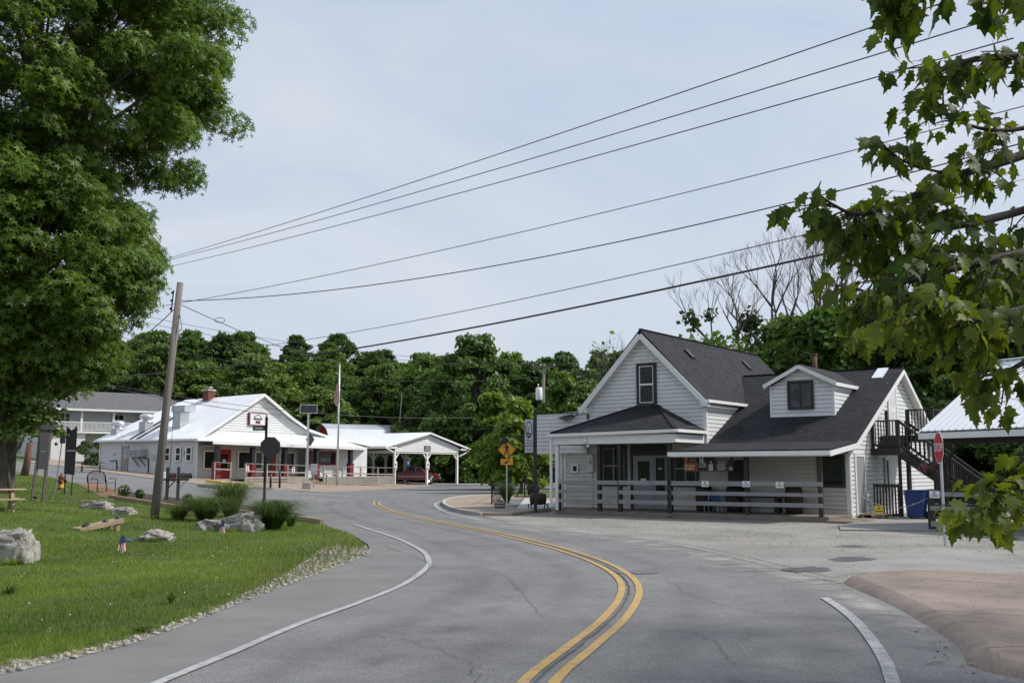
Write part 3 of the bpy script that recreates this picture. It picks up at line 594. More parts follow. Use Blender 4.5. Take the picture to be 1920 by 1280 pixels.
# ---- turf
def blades(name, poly, n, hgt, wid, mat, label, near=8.5, far=62., falloff=1.7, seedv=0, lean=.5, avoid=()):
    xs = [p[0] for p in poly]; ys = [p[1] for p in poly]
    Yq = near*(far/near)**rng.random(n*3); Xq = Yq*rng.uniform(-.54, .0, n*3) if min(xs) < -20 else rng.uniform(min(xs), max(xs), n*3)
    k = inpoly_np(Xq, Yq, poly)
    for (ax, ay, ar) in avoid: k &= (Xq-ax)**2+(Yq-ay)**2 > ar*ar
    X, Y = Xq[k][:n], Yq[k][:n]; m = len(X); d = np.hypot(X, Y)
    cl_ = np.sin(X*2.1+np.sin(Y*1.3)*2)*np.sin(Y*1.9+np.sin(X*1.7)*2)*.5+.5
    hh = hgt*(.5+.75*rng.random(m)**1.5)*(.7+.6*cl_); w = wid*np.maximum(1, d/13)*(.7+.6*rng.random(m)); a = rng.uniform(0, 2*math.pi, m); la = rng.uniform(0, 2*math.pi, m); ll_ = hh*lean*rng.random(m)*1.6
    B = np.stack([X, Y, Hn(X, Y)+.035], 1); dx = np.stack([np.cos(a), np.sin(a), np.zeros(m)], 1)*w[:, None]/2
    Ld = np.stack([np.cos(la)*ll_, np.sin(la)*ll_, hh], 1)
    V = np.stack([B-dx, B+dx, B+dx*.6+Ld*np.array([.35, .35, .6]), B-dx*.6+Ld*np.array([.35, .35, .6]), B+Ld], 1)
    F = np.array([(0, 1, 2, 3), (3, 2, 4, 4)])
    F3 = (np.array([(0, 1, 2), (0, 2, 3), (3, 2, 4)])[None]+(np.arange(m)*5)[:, None, None]).reshape(-1, 3)
    lf_ = np.sin(X*.7+1.5*np.sin(Y*.33))*np.sin(Y*.45+1.3*np.sin(X*.5)); val = np.clip(.3+.45*rng.random(m)+.3*(cl_-.5)+.28*lf_, 0, 1)
    return tag(mesh_np(name, V.reshape(-1, 5*3).reshape(-1, 3), F3, mat, None, np.repeat(val, 3)), label, 'grass', kind='stuff')
blades('turf', lawn, 150000, .07, .007, GRASSM, 'short green grass covering the lawn')
blades('weeds', strip, 2600, .09, .006, DRYGRASS, 'yellowing grass tufts growing through the gravel verge', far=25)
fr = [(p.x, p.y) for p in gpp((380, 1165), (480, 1118), (590, 1075), (640, 1050), (690, 1030), (640, 998), (600, 1000), (560, 1040), (450, 1085), (340, 1140))]
blades('verge_grass', fr, 1500, .13, .007, DRYGRASS, 'taller yellow green grass fringing the lawn edge', near=11, far=32)
# taller weeds in the lawn and at the right corner
def clump(name, loc, n, hgt, spread, mat, label, cat='grass plant', wid=.012, droop=.7, group=None, parent=None, part_name='blades', seg=4):
    m = n; a = rng.uniform(0, 2*math.pi, m); hh = hgt*(.55+.5*rng.random(m)); ou = spread*rng.random(m)**.7; r0 = .12*spread*rng.random(m)
    V = []; F = []; k = seg+1
    T = np.linspace(0, 1, k); 
    rad = r0[:, None]+ou[:, None]*(T[None]**1.25); zz = hh[:, None]*(T[None]*(1+droop)-(droop+.45)*T[None]**2)
    cx = np.cos(a)[:, None]*rad; cy = np.sin(a)[:, None]*rad; tw = a+math.pi/2+rng.normal(0, .5, m)
    wv = wid*(1-T**2*.92)[None]*(.7+.6*rng.random(m))[:, None]/2
    L = np.stack([cx-np.cos(tw)[:, None]*wv, cy-np.sin(tw)[:, None]*wv, zz], 2); Rr = np.stack([cx+np.cos(tw)[:, None]*wv, cy+np.sin(tw)[:, None]*wv, zz], 2)
    V = np.concatenate([L, Rr], 1).reshape(-1, 3); base = np.array([(i, k+i, k+i+1, i+1) for i in range(seg)])
    F = (base[None]+(np.arange(m)*2*k)[:, None, None]).reshape(-1, 4)
    th = thing(name, label, cat, loc, 0, group); o = mesh_np(part_name, V, F, mat, th, np.repeat(np.clip(rng.normal(.5, .25, m), 0, 1), seg)); o['kind'] = 'stuff'; return th
# ------------------------------------------------------------------ shop with porch (local x right along the front, y into the depth)
SA = (10.32, 33.84, 0); SROT = R_(-36.3)
shop = thing('shop_building', 'white clapboard shop with dark shingle roofs, front gable and fenced porch', 'building', SA, SROT)
def sid(name, mat, parent, poly, o, ex, out, h=.155):
    return siding(MB(), poly, o, ex, out, h).obj(name, mat, parent, kind='stuff')
Xp, Yp, Xm, Ym = (1, 0, 0), (0, 1, 0), (-1, 0, 0), (0, -1, 0)
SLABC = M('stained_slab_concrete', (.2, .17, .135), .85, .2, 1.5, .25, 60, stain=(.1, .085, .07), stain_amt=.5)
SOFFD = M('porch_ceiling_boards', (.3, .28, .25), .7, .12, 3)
# walls
sid('siding', WHITE, shop, [(-10.6, 2.7), (-5.4, 2.7), (-5.4, 4.35), (-8.0, 7.08), (-10.6, 4.35)], (0, 2.4, 0), Xp, Ym)
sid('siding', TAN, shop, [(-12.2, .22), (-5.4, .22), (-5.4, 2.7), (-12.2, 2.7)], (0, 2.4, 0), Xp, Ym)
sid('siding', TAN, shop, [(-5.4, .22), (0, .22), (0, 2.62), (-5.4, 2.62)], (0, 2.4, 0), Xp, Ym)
sid('siding', WHITE, shop, [(2.4, 0), (13.6, 0), (13.6, 2.7), (8.6, 5.62), (2.4, 2.62)], (0, 0, 0), Yp, Xp)
sid('siding', WHITE, shop, [(2.4, 2.6), (5.8, 2.6), (5.8, 4.38), (2.4, 4.38)], (-5.4, 0, 0), Yp, Xp)
sid('siding', WHITE, shop, [(2.4, 0), (13.6, 0), (13.6, 4.3), (2.4, 4.3)], (-10.6, 0, 0), Yp, Xm)
sid('siding', WHITE, shop, [(-13.2, 2.45), (-10.6, 2.45), (-10.6, 4.15), (-13.2, 4.05)], (0, 2.2, 0), Xp, Ym)
sid('siding', WHITE, shop, [(2.2, 2.45), (12, 2.45), (12, 4.05), (2.2, 4.05)], (-13.2, 0, 0), Yp, Xm)
sid('siding', WHITE, shop, [(2.4, 0), (12, 0), (12, 2.5), (2.4, 2.5)], (-12.2, 0, 0), Yp, Xm)
part('back_wall', WHITE, shop, (-12.2, -.02, 13.6, 13.7, 0, 2.7), (-10.6, -5.4, 13.71, 13.8, 2.7, 4.3))
parts('corner_board', WTRIM, shop, (-5.47, -5.36, 2.35, 2.40, 2.7, 4.3), (-5.375, -5.33, 2.36, 2.46, 2.7, 4.3), (-10.64, -10.54, 2.34, 2.39, 4.1, 4.4), (-.1, .045, 2.34, 2.375, .1, 2.6), (.026, .06, 2.376, 2.5, 0, 2.62), (-12.28, -12.16, 2.33, 2.37, 0, 2.44), (-11.86, -11.74, 2.33, 2.37, .2, 2.44), (-13.26, -13.18, 2.16, 2.26, 2.45, 4.06))
part('parapet_cap', BLACK, shop, (-13.27, -10.6, 2.14, 2.3, 4.06, 4.1), (-13.27, -13.13, 2.31, 12, 4.06, 4.1)); part('parapet_soffit', WTRIM, shop, (-13.2, -12.21, 2.21, 12, 2.4, 2.448), (-12.2, -10.61, 2.21, 2.37, 2.4, 2.448))
part('foundation', CONC, shop, (-12.3, -10.72, 2.3, 12.0, -.1, .16), (-12.34, -11.7, 1.9, 2.29, -.1, .18))
# roofs
def roof(name, pts, mat, parent, t=.1): return MB().slab(pts, t).obj(name, mat, parent)
RR = roof('roof', [(-8, 2.05, 7.3), (-8, 13.8, 7.3), (-5.2, 13.8, 4.38), (-5.2, 2.05, 4.38)], SHINGLE, shop)
roof('roof', [(-8, 2.05, 7.302), (-10.8, 2.05, 4.30), (-10.8, 13.8, 4.30), (-8, 13.8, 7.302)], SHINGLE, shop)
WR = roof('roof', [(-5.37, 2.4, 2.74), (.32, 2.4, 2.74), (.32, 8.6, 5.82), (-6.5, 8.6, 5.82), (-5.37, 5.9, 4.48)], SHINGLE, shop)
roof('roof', [(-5.55, -.4, 2.42), (.32, -.4, 2.42), (.32, 2.4, 2.742), (-5.37, 2.4, 2.742)], SHINGLE, shop, .07)
roof('roof', [(.32, 8.6, 5.82), (-6.5, 8.6, 5.82), (-5.3, 13.9, 2.74), (.32, 13.9, 2.74)], SHINGLE, shop)
PR = roof('porch_roof', [(-10.85, -.15, 3.17), (-5.38, -.15, 3.24), (-7.4, 2.36, 4.26), (-8.35, 2.36, 4.26)], SHINGLE, shop, .05)
roof('porch_roof', [(-5.38, -.15, 3.24), (-5.38, 2.38, 3.24), (-7.4, 2.36, 4.265)], SHINGLE, shop, .05); roof('porch_roof', [(-10.85, -.15, 3.17), (-8.35, 2.36, 4.265), (-10.85, 2.38, 3.17)], SHINGLE, shop, .05)
part('ridge_cap', SHINGLE, shop, (-8.07, -7.93, 2.06, 13.8, 7.295, 7.325), (-6.5, .32, 8.52, 8.68, 5.82, 5.845))
b = MB(); b.beam((-7.4, 2.36, 4.275), (-5.38, -.15, 3.25), .14, .03).beam((-8.35, 2.36, 4.275), (-10.85, -.15, 3.185), .14, .03); b.obj('hip_cap', SHINGLE, shop)
# fascia, soffits, gutters
def rake(pts, w, h, name='fascia', mat=WTRIM):
    b = MB()
    for p, q in zip(pts[:-1], pts[1:]): b.beam(p, q, w, h)
    return b.obj(name, mat, shop)
rake([(-10.86, 2.03, 4.09), (-8.0, 2.03, 7.05)], .04, .2); rake([(-8.0, 2.028, 7.05), (-5.16, 2.028, 4.18)], .04, .2)
rake([(-10.75, 2.22, 4.17), (-8.0, 2.22, 7.03)], .33, .02, 'soffit'); rake([(-8.0, 2.22, 7.03), (-5.3, 2.22, 4.25)], .33, .02, 'soffit')
parts('eave_return', WTRIM, shop, (-10.92, -10.55, 2.04, 2.39, 4.05, 4.27), (-5.45, -5.15, 2.04, 2.345, 4.12, 4.34), bev=.01)
gu = MB(); gu.beam((-5.12, 2.03, 4.33), (-5.12, 5.72, 4.33), .12, .11); gu.beam((-10.88, 2.03, 4.25), (-10.88, 13.8, 4.25), .12, .11); gu.beam((-10.92, -.2, 3.07), (-5.32, -.2, 3.145), .12, .12); gu.beam((-5.30, -.2, 3.15), (-5.30, 2.3, 3.15), .12, .11); gu.obj('gutter', WTRIM, shop)
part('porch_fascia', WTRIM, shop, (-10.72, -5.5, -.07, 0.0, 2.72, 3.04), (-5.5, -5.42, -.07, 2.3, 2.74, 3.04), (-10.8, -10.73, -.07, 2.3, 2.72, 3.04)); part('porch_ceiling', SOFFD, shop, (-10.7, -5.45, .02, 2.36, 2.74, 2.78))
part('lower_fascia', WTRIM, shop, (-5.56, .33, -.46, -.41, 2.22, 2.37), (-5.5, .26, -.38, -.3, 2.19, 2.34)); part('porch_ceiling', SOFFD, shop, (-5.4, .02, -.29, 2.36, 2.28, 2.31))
rake([(.325, -.42, 2.27), (.325, 2.4, 2.58), (.325, 8.6, 5.63), (.325, 13.9, 2.58)], .045, .17); rake([(.17, 2.5, 2.64), (.17, 8.6, 5.66)], .3, .02, 'soffit'); rake([(.17, 8.6, 5.66), (.17, 13.6, 2.72)], .3, .02, 'soffit'); rake([(.17, -.3, 2.27), (.17, 2.4, 2.57)], .3, .02, 'soffit')
# porch slab, posts
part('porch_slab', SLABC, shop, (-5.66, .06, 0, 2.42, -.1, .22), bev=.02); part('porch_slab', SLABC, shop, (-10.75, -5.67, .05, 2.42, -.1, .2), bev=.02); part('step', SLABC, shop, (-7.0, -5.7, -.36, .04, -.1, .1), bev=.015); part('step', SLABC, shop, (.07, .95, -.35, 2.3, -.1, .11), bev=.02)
part('post', WTRIM, shop, (-10.72, -10.58, .02, .14, .2, 2.72)); parts('downspout', WTRIM, shop, (-10.86, -10.78, -.16, -.08, .3, 3.0), (-11.95, -11.88, 2.24, 2.32, .1, 2.4))
for x, y, z1 in ((-8.75, .1, 2.74), (-7.85, .1, 2.74), (-5.75, .1, 2.74), (-2.78, .06, 2.29), (-.2, .06, 2.29)): part('post', BROWNBLK, shop, (x-.07, x+.07, y-.06, y+.08, .2, z1))
# gable window, shop windows
window(shop, -8.31, -7.43, 4.27, 5.96, 2.38, .12, BLACK, WTRIM, PANE, 1, 2)
SASH = M('grey_sash', (.2, .2, .2), .5)
window(shop, -10.02, -8.82, 1.1, 2.72, 2.38, .1, BLACK, SASH, PANE, 2, 2); window(shop, -6.78, -5.7, 1.1, 2.5, 2.38, .1, BLACK, SASH, PANE, 2, 2)
window(shop, -1.09, -.11, 1.14, 2.28, 2.38, .07, BLACK, BLACK, PANE, 1, 1); window(shop, -11.44, -11.1, 1.62, 1.97, 2.38, .04, WTRIM, WTRIM, PANE, 1, 1)
dr = part('door_surround', BLACK, shop, (-8.66, -8.56, 2.29, 2.375, .2, 2.72), (-7.02, -6.92, 2.29, 2.375, .2, 2.72), (-8.56, -7.02, 2.29, 2.375, 2.3, 2.72))
door = part('door', GREYDOOR, shop, (-8.5, -7.62, 2.32, 2.37, .24, 2.28)); part('pane', PANE, door, (-8.32, -7.8, 2.305, 2.318, 1.25, 2.08)); part('handle', GALV, door, (-7.74, -7.71, 2.27, 2.318, 1.05, 1.3)); part('door_sign', PLAC, door, (-8.2, -7.95, 2.298, 2.303, 1.3, 1.4))
sl = part('side_light', GREYDOOR, shop, (-7.6, -7.06, 2.325, 2.37, .24, 2.28)); part('pane', PANE, sl, (-7.52, -7.14, 2.31, 2.323, .9, 2.2)); part('decal', SIGNGREY, sl, (-7.42, -7.25, 2.304, 2.308, 1.75, 1.83))
d2 = part('door', BLACK, shop, (-4.5, -3.86, 2.33, 2.37, .22, 2.1)); part('handle', GALV, d2, (-3.98, -3.94, 2.27, 2.328, 1.0, 1.1))
nt_ = part('notice', PLAC, shop, (-7.0+.13, -6.72+.0, 2.34, 2.365, 1.42, 1.72))
for k, (zz, mt) in enumerate(((1.68, REDINK), (1.6, INK), (1.53, INK), (1.46, INK))): part('notice_line', mt, nt_, (-6.85, -6.74, 2.332, 2.338, zz-.02, zz+.015))
mt = part('meter_box', WGREY, shop, (-10.63, -10.34, 2.2, 2.36, 1.66, 2.37), bev=.02); MB().lathe([(.07, 0), (.07, .04), (.05, .06)], 14).obj('meter_dial', GALV, mt, True).matrix_local = Matrix.Translation((-10.49, 2.2, 2.05)) @ Matrix.Rotation(R_(90), 4, 'X'); part('conduit', WGREY, mt, (-10.5, -10.47, 2.31, 2.36, .22, 1.65))
pl_ = MB(); pl_.tube([(-9.2, -.1, 2.9), (-9.2, -.2, 2.86)], .04, 8).lathe([(.01, .05), (.05, 0), (.055, -.05), (.03, -.1)], 10, (-9.2, -.22, 2.84)); pl_.obj('porch_lamp', WTRIM, shop, True)
# dormer on the long roof
dm = part('dormer', WTRIM, shop, (-3.63, -3.55, 4.44, 4.5, 3.74, 4.98), (-1.18, -1.10, 4.44, 4.5, 3.74, 4.98), (-3.55, -1.18, 4.45, 4.49, 3.72, 3.8))
sid('siding', WHITE, dm, [(-3.58, 3.76), (-1.15, 3.76), (-1.15, 4.95), (-2.365, 5.58), (-3.58, 4.95)], (0, 4.5, 0), Xp, Ym)
sid('siding', WHITE, dm, [(4.5, 3.76), (6.95, 4.96), (4.5, 4.96)], (-1.15, 0, 0), Yp, Xp); sid('siding', WHITE, dm, [(4.5, 3.76), (6.95, 4.96), (4.5, 4.96)], (-3.58, 0, 0), Yp, Xm)
window(dm, -2.9, -1.88, 4.03, 5.12, 4.48, .07, BLACK, BLACK, PANE2, 2, 1)
roof('roof', [(-2.365, 4.2, 5.74), (-2.365, 8.46, 5.74), (-.98, 7.05, 5.02), (-.98, 4.2, 5.02)], SHINGLE, dm, .05); roof('roof', [(-2.365, 4.2, 5.741), (-3.75, 4.2, 5.02), (-3.75, 7.05, 5.02), (-2.365, 8.46, 5.741)], SHINGLE, dm, .05)
b = MB(); b.beam((-3.78, 4.19, 4.93), (-2.365, 4.19, 5.64), .04, .14).beam((-2.365, 4.188, 5.64), (-.95, 4.188, 4.93), .04, .14).beam((-.96, 4.19, 4.92), (-.96, 6.9, 4.92), .04, .13).beam((-3.77, 4.19, 4.92), (-3.77, 6.9, 4.92), .04, .13).beam((-2.95, 4.35, 5.3), (-2.37, 4.35, 5.6), .3, .02).beam((-2.37, 4.35, 5.6), (-1.0, 4.35, 4.94), .3, .02); b.obj('fascia', WTRIM, dm)
# roof fittings
MB().tube([(-3.58, 9.4, 5.3), (-3.58, 9.4, 6.62)], .11, 12).tube([(-3.58, 9.4, 6.6), (-3.58, 9.4, 6.68)], .13, 12).obj('flue_pipe', M('rusty_flue', (.12, .05, .035), .8, .4, 12), shop, True)
sk = MB(); sk.slab([(-.66, 7.6, 5.37), (-.24, 7.6, 5.37), (-.24, 8.5, 5.82), (-.66, 8.5, 5.82)], .1); sk.obj('skylight', M('skylight_dome', (.75, .78, .82), .2, .04, 3), shop)
for y in (4.6, 10.4): b = MB(); b.prism([(-7.35, y, 6.60), (-7.0, y, 6.24), (-6.98, y, 6.36), (-7.32, y, 6.72)], (0, .3, 0)); b.obj('roof_vent', BLACK, shop)
b = MB()
for k in range(5): b.tube(catmull([(-10.9, 2.0, 4.05-.02*k), (-11.3-.1*k, 1.9, 3.7+.05*k), (-11.5-.08*k, 2.0, 3.9), (-11.2, 2.2, 4.05)], 5), .018, 5)
b.obj('service_cables', BLACK, shop)
# end wall doors
d3 = part('side_door', GREYDOOR, shop, (.03, .075, 2.98, 3.86, .26, 2.2)); part('frame', WTRIM, d3, (.028, .09, 2.86, 2.975, .2, 2.3), (.028, .09, 3.865, 3.98, .2, 2.3), (.028, .09, 2.976, 3.864, 2.21, 2.3), (.028, .1, 2.9, 3.95, .14, .24)); part('handle', GALV, d3, (.076, .13, 3.74, 3.78, 1.15, 1.2))
d4 = part('upper_door', WTRIM, shop, (.03, .08, 7.25, 8.15, 3.08, 5.0)); part('frame', WTRIM, d4, (.028, .1, 7.12, 7.245, 3.05, 5.1), (.028, .1, 8.155, 8.28, 3.05, 5.1), (.028, .1, 7.246, 8.154, 5.01, 5.1)); part('panel_groove', WGREY, d4, (.0805, .084, 7.35, 8.05, 4.2, 4.9), (.0805, .084, 7.35, 8.05, 3.2, 4.0))
window(shop, 6.3, 6.75, .9, 2.2, .028, .06, WTRIM, WTRIM, PANE, 1, 1, out=1, axis='y')
ws = part('wooden_step', WOODT, shop, (.1, 1.0, 3.0, 3.9, .18, .22), (.15, .25, 3.05, 3.85, 0, .18), (.85, .95, 3.05, 3.85, 0, .18))
sheet('side_pad', [((Matrix.Rotation(SROT, 3, 'Z') @ Vector(p))+Vector(SA))[:2] for p in [(.96, -1.7, 0), (1.85, -4.2, 0), (4.1, -3.0, 0), (4.1, 9, 0), (.06, 9, 0), (.06, 2.45, 0), (.96, 2.4, 0)]], .07, M('dull_concrete', (.27, .26, .24), .85, .14, 1.0, .2, 70, stain=(.18, .17, .15), stain_amt=.45), thick=.07)
# porch fence
fence = thing('porch_fence', 'three grey board rails on dark posts along the shop porch front', 'fence', SA, SROT)
part('post', BROWNBLK, fence, (-10.56, -10.48, .0, .1, .18, 1.3))
for x0, x1 in ((-10.56, -8.9), (-8.83, -7.9), (-7.86, -5.82), (-5.66, -2.74), (-2.735, -.12)):
    for z0, z1 in ((1.19, 1.35), (.85, .98), (.5, .64)): part('rail', GREYRAIL, fence, (x0+rng.uniform(0, .01), x1, -.02+.001*rng.random(), .018, z0+rng.uniform(-.008, .008), z1+rng.uniform(-.008, .008)))
def local(base, rz, p): return Matrix.Rotation(rz, 3, 'Z') @ Vector(p)+Vector(base)
def placard(p, base, rz, w, h, label, rows, group='white notices fixed to the rails'):
    t = thing('notice_placard', label, 'sign', local(base, rz, p), rz, group); part('plate', PLAC, t, (-w/2, w/2, -.008, 0, 0, h))
    mk = MB(); mk.box(-w*.14, -w*.07, -.0105, -.0085, h*.58, h*.85).box(-w*.06, w*.12, -.0105, -.0085, h*.75, h*.85).box(-w*.05, w*.02, -.0105, -.0085, h*.56, h*.66).box(w*.04, w*.15, -.0105, -.0085, h*.54, h*.62); mk.obj('emblem', INK, t)
    for k in range(rows): part('text_line', INK, t, (-w*.36, w*.36, -.0105, -.0085, h*(.36-.16*k), h*(.43-.16*k)))
    return t
placard((-4.3, -.04, 1.15), SA, SROT, .27, .2, 'small white notice on porch rail below the hanging banner', 2)
placard((-2.76, -.04, 1.16), SA, SROT, .28, .2, 'small white notice on the middle porch post, below the eave', 2)
placard((-1.56, -.04, 1.14), SA, SROT, .27, .2, 'small white notice on porch rail nearest the side door', 2)
# banners under the eave
bn = thing('hanging_banner', 'orange and black printed banner hanging under the porch eave', 'banner', local(SA, SROT, (-4.83, .3, 1.69)), SROT)
part('cloth', M('banner_orange', (.3, .07, .03), .6, .4, 3), bn, (-.44, .09, 0, .008, 0, .54)); part('panel', M('banner_black', (.02, .02, .022), .6, .2, 5), bn, (-.3, .1, -.004, -.001, .32, .54))
M('lime_ink', (.2, .26, .03), .6); M('cream_ink', (.62, .55, .22), .6)
for (x0, x1, z0, z1, mk) in ((-.24, .04, .44, .5, 'lime_ink'), (-.22, .03, .36, .42, 'lime_ink'), (-.33, -.02, .17, .24, 'cream_ink'), (-.31, -.04, .06, .14, 'cream_ink')):
    w_ = (x1-x0)/5
    for q in range(5): part('illegible_letter', MATS[mk], bn, (x0+q*w_, x0+(q+.72)*w_, -.007, -.0045, z0, z1-.012*(q % 2)))
part('flower', M('pale_pink', (.45, .25, .22), .6, .3, 20), bn, (-.42, -.32, -.004, -.001, .4, .52), (-.43, -.35, -.004, -.001, .03, .3)); part('bottle', M('bottle_red', (.35, .05, .03), .5, .4, 12), bn, (-.02, .08, -.0045, -.0012, .06, .3))
bn2 = thing('hanging_banner', 'black banner with white dog emblem and pale lettering under porch eave', 'banner', local(SA, SROT, (-4.05, .3, 1.69)), SROT)
part('cloth', MATS['banner_black'], bn2, (-.68, .68, 0, .008, 0, .54)); text('S', .16, PLAC, bn2, (-.6, -.002, .46)); text('L', .12, PLAC, bn2, (-.44, -.002, .34)); text('STONE', .075, PLAC, bn2, (-.5, -.002, .25), sx=1.15); text('LEDGE', .085, PLAC, bn2, (-.5, -.002, .17), sx=1.15)
b = MB(); b.prism([(-.6, -.003, .4), (-.55, -.003, .41), (-.45, -.003, .52), (-.43, -.003, .52), (-.49, -.003, .41), (-.49, -.003, .28), (-.52, -.003, .28), (-.52, -.003, .36), (-.58, -.003, .36), (-.59, -.003, .3), (-.61, -.003, .3)], (0, -.002, 0)); b.obj('dog_emblem', PLAC, bn2)
text('STORELOCH', .13, SIGNGREY, bn2, (.27, -.002, .45), sx=.8); text('WHISKEY', .11, SIGNGREY, bn2, (.27, -.002, .34), sx=.85)
for k in range(4): part('text_line', SIGNGREY, bn2, (.06, .42-.06*(k % 2), -.004, -.001, .25-.065*k, .275-.065*k))
part('bottle', M('bottle_cream', (.5, .46, .4), .5, .2, 12), bn2, (-.26, -.1, -.004, -.001, .03, .26), (-.21, -.15, -.004, -.001, .27, .36)); part('flower', MATS['pale_pink'], bn2, (.52, .64, -.004, -.001, .04, .16))
# porch things
def barrel(name, label, loc, rz, r=.3, h=.88, flat=False, group=None, z=0):
    t = thing(name, label, 'barrel', loc, rz, group); wm = M('oak_barrel', (.05, .032, .022), .7, .35, 6, .3, 30, stretch=(6, 6, .5))
    prof = [(r*.86, 0), (r*.95, h*.2), (r, h*.5), (r*.95, h*.8), (r*.86, h), (r*.83, h-.02)]
    rot = Matrix.Rotation(R_(90), 4, 'Y') if flat else Matrix.Identity(4)
    off = Matrix.Translation((-h/2, 0, z)) if flat else Matrix.Translation((0, 0, z))
    n = 20; o = MB().lathe(prof, n).obj('staves', wm, t, True); o.matrix_local = off @ rot
    for q in (.06, .3, .68, .94):
        rr = np.interp(q, [0, .2, .5, .8, 1], [r*.86, r*.95, r, r*.95, r*.86])+.006
        ho = MB().lathe([(rr, h*q-.02), (rr, h*q+.02)], n).obj('hoop', IRON, t, True); ho.matrix_local = off @ rot
    return t
barrel('barrel', 'upright dark barrel beside shop window behind the porch rails', local(SA, SROT, (-5.3, 1.9, .22)), 0, .32, .92)
barrel('barrel', 'upright dark barrel on porch under the banner', local(SA, SROT, (-4.05, 1.85, .22)), 0, .32, .92); barrel('barrel', 'upright dark barrel at the right end of porch', local(SA, SROT, (-1.75, 1.7, .22)), 0, .32, .92)
bt = thing('porch_bench', 'long dark plank bench standing on the shop porch', 'bench', local(SA, SROT, (-2.95, 1.75, .22)), SROT)
part('seat', BROWNBLK, bt, (-.95, .95, -.18, .18, .52, .58), bev=.01)
for x in (-.6, .6): part('leg', BROWNBLK, bt, (x-.09, x+.09, -.15, .15, 0, .52))
ch = thing('folding_chair', 'low blue folding chair between two porch barrels', 'chair', local(SA, SROT, (-4.7, 1.4, .22)), SROT)
part('seat', BLUEP, ch, (-.28, .28, -.2, .2, .36, .4)); part('backrest', BLUEP, ch, (-.28, .28, .18, .21, .45, .68))
for x in (-.26, .26):
    for y in (-.18, .18): part('leg', GALV, ch, (x-.012, x+.012, y-.012, y+.012, 0, .36 if y < 0 else .7))
# sign post and barrel on a rack at the corner
sp = gp(1004, 962); sgn = thing('shop_sign', 'tall black post with grey vertical panel bearing a bird emblem', 'sign', (sp.x, sp.y, .02), face(sp.x, sp.y))
part('post', BLACK, sgn, (-.07, .07, -.07, .07, 0, 4.0)); fr_ = part('cabinet', BLACK, sgn, (-.44, -.08, -.06, .06, 2.38, 3.78)); part('panel', SIGNGREY, fr_, (-.425, -.095, -.075, -.061, 2.69, 3.75)); part('panel', SIGNGREY, fr_, (-.425, -.095, -.075, -.061, 2.41, 2.66))
b = MB(); n = 28; el = [(math.cos(2*math.pi*i/n), math.sin(2*math.pi*i/n)) for i in range(n)]
for i in range(n):
    a, c = el[i], el[(i+1) % n]; b.add([(-.26+a[0]*.145, -.078, 3.33+a[1]*.34), (-.26+c[0]*.145, -.078, 3.33+c[1]*.34), (-.26+c[0]*.115, -.078, 3.33+c[1]*.3), (-.26+a[0]*.115, -.078, 3.33+a[1]*.3)], [(0, 1, 2, 3)])
b.add([(-.35, -.0785, 3.17), (-.33, -.0785, 3.23), (-.26, -.0785, 3.22), (-.17, -.0785, 3.17), (-.18, -.0785, 3.12), (-.3, -.0785, 3.15), (-.34, -.0785, 3.12)], [tuple(range(7))]); b.add([(-.34, -.0786, 3.33), (-.33, -.0786, 3.31), (-.3, -.0786, 3.24), (-.34, -.0786, 3.24)], [(0, 1, 2, 3)]); b.add([(-.3, -.0787, 3.28), (-.27, -.0787, 3.28), (-.22, -.0787, 3.46), (-.25, -.0787, 3.45)], [(0, 1, 2, 3)]); b.add([(-.31, -.0788, 3.38), (-.29, -.0788, 3.38), (-.3, -.0788, 3.49), (-.315, -.0788, 3.49)], [(0, 1, 2, 3)])
b.add([(-.35, -.0789, 3.07), (-.26, -.0789, 3.11), (-.17, -.0789, 3.07), (-.26, -.0789, 3)], [(0, 1, 2, 3)]); b.obj('emblem', INK, fr_)
text('STONE', .1, INK, fr_, (-.26, -.078, 2.89), sx=.82); text('LEDGE', .1, INK, fr_, (-.26, -.078, 2.78), sx=.84); text('DISTILLERY', .075, INK, fr_, (-.26, -.078, 2.53), sx=.66)
bl = local(SA, SROT, (-12.75, 1.75, 0)); bw = barrel('rack_barrel', 'dark oak barrel lying on a low metal rack beside the sign post', (bl.x, bl.y, .0), SROT+R_(50), .25, .62, True, None, .55)
rk = MB()
for x in (-.35, .35):
    for y in (-.25, .25): rk.box(x-.02, x+.02, y-.02, y+.02, .02, .34)
    rk.box(x-.02, x+.02, -.27, .27, .3, .34).box(x-.018, x+.018, -.25, .25, .09, .12)
rk.box(-.34, .34, -.27, -.23, .1, .13).obj('rack', IRON, bw)
# --- outside staircase at the end wall
st = thing('outside_staircase', 'dark stained wooden staircase with landing against the shop end wall', 'staircase', SA, SROT)
part('landing', BROWNBLK, st, (.06, 1.08, 4.8, 5.95, 2.28, 2.52)); part('landing', BROWNBLK, st, (.06, 2.0, 6.0, 8.7, 2.8, 3.02)); part('step', BROWNBLK, st, (.1, 1.0, 5.7, 6.0, 2.53, 2.78))
for x, y, z1 in ((.12, 4.86, 3.54), (1.04, 4.86, 3.54), (1.04, 5.9, 3.54), (.3, 6.05, 3.95), (1.95, 6.05, 3.95), (1.95, 8.65, 3.98), (1.05, 6.05, 3.95)): part('post', BROWNBLK, st, (x-.05, x+.05, y-.05, y+.05, 0 if x > .5 else 2.3, z1))
part('handrail', BROWNBLK, st, (.07, 1.09, 4.81, 4.91, 3.5, 3.55)); part('bottom_rail', BROWNBLK, st, (.17, .99, 4.84, 4.88, 2.62, 2.68)); part('handrail', BROWNBLK, st, (1.0, 2.0, 6.0, 6.1, 3.93, 3.98)); part('handrail', BROWNBLK, st, (1.9, 2.0, 6.11, 8.7, 3.93, 3.98))
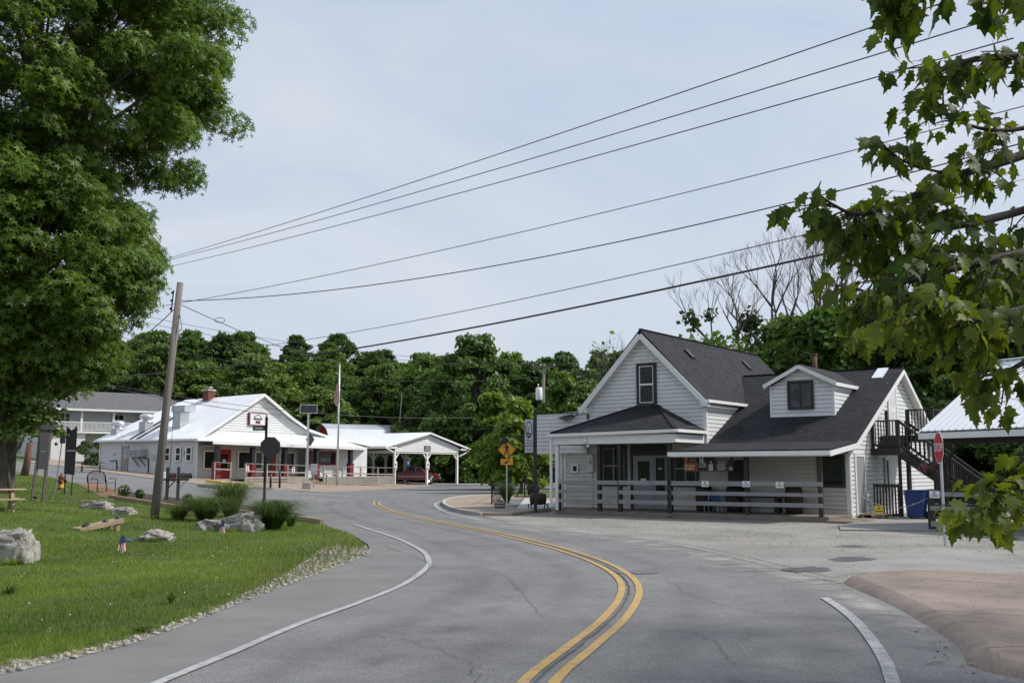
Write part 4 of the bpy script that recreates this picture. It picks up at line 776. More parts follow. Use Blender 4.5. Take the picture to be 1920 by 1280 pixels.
for k in range(8): x = .22+k*.105; part('baluster', BROWNBLK, st, (x-.017, x+.017, 4.842, 4.878, 2.68, 3.5))
for k in range(8): x = 1.12+k*.105; part('baluster', BROWNBLK, st, (x-.017, x+.017, 6.03, 6.066, 3.03, 3.93))
for k in range(14): y = 6.25+k*.17; part('baluster', BROWNBLK, st, (1.93, 1.966, y-.017, y+.017, 3.03, 3.93))
sx0, sz0, sx1, sz1 = 1.09, 2.5, 4.25, .0
for yy in (4.86, 5.88):
    MB().beam((sx0, yy, sz0-.2), (sx1, yy, sz1+.02), .05, .26).obj('stringer', BROWNBLK, st); MB().beam((sx0, yy, sz0+.98), (sx1-.1, yy, sz1+1.05), .09, .09).obj('handrail', BROWNBLK, st); MB().beam((sx0, yy, sz0+.12), (sx1-.1, yy, sz1+.2), .05, .08).obj('bottom_rail', BROWNBLK, st); part('post', BROWNBLK, st, (sx1-.15, sx1-.05, yy-.05, yy+.05, 0, 1.12))
    for k in range(20): x = sx0+.1+k*.15; z = np.interp(x, [sx0, sx1], [sz0, sz1]); part('baluster', BROWNBLK, st, (x-.016, x+.016, yy-.016, yy+.016, z+.14, z+1.0))
for k in range(12): x = sx0+(k+.5)*(sx1-sx0)/13; z = np.interp(x, [sx0, sx1], [sz0, sz1]); part('tread', BROWNBLK, st, (x-.04, x+.26, 4.89, 5.85, z-.14, z-.1))
# gate, bins, chain
gt = thing('slatted_gate', 'dark slatted gate panel under the outside staircase', 'gate', local(SA, SROT, (.75, 4.1, .07)), SROT)
part('frame', BROWNBLK, gt, (-.45, .45, -.03, .03, 1.06, 1.16), (-.45, .45, -.03, .03, .05, .14))
for k in range(9): x = -.42+k*.105; part('slat', BROWNBLK, gt, (x-.03, x+.03, -.045, -.031, .03, 1.18))
def bin_(label, p, mat, rz):
    t = thing('wheeled_bin', label, 'bin', local(SA, SROT, p), SROT+rz)
    b = MB(); b.add([(-.26, -.26, .05), (.26, -.26, .05), (.26, .24, .05), (-.26, .24, .05), (-.32, -.34, .92), (.32, -.34, .92), (.32, .3, .92), (-.32, .3, .92)], [(0, 3, 2, 1), (4, 5, 6, 7), (0, 1, 5, 4), (1, 2, 6, 5), (2, 3, 7, 6), (3, 0, 4, 7)]); b.obj('body', mat, t, bev=.02)
    part('lid', mat, t, (-.34, .34, -.37, .34, .925, .985), bev=.02); part('rim', mat, t, (-.335, .335, -.355, -.335, .84, .9)); part('label_panel', PLAC, t, (-.06, .06, -.315, -.3, .5, .52)); MB().tube([(-.3, .36, .95), (.3, .36, .95)], .015, 8).obj('handle', mat, t)
    for x in (-.27, .27): o = MB().lathe([(.12, -.03), (.12, .03)], 16).obj('wheel', RUBBER, t, True); o.matrix_local = Matrix.Translation((x, .26, .12)) @ Matrix.Rotation(R_(90), 4, 'Y')
bin_('dark blue wheeled bin standing under the outside staircase', (1.85, 3.75, .07), BLUEBIN, 0); bin_('black wheeled bin half hidden behind the blue one', (2.45, 4.3, .07), M('black_plastic', (.015, .015, .018), .5), 0)
c0, c1 = local(SA, SROT, (.09, 2.8, 1.0)), local(SA, SROT, (3.95, -2.5, 1.02)); cp = [c0.lerp(c1, t)-Vector((0, 0, .45*4*t*(1-t))) for t in np.linspace(0, 1, 25)]
tag(MB().tube(cp, .012, 6).obj('barrier_chain', GALV), 'thin chain sagging across the side pad entrance', 'chain')
ym = cp[8]; ys = thing('chain_sign', 'yellow warning plate hanging on the barrier chain', 'sign', (ym.x, ym.y, ym.z-.27), face(ym.x, ym.y)); part('plate', M('yellow_plate', (.75, .55, .02), .5, .08, 5), ys, (-.14, .14, -.006, 0, 0, .24)); part('text_line', INK, ys, (-.11, .11, -.0095, -.0065, .05, .075)); part('symbol', INK, ys, (-.025, .025, -.01, -.0065, .13, .18)); part('hook', GALV, ys, (-.1, -.09, -.004, .0, .24, .28), (.09, .1, -.004, 0, .24, .28))
# ------------------------------------------------------------------ white cafe across the junction (local x along its front, y to the back)
CP = (-23.96, 78.0, 0); CROT = R_(33); CROT = math.atan2(math.sin(R_(33))*0+.839, .545)
cafe = thing('cafe_building', 'long white cafe with metal roof, front gable and porch of dark posts', 'building', CP, CROT)
def csid(name, mat, parent, poly, o, ex, out, h=.2): return siding(MB(), poly, o, ex, out, h).obj(name, mat, parent, kind='stuff')
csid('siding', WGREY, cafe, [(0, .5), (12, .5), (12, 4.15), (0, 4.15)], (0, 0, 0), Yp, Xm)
csid('siding', WHITE, cafe, [(0, 3.6), (13.6, 3.6), (13.6, 4.6), (11.2, 5.15), (9.3, 6.0), (6.27, 7.7), (0, 4.15)], (0, 0, 0), Xp, Ym)
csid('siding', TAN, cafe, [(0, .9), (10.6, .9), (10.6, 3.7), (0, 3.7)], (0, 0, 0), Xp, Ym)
csid('siding', WHITE, cafe, [(10.6, .9), (18.4, .9), (18.4, 3.75), (10.6, 3.75)], (0, -.9, 0), Xp, Ym); csid('siding', WHITE, cafe, [(-.9, .5), (8, .5), (8, 3.9), (-.9, 3.7)], (18.4, 0, 0), Yp, Xp)
part('back_wall', WGREY, cafe, (0, 18.4, 11.9, 12, .3, 4.1)); part('foundation', CONC, cafe, (.02, 18.4, .02, 11.8, 0, .9), (-.02, 0, 5.3, 8.0, .9, 1.55))
def mroof(name, pts, parent, t=.06): return MB().slab(pts, t).obj(name, METALROOF, parent)
mroof('roof', [(-.35, -.45, 4.1), (-.35, 12.3, 4.15), (6.27, 9.3, 7.75), (6.27, -.45, 7.9)], cafe); mroof('roof', [(-.35, 12.3, 4.15), (6.27, 9.3, 7.75), (13.6, 12.3, 4.5)], cafe)
mroof('roof', [(6.27, -.45, 7.9), (6.27, 9.3, 7.75), (9.4, 9.8, 6.1), (9.4, -.45, 6.15)], cafe); mroof('roof', [(9.4, -.45, 6.15), (9.4, 9.8, 6.1), (11.4, 11, 5.2), (11.4, -.45, 5.22)], cafe); mroof('roof', [(11.4, -.45, 5.22), (11.4, 11, 5.2), (14.1, 12, 4.62), (14.1, -.45, 4.62)], cafe)
mroof('roof', [(14.1, -.2, 4.6), (14.1, 10, 4.6), (20, 10, 3.95), (20, -.2, 3.9)], cafe)
b = MB()
for p, q in (((-.4, -.47, 3.98), (6.27, -.47, 7.78)), ((6.27, -.472, 7.78), (9.4, -.472, 6.03)), ((9.4, -.47, 6.03), (11.4, -.47, 5.1)), ((11.4, -.472, 5.1), (14.1, -.472, 4.5))): b.beam(p, q, .05, .2)
b.obj('fascia', WTRIM, cafe)
b = MB(); b.beam((-.38, -.45, 4.0), (-.38, 12.3, 4.05), .12, .12); b.obj('gutter', WTRIM, cafe)
parts('downspout', WTRIM, cafe, (-.12, -.04, -.12, -.05, 1.1, 3.95), (-.12, -.05, 11.8, 11.88, 1.7, 4.0))
# porch
mroof('porch_roof', [(-.5, -2.3, 3.86), (16.6, -2.3, 3.68), (14.5, -.1, 4.62), (1.7, -.1, 4.75)], cafe, .05); mroof('porch_roof', [(-.5, -2.3, 3.862), (1.7, -.1, 4.752), (-.45, -.1, 3.95)], cafe, .05); mroof('porch_roof', [(16.6, -2.3, 3.682), (18.9, -.1, 3.3), (14.5, -.1, 4.622)], cafe, .05)
rb = MB()
for k in range(44):
    x = .1+k*.365; zt = np.interp(x, [-.5, 16.6], [3.86, 3.68])
    y1 = -.1 if 1.7 < x < 14.5 else (-2.3+2.2*(x+.5)/2.2 if x <= 1.7 else -2.3+2.2*(16.6-x)/2.1)
    if y1 > -2.2: z1_ = zt+(y1+2.3)/2.2*(np.interp(x, [1.7, 14.5], [4.75, 4.62])-zt); rb.beam((x, -2.3, zt+.012), (x, y1, z1_+.012), .03, .03)
o = rb.obj('roof_ribs', METALROOF, cafe); o['kind'] = 'stuff'
rb = MB()
for k in range(24): y = -.2+k*.5; rb.beam((-.35, y, 4.115), (6.0*min(1, max(.15, (12.3-y)/3.2)) if y > 9.2 else 6.2, y, 4.115+(3.63 if y <= 9.2 else 3.63*min(1, max(.15, (12.3-y)/3.2)))), .03, .025)
o = rb.obj('roof_ribs', METALROOF, cafe); o['kind'] = 'stuff'
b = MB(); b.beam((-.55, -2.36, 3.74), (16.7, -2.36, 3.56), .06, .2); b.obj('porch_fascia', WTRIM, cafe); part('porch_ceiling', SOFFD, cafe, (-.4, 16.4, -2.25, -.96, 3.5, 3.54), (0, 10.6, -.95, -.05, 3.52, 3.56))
part('deck', WOODG, cafe, (-.5, 18.5, -2.5, -.05, .3, 1.04))
for i, x in enumerate((.2, 3.7, 7.15, 10.8, 15.0)):
    z1_ = np.interp(x, [-.5, 16.6], [3.6, 3.42]); w = .15; ba = part('post', BLACK, cafe, (x-.16, x+.16, -2.16, -1.84, 2.3, z1_)); part('cap', BLACK, ba, (x-.24, x+.24, -2.24, -1.76, 2.22, 2.3)); part('pedestal', MAROON, ba, (x-.22, x+.22, -2.22, -1.78, 1.0, 2.22)); part('capital', BLACK, ba, (x-.2, x+.2, -2.2, -1.8, z1_-.1, z1_))
part('pillar_wing', MAROON, cafe, (-.5, -.3, -2.45, -2.25, .9, 2.35))
# doors and windows on the front
def fdoor(x, dark):
    d = part('door', RED, cafe, (x-.5, x+.5, -.09, -.03, 1.05, 3.1)); part('pane', PANE, d, (x-.34, x+.34, -.1, -.091, 1.75, 2.95)); part('surround', RED, d, (x-.68, x-.5, -.12, -.03, 1.05, 3.3), (x+.5, x+.68, -.12, -.03, 1.05, 3.3), (x-.5, x+.5, -.12, -.03, 3.11, 3.3)); part('handle', GALV, d, (x+.38, x+.42, -.14, -.091, 2.0, 2.2))
    if not dark: part('notice', PLAC, d, (x-.15, x+.15, -.108, -.101, 2.3, 2.55))
fdoor(2.55, False); fdoor(7.35, True)
for x0, x1 in ((.5, 1.7), (3.9, 5.3), (5.7, 6.6), (8.4, 10.2)): window(cafe, x0, x1, 1.75, 3.25, -.04, .1, WTRIM, WTRIM, PANE, 1, 1)
bw_ = window(cafe, 11.0, 14.2, 2.15, 3.3, -.95, .12, MAROON, MAROON, PANE, 1, 1); text('BEER', .5, M('unlit_neon', (.3, .31, .36), .4), bw_, (12.9, -1.03, 2.55), ext=.01, sx=1.1)
for (w0, w1) in ((3.0, 3.66), (1.75, 2.41), (.5, 1.19)): window(cafe, w0, w1, 2.36, 3.5, -.035, .07, WTRIM, WTRIM, PANE, 1, 2, out=-1, axis='y')
d = part('side_door', TAUPE, cafe, (-.085, -.04, 8.25, 8.95, 1.55, 3.6)); part('frame', TAUPE, d, (-.1, -.04, 8.17, 8.245, 1.55, 3.7), (-.1, -.04, 8.955, 9.03, 1.55, 3.7)); part('notice', PLAC, d, (-.095, -.087, 8.5, 8.62, 2.6, 2.75))
ac = part('air_conditioner', GALV, cafe, (-.75, -.05, 5.9, 7.7, 2.75, 3.35)); part('slat', BLACK, ac, *[(-.757, -.751, 6.0+k*.16, 6.06+k*.16, 2.8, 3.3) for k in range(10)]); b = MB()
for y in (6.0, 6.8): b.beam((-.7, y, 2.72), (-.05, y, 2.0), .05, .05).beam((-.75, y, 2.72), (-.03, y, 2.72), .05, .05)
b.obj('bracket', IRON, ac)
b = MB(); b.tube([(-.06, 5.6, 1.5), (-.1, 5.6, 2.6), (-.3, 5.9, 2.7)], .05, 6); b.obj('pipework', IRON, cafe); MB().tube([(-.1, 10.4, 2.45), (-.1, 9.6, 2.5), (-.1, 9.5, 1.6)], .045, 6).obj('pipework', IRON, cafe)
parts('meter', GALV, cafe, (-.12, -.045, 4.9, 5.15, 2.5, 2.9), (-.12, -.045, 9.9, 10.1, 2.9, 3.1), (-.12, -.045, 1.4, 1.55, 2.8, 3.2)); part('wall_light', PLAC, cafe, (-.16, -.045, 8.6, 8.85, 3.85, 3.95))
# roof kit
ch_ = part('chimney', BRICK_RED, cafe, (5.6, 6.3, 5.6, 6.3, 6.9, 8.35)); part('cap', CONCL, ch_, (5.52, 6.38, 5.52, 6.38, 8.35, 8.47)); MB().lathe([(.25, 8.47), (.25, 8.6), (.34, 8.61), (.34, 8.68)], 12, (5.95, 5.95, 0)).obj('flue', GALV, ch_, True); part('flashing', GALV, ch_, (5.5, 6.4, 5.4, 6.45, 6.75, 7.45))
du = part('vent_duct', GALV, cafe, (1.2, 2.1, 3.6, 4.5, 5.0, 6.3)); part('hood', GALV, du, (1.1, 2.2, 3.0, 4.6, 6.3, 6.8))
for (x, y, z) in ((1.3, 7.9, 5.0), (.9, 11.0, 4.5)):
    f = part('exhaust_curb', GALV, cafe, (x-.4, x+.4, y-.4, y+.4, z-.2, z+.55)); MB().lathe([(.5, 0), (.55, .08), (.3, .12), (.3, .25), (.5, .32), (.56, .5), (.5, .65), (.25, .72)], 18, (x, y, z+.55)).obj('exhaust_fan', ALU, f, True)
b = MB()
for y in (6.9, 7.7): b.beam((-.3, y, 4.16), (3.2, y-.2, 6.1), .5, .03)
b.obj('roof_patch', BLACK, cafe)
sg = part('gable_sign', M('sign_face_white', (.72, .72, .76), .4, .04, 4), cafe, (4.95, 6.75, -.2, -.06, 5.35, 6.25)); part('border', MAROON, sg, (4.9, 5.02, -.21, -.05, 5.3, 6.3), (6.7, 6.78, -.21, -.05, 5.3, 6.3), (5.02, 6.7, -.21, -.05, 6.25, 6.3), (5.02, 6.7, -.21, -.05, 5.3, 5.35))
b = MB()
for i in range(14):
    a0, a1 = math.pi*(.05+.9*i/14), math.pi*(.05+.9*(i+1)/14); c = (5.85, -.206, 5.83)
    b.add([(c[0]+r*math.cos(a), c[1], c[2]+r*.85*math.sin(a)) for a, r in ((a0, .33), (a1, .33), (a1, .4), (a0, .4))], [(0, 1, 2, 3)])
b.obj('arch_emblem', INK, sg); part('banner_emblem', MAROON, sg, (5.6, 6.1, -.212, -.206, 5.45, 5.66)); MB().tube([(5.38+.06*k, -.213, 5.8+.09*math.sin(k*2.1)+(.1 if k in (1, 8, 14) else 0)) for k in range(17)], .022, 5).obj('script_emblem', INK, sg); part('grey_band', GALV, sg, (5.4, 6.3, -.2065, -.2062, 5.72, 5.9))  # sign print: arch, maroon block, script stroke and a plain grey band behind it
part('gable_vent', WTRIM, cafe, (6.05, 6.5, -.06, -.03, 6.95, 7.35))
# ---- ramp and deck rails in front of the cafe
def zg(f, w): p = local(CP, CROT, (f, w, 0)); return H(p.x, p.y)
rl = thing('ramp_railing', 'weathered grey wooden ramp with rails in front of the white cafe porch', 'railing', CP, CROT)
for (f0, f1, w) in ((1.2, 7.7, -4.0), (9.6, 18.6, -4.0)):
    zt = lambda f: np.interp(f, [1.3, 7.7, 18.5], [2.19, 2.04, 1.88]); zb = lambda f: zg(f, w)
    n = max(2, round((f1-f0)/2.1)); fs = np.linspace(f0, f1, n+1)
    for f in fs: part('post', WOODG, rl, (f-.05, f+.05, w-.05, w+.05, zb(f)-.05, zt(f)))
    for k in range(n):
        a, c = fs[k]+.05, fs[k+1]-.05
        MB().beam((a-.05, w, zt(a)+.02), (c+.05, w, zt(c)+.02), .13, .04).obj('handrail', WOODG, rl); MB().beam((a, w-.03, zt(a)-.55), (c, w-.03, zt(c)-.55), .03, .1).obj('rail', WOODG, rl)
        zd = 1.2; zlo = min(zb(a), zb(c)); m_ = max(2, int((zd-zlo)/.15))
        for q in range(m_): z0_ = zlo+q*(zd-zlo)/m_; MB().beam((a, w-.02, z0_+.07), (c, w-.02, z0_+.07), .03, .125).obj('skirt_board', WOODG, rl)
part('ramp_deck', WOODG, rl, (1.2, 7.7, -3.96, -2.52, 1.1, 1.2), (9.6, 18.6, -3.96, -2.52, 1.1, 1.18))
for k in range(3): part('step', WOODT, rl, (7.8, 9.5, -4.3+.3*k, -4.0+.3*k, .3, .62+.17*k))
for f, w in ((-.4, -2.45), (1.15, -2.45)): part('post', WOODG, rl, (f-.05, f+.05, w-.05, w+.05, zg(f, w), 2.3))
MB().beam((-.4, -2.45, 2.3), (1.15, -2.45, 2.25), .12, .04).obj('handrail', WOODG, rl); MB().beam((-.4, -2.45, 1.8), (1.15, -2.45, 1.75), .04, .1).obj('rail', WOODG, rl); MB().beam((9.5, -4.4, 1.3), (9.6, -3.0, 1.95), .06, .06).obj('handrail', WOODG, rl)
part('post', WOODG, rl, (9.45, 9.55, -4.5, -4.4, zg(9.5, -4.4), 1.35))
for f, lb in ((1.35, 'red and white notice on the ramp rail left of the black street sign'), (6.1, 'red and white notice on the ramp rail right of the black street sign'), (14.2, 'red and white notice on the ramp rail near the canopy')):
    zt_ = np.interp(f, [1.3, 7.7, 18.5], [2.19, 2.04, 1.88]); t = thing('parking_notice', lb, 'sign', local(CP, CROT, (f, -4.07, zt_-.62)), CROT); part('plate', PLAC, t, (-.15, .15, -.012, 0, 0, .5)); part('red_band', REDINK, t, (-.12, .12, -.015, -.0125, .36, .46), (-.12, .12, -.015, -.0125, .03, .1)); part('symbol', INK, t, (-.06, .06, -.015, -.0125, .16, .28))
# ---- drive through canopy
cn = thing('drive_canopy', 'open white gabled canopy on timber posts sheltering a pickup', 'canopy', CP, CROT)
csid('siding', WHITE, cn, [(22.2, 3.45), (32.4, 3.45), (32.4, 3.95), (27.2, 5.2), (22.2, 4.15)], (0, -1, 0), Xp, Ym)
mroof('roof', [(20.4, -1.4, 3.9), (27.2, -1.4, 5.37), (27.2, 12, 5.37), (20.4, 12, 3.9)], cn); mroof('roof', [(27.2, -1.4, 5.372), (34, -1.4, 3.9), (34, 12, 3.9), (27.2, 12, 5.372)], cn)
mroof('roof', [(16.5, 1.0, 4.3), (20.5, 1.0, 4.0), (27.0, 12, 5.3), (16.0, 12, 5.3)], cn)
b = MB(); b.beam((20.4, -1.42, 3.8), (27.2, -1.42, 5.27), .05, .16).beam((27.2, -1.422, 5.27), (34, -1.422, 3.8), .05, .16); b.obj('fascia', WTRIM, cn)
part('beam', WTRIM, cn, (22.2, 32.4, -.98, -.8, 3.3, 3.46), (22.2, 22.4, -.79, 9, 3.3, 3.5), (32.2, 32.4, -.79, 9, 3.3, 3.5)); part('ceiling', SOFFD, cn, (22.0, 32.6, -.78, 9.5, 3.52, 3.56)); part('eave_box', WTRIM, cn, (20.4, 22.19, -1.35, 9, 3.7, 3.86), (32.41, 34, -1.35, 9, 3.7, 3.86))
for f, w in ((22.35, -.9), (27.3, -.9), (32.3, -.9), (29.9, 4), (25, 4), (22.35, 8.5), (27.3, 8.5), (32.3, 8.5)):
    zb_ = zg(f, w); p = part('post', WTRIM, cn, (f-.1, f+.1, w-.1, w+.1, zb_, 3.32)); b = MB()
    for s in (-1, 1):
        if 22 < f+s*.7 < 32.6: b.beam((f+s*.08, w, 2.75), (f+s*.6, w, 3.28), .1, .1)
    if b.v: b.obj('brace', WTRIM, p)
b = MB(); b.beam((20.45, -1.45, 3.72), (21.9, -1.2, 3.35), .09, .09).beam((21.9, -1.2, 3.35), (22.2, -1.05, 3.2), .09, .09).beam((22.18, -1.05, 3.25), (22.18, -1.05, .5), .08, .08); b.obj('downspout', WTRIM, cn)
b = MB(); b.beam((33.95, -1.45, 3.72), (32.5, -1.05, 3.1), .09, .09); b.obj('downspout', WTRIM, cn)
part('gable_vent', WTRIM, cn, (26.9, 27.5, -1.06, -1.02, 4.35, 4.85)); gp_ = part('gable_plaque', INK, cn, (26.65, 27.65, -1.08, -1.03, 3.55, 4.05)); part('text_line', SIGNGREY, gp_, (26.8, 27.5, -1.085, -1.0805, 3.84, 3.92)); part('text_line', SIGNGREY, gp_, (26.76, 27.54, -1.085, -1.0805, 3.65, 3.73))
for (u, v, lb, cat_, m1) in ((767, 869, 'small blue parking sign on a thin post beside the pickup', 'sign', BLUEP), (799, 872, 'white notice on the middle canopy post', 'sign', PLAC), (739, 880, 'white notice on the left canopy post by the ramp end', 'sign', PLAC)):
    if m1 is BLUEP:
        g = gp(765, 910); t = thing('parking_sign', lb, cat_, (g.x, g.y, g.z), face(g.x, g.y)); part('post', MAROON, t, (-.03, .03, -.03, .03, 0, 1.9)); part('plate', BLUEP, t, (-.2, .2, -.05, -.035, 1.75, 2.5)); part('symbol', PLAC, t, (-.08, .08, -.056, -.051, 2.0, 2.3))
    else:
        f = 27.3 if u == 799 else 22.35; t = thing('post_notice', lb, cat_, local(CP, CROT, (f, -1.02, 1.75)), CROT); part('plate', PLAC, t, (-.24, .24, -.015, 0, 0, .75)); part('red_band', REDINK, t, (-.2, .2, -.019, -.0155, .05, .18)); part('symbol', INK, t, (-.1, .1, -.019, -.0155, .34, .58))
# ---- pickup
def pickup(loc, rz, label):
    t = thing('pickup_truck', label, 'pickup truck', loc, rz); W2 = .92
    side = [(-2.75, .55), (-2.75, 1.08), (-.75, 1.1), (-.62, 1.12), (-.45, 1.72), (-.25, 1.8), (.75, 1.8), (.95, 1.74), (1.45, 1.16), (2.55, 1.02), (2.72, .85), (2.75, .5), (2.2, .42), (-2.2, .42)]
    MB().prism([(x, -W2, z) for x, z in [(-2.75, .52), (-2.75, 1.08), (-.72, 1.1), (1.42, 1.15), (2.5, 1.03), (2.72, .88), (2.76, .48), (1.3, .4), (-2.3, .42)]], (0, 2*W2, 0)).obj('body', CARRED, t, bev=.05)
    b = MB(); b.add([(-.72, -W2+.03, 1.08), (1.42, -W2+.03, 1.13), (.85, -W2+.2, 1.76), (-.5, -W2+.2, 1.78), (-.72, W2-.03, 1.08), (1.42, W2-.03, 1.13), (.85, W2-.2, 1.76), (-.5, W2-.2, 1.78)], [(0, 1, 2, 3), (7, 6, 5, 4), (0, 4, 5, 1), (1, 5, 6, 2), (2, 6, 7, 3), (3, 7, 4, 0)]); b.obj('cab', CARRED, t, bev=.04)
    for s in (-1, 1):
        for pp in ([(-.5, 1.16), (.32, 1.16), (.32, 1.66), (-.38, 1.68)], [(.42, 1.16), (1.2, 1.18), (.8, 1.66), (.42, 1.66)]):
            MB().prism([(x, s*(W2-.03-(z-1.08)*.25+.012), z) for x, z in pp], (0, s*.012, 0)).obj('side_window', PANE, t)
        part('bed_rail', CARRED, t, (-2.75, -.75, s*W2-.06, s*W2+.0, 1.085, 1.13)); part('side_moulding', GALV, t, (-1.3, 1.2, s*(W2+.006)-.006, s*(W2+.006)+.006, .72, .78)); part('door_handle', CARRED, t, (-.35, -.2, s*(W2+.02)-.012, s*(W2+.02)+.012, .98, 1.02)); part('mirror', BLACK, t, (1.0, 1.12, s*(W2+.1)-.08, s*(W2+.1)+.08, 1.12, 1.3)); part('headlight', PLAC, t, (2.66, 2.77, s*.7-.16, s*.7+.16, .82, .98)); part('tail_light', RED, t, (-2.78, -2.74, s*.84-.06, s*.84+.06, .75, 1.05))
        for x in (-1.85, 1.75):
            w = MB().lathe([(.36, -.11), (.39, -.07), (.39, .07), (.36, .11)], 24).obj('wheel', RUBBER, t, True); w.matrix_local = Matrix.Translation((x, s*.82, .39)) @ Matrix.Rotation(R_(90), 4, 'X'); r_ = MB().lathe([(.24, -.115), (.22, -.118), (.06, -.1), (.06, .1), (.22, .118), (.24, .115)], 20).obj('rim', ALU, w, True)
            MB().lathe([(.45, -.005), (.45, .005)], 24, (0, 0, 0)).obj('wheel_arch', BLACK, t, True).matrix_local = Matrix.Translation((x, s*(W2+.003), .45)) @ Matrix.Rotation(R_(90), 4, 'X')
    MB().prism([(1.44, y, z) for y, z in [(-.8, 1.15), (.8, 1.15), (.66, 1.72), (-.66, 1.72)]], (.01, 0, 0)).obj('windscreen', PANE, t).matrix_local = Matrix.Translation((1.02, 0, 1.44)) @ Matrix.Rotation(R_(-42), 4, 'Y') @ Matrix.Translation((-1.43, 0, -1.44)); part('bumper', GALV, t, (2.72, 2.86, -.92, .92, .5, .68), bev=.03); part('bumper', GALV, t, (-2.88, -2.76, -.9, .9, .5, .66), bev=.03); part('grille', BLACK, t, (2.72, 2.78, -.5, .5, .72, .95))
    return t
pt = Vector((-10.0, 102.2, 0)); pickup((pt.x, pt.y, H(pt.x, pt.y)+.07), R_(8), 'dark red pickup parked nose right under the white canopy')
# ---- barn behind
br = thing('red_barn', 'red barn with pale metal gambrel roof among the trees', 'barn', (-21.4, 117, .0), R_(-56))
sidepts = [(0, 0), (0, 5.0), (1.0, 6.3), (2.4, 6.9), (3.8, 6.3), (4.8, 5.0), (4.8, 0)]
MB().prism([(x-2.4, 0, z) for x, z in sidepts], (0, 10, 0)).obj('wall', RED, br)
b = MB()
for (x0, z0), (x1, z1) in zip(sidepts[1:5], sidepts[2:6]): b.slab([(x0-2.4, -.5, z0+.08), (x1-2.4, -.5, z1+.08), (x1-2.4, 10.3, z1+.08), (x0-2.4, 10.3, z0+.08)], .06)
b.obj('roof', M('dull_metal_roof', (.42, .45, .49), .4, .08, 1.5, metal=.2), br); part('door', WTRIM, br, (-1.0, -.9, -.06, -.01, 0, 2.6), (.9, 1.0, -.06, -.01, 0, 2.6), (-.9, .9, -.06, -.01, 2.5, 2.6))
# ---- house on the rise at far left
hs = thing('balcony_house', 'white two storey house with grey roof and long railed balcony', 'house', (-45.5, 100, 2.5), R_(38))
hw = 16.0
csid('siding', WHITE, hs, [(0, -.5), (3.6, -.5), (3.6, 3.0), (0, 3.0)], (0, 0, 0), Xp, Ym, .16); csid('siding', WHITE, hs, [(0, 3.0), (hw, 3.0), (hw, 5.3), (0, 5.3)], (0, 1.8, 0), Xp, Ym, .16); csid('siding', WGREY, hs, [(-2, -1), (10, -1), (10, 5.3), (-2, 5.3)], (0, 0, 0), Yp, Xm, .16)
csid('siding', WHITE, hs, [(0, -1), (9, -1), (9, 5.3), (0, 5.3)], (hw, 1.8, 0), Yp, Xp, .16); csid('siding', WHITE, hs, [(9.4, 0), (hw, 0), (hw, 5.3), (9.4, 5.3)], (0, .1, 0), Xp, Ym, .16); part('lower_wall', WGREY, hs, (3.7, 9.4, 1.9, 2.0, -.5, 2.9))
roof('roof', [(-.7, -.7, 5.25), (hw+.6, -.7, 5.25), (hw-4, 4.9, 7.4), (4, 4.9, 7.4)], greyshingle(), hs); roof('roof', [(hw+.6, -.7, 5.25), (hw+.6, 10.5, 5.25), (hw-4, 4.9, 7.402)], greyshingle(), hs); roof('roof', [(-.7, -.7, 5.25), (4, 4.9, 7.402), (-.7, 10.5, 5.25)], greyshingle(), hs)
part('eave', WTRIM, hs, (-.75, hw+.65, -.78, -.71, 5.05, 5.25), (hw+.601, hw+.66, -.7, 10.5, 5.05, 5.25)); part('balcony', WTRIM, hs, (-.1, 9.4, -.35, 1.8, 2.85, 3.05)); part('rail', WTRIM, hs, (-.1, 9.4, -.35, -.27, 3.9, 3.98), (-.1, 9.4, -.35, -.27, 3.15, 3.2))
bb = MB()
for k in range(76): bb.box(k*.124-.06, k*.124-.015, -.33, -.29, 3.2, 3.9)
o = bb.obj('balusters', WTRIM, hs); o['kind'] = 'stuff'
for x in (0, 3.1, 6.2, 9.3): part('post', WTRIM, hs, (x-.1, x+.1, -.36, -.16, 2.86, 5.05))
window(hs, 6.6, 7.9, 3.7, 5.0, 1.77, .1, WTRIM, WTRIM, PANE, 2, 2); window(hs, 13.2, 14.2, 3.9, 5.0, .07, .1, WTRIM, WTRIM, PANE, 1, 2); window(hs, 1.4, 2.6, 3.7, 5.0, 1.77, .1, WTRIM, WTRIM, PANE, 2, 2); d = part('door', WTRIM, hs, (9.9, 10.8, .02, .07, 3.06, 5.0)); part('panel_groove', WGREY, d, (10.05, 10.65, .015, .0195, 3.3, 4.0), (10.05, 10.65, .015, .0195, 4.15, 4.85))
MB().tube([(hw-3.5, 3.0, 6.2), (hw-3.5, 3.0, 7.5)], .12, 8).obj('vent_pipe', WTRIM, hs)
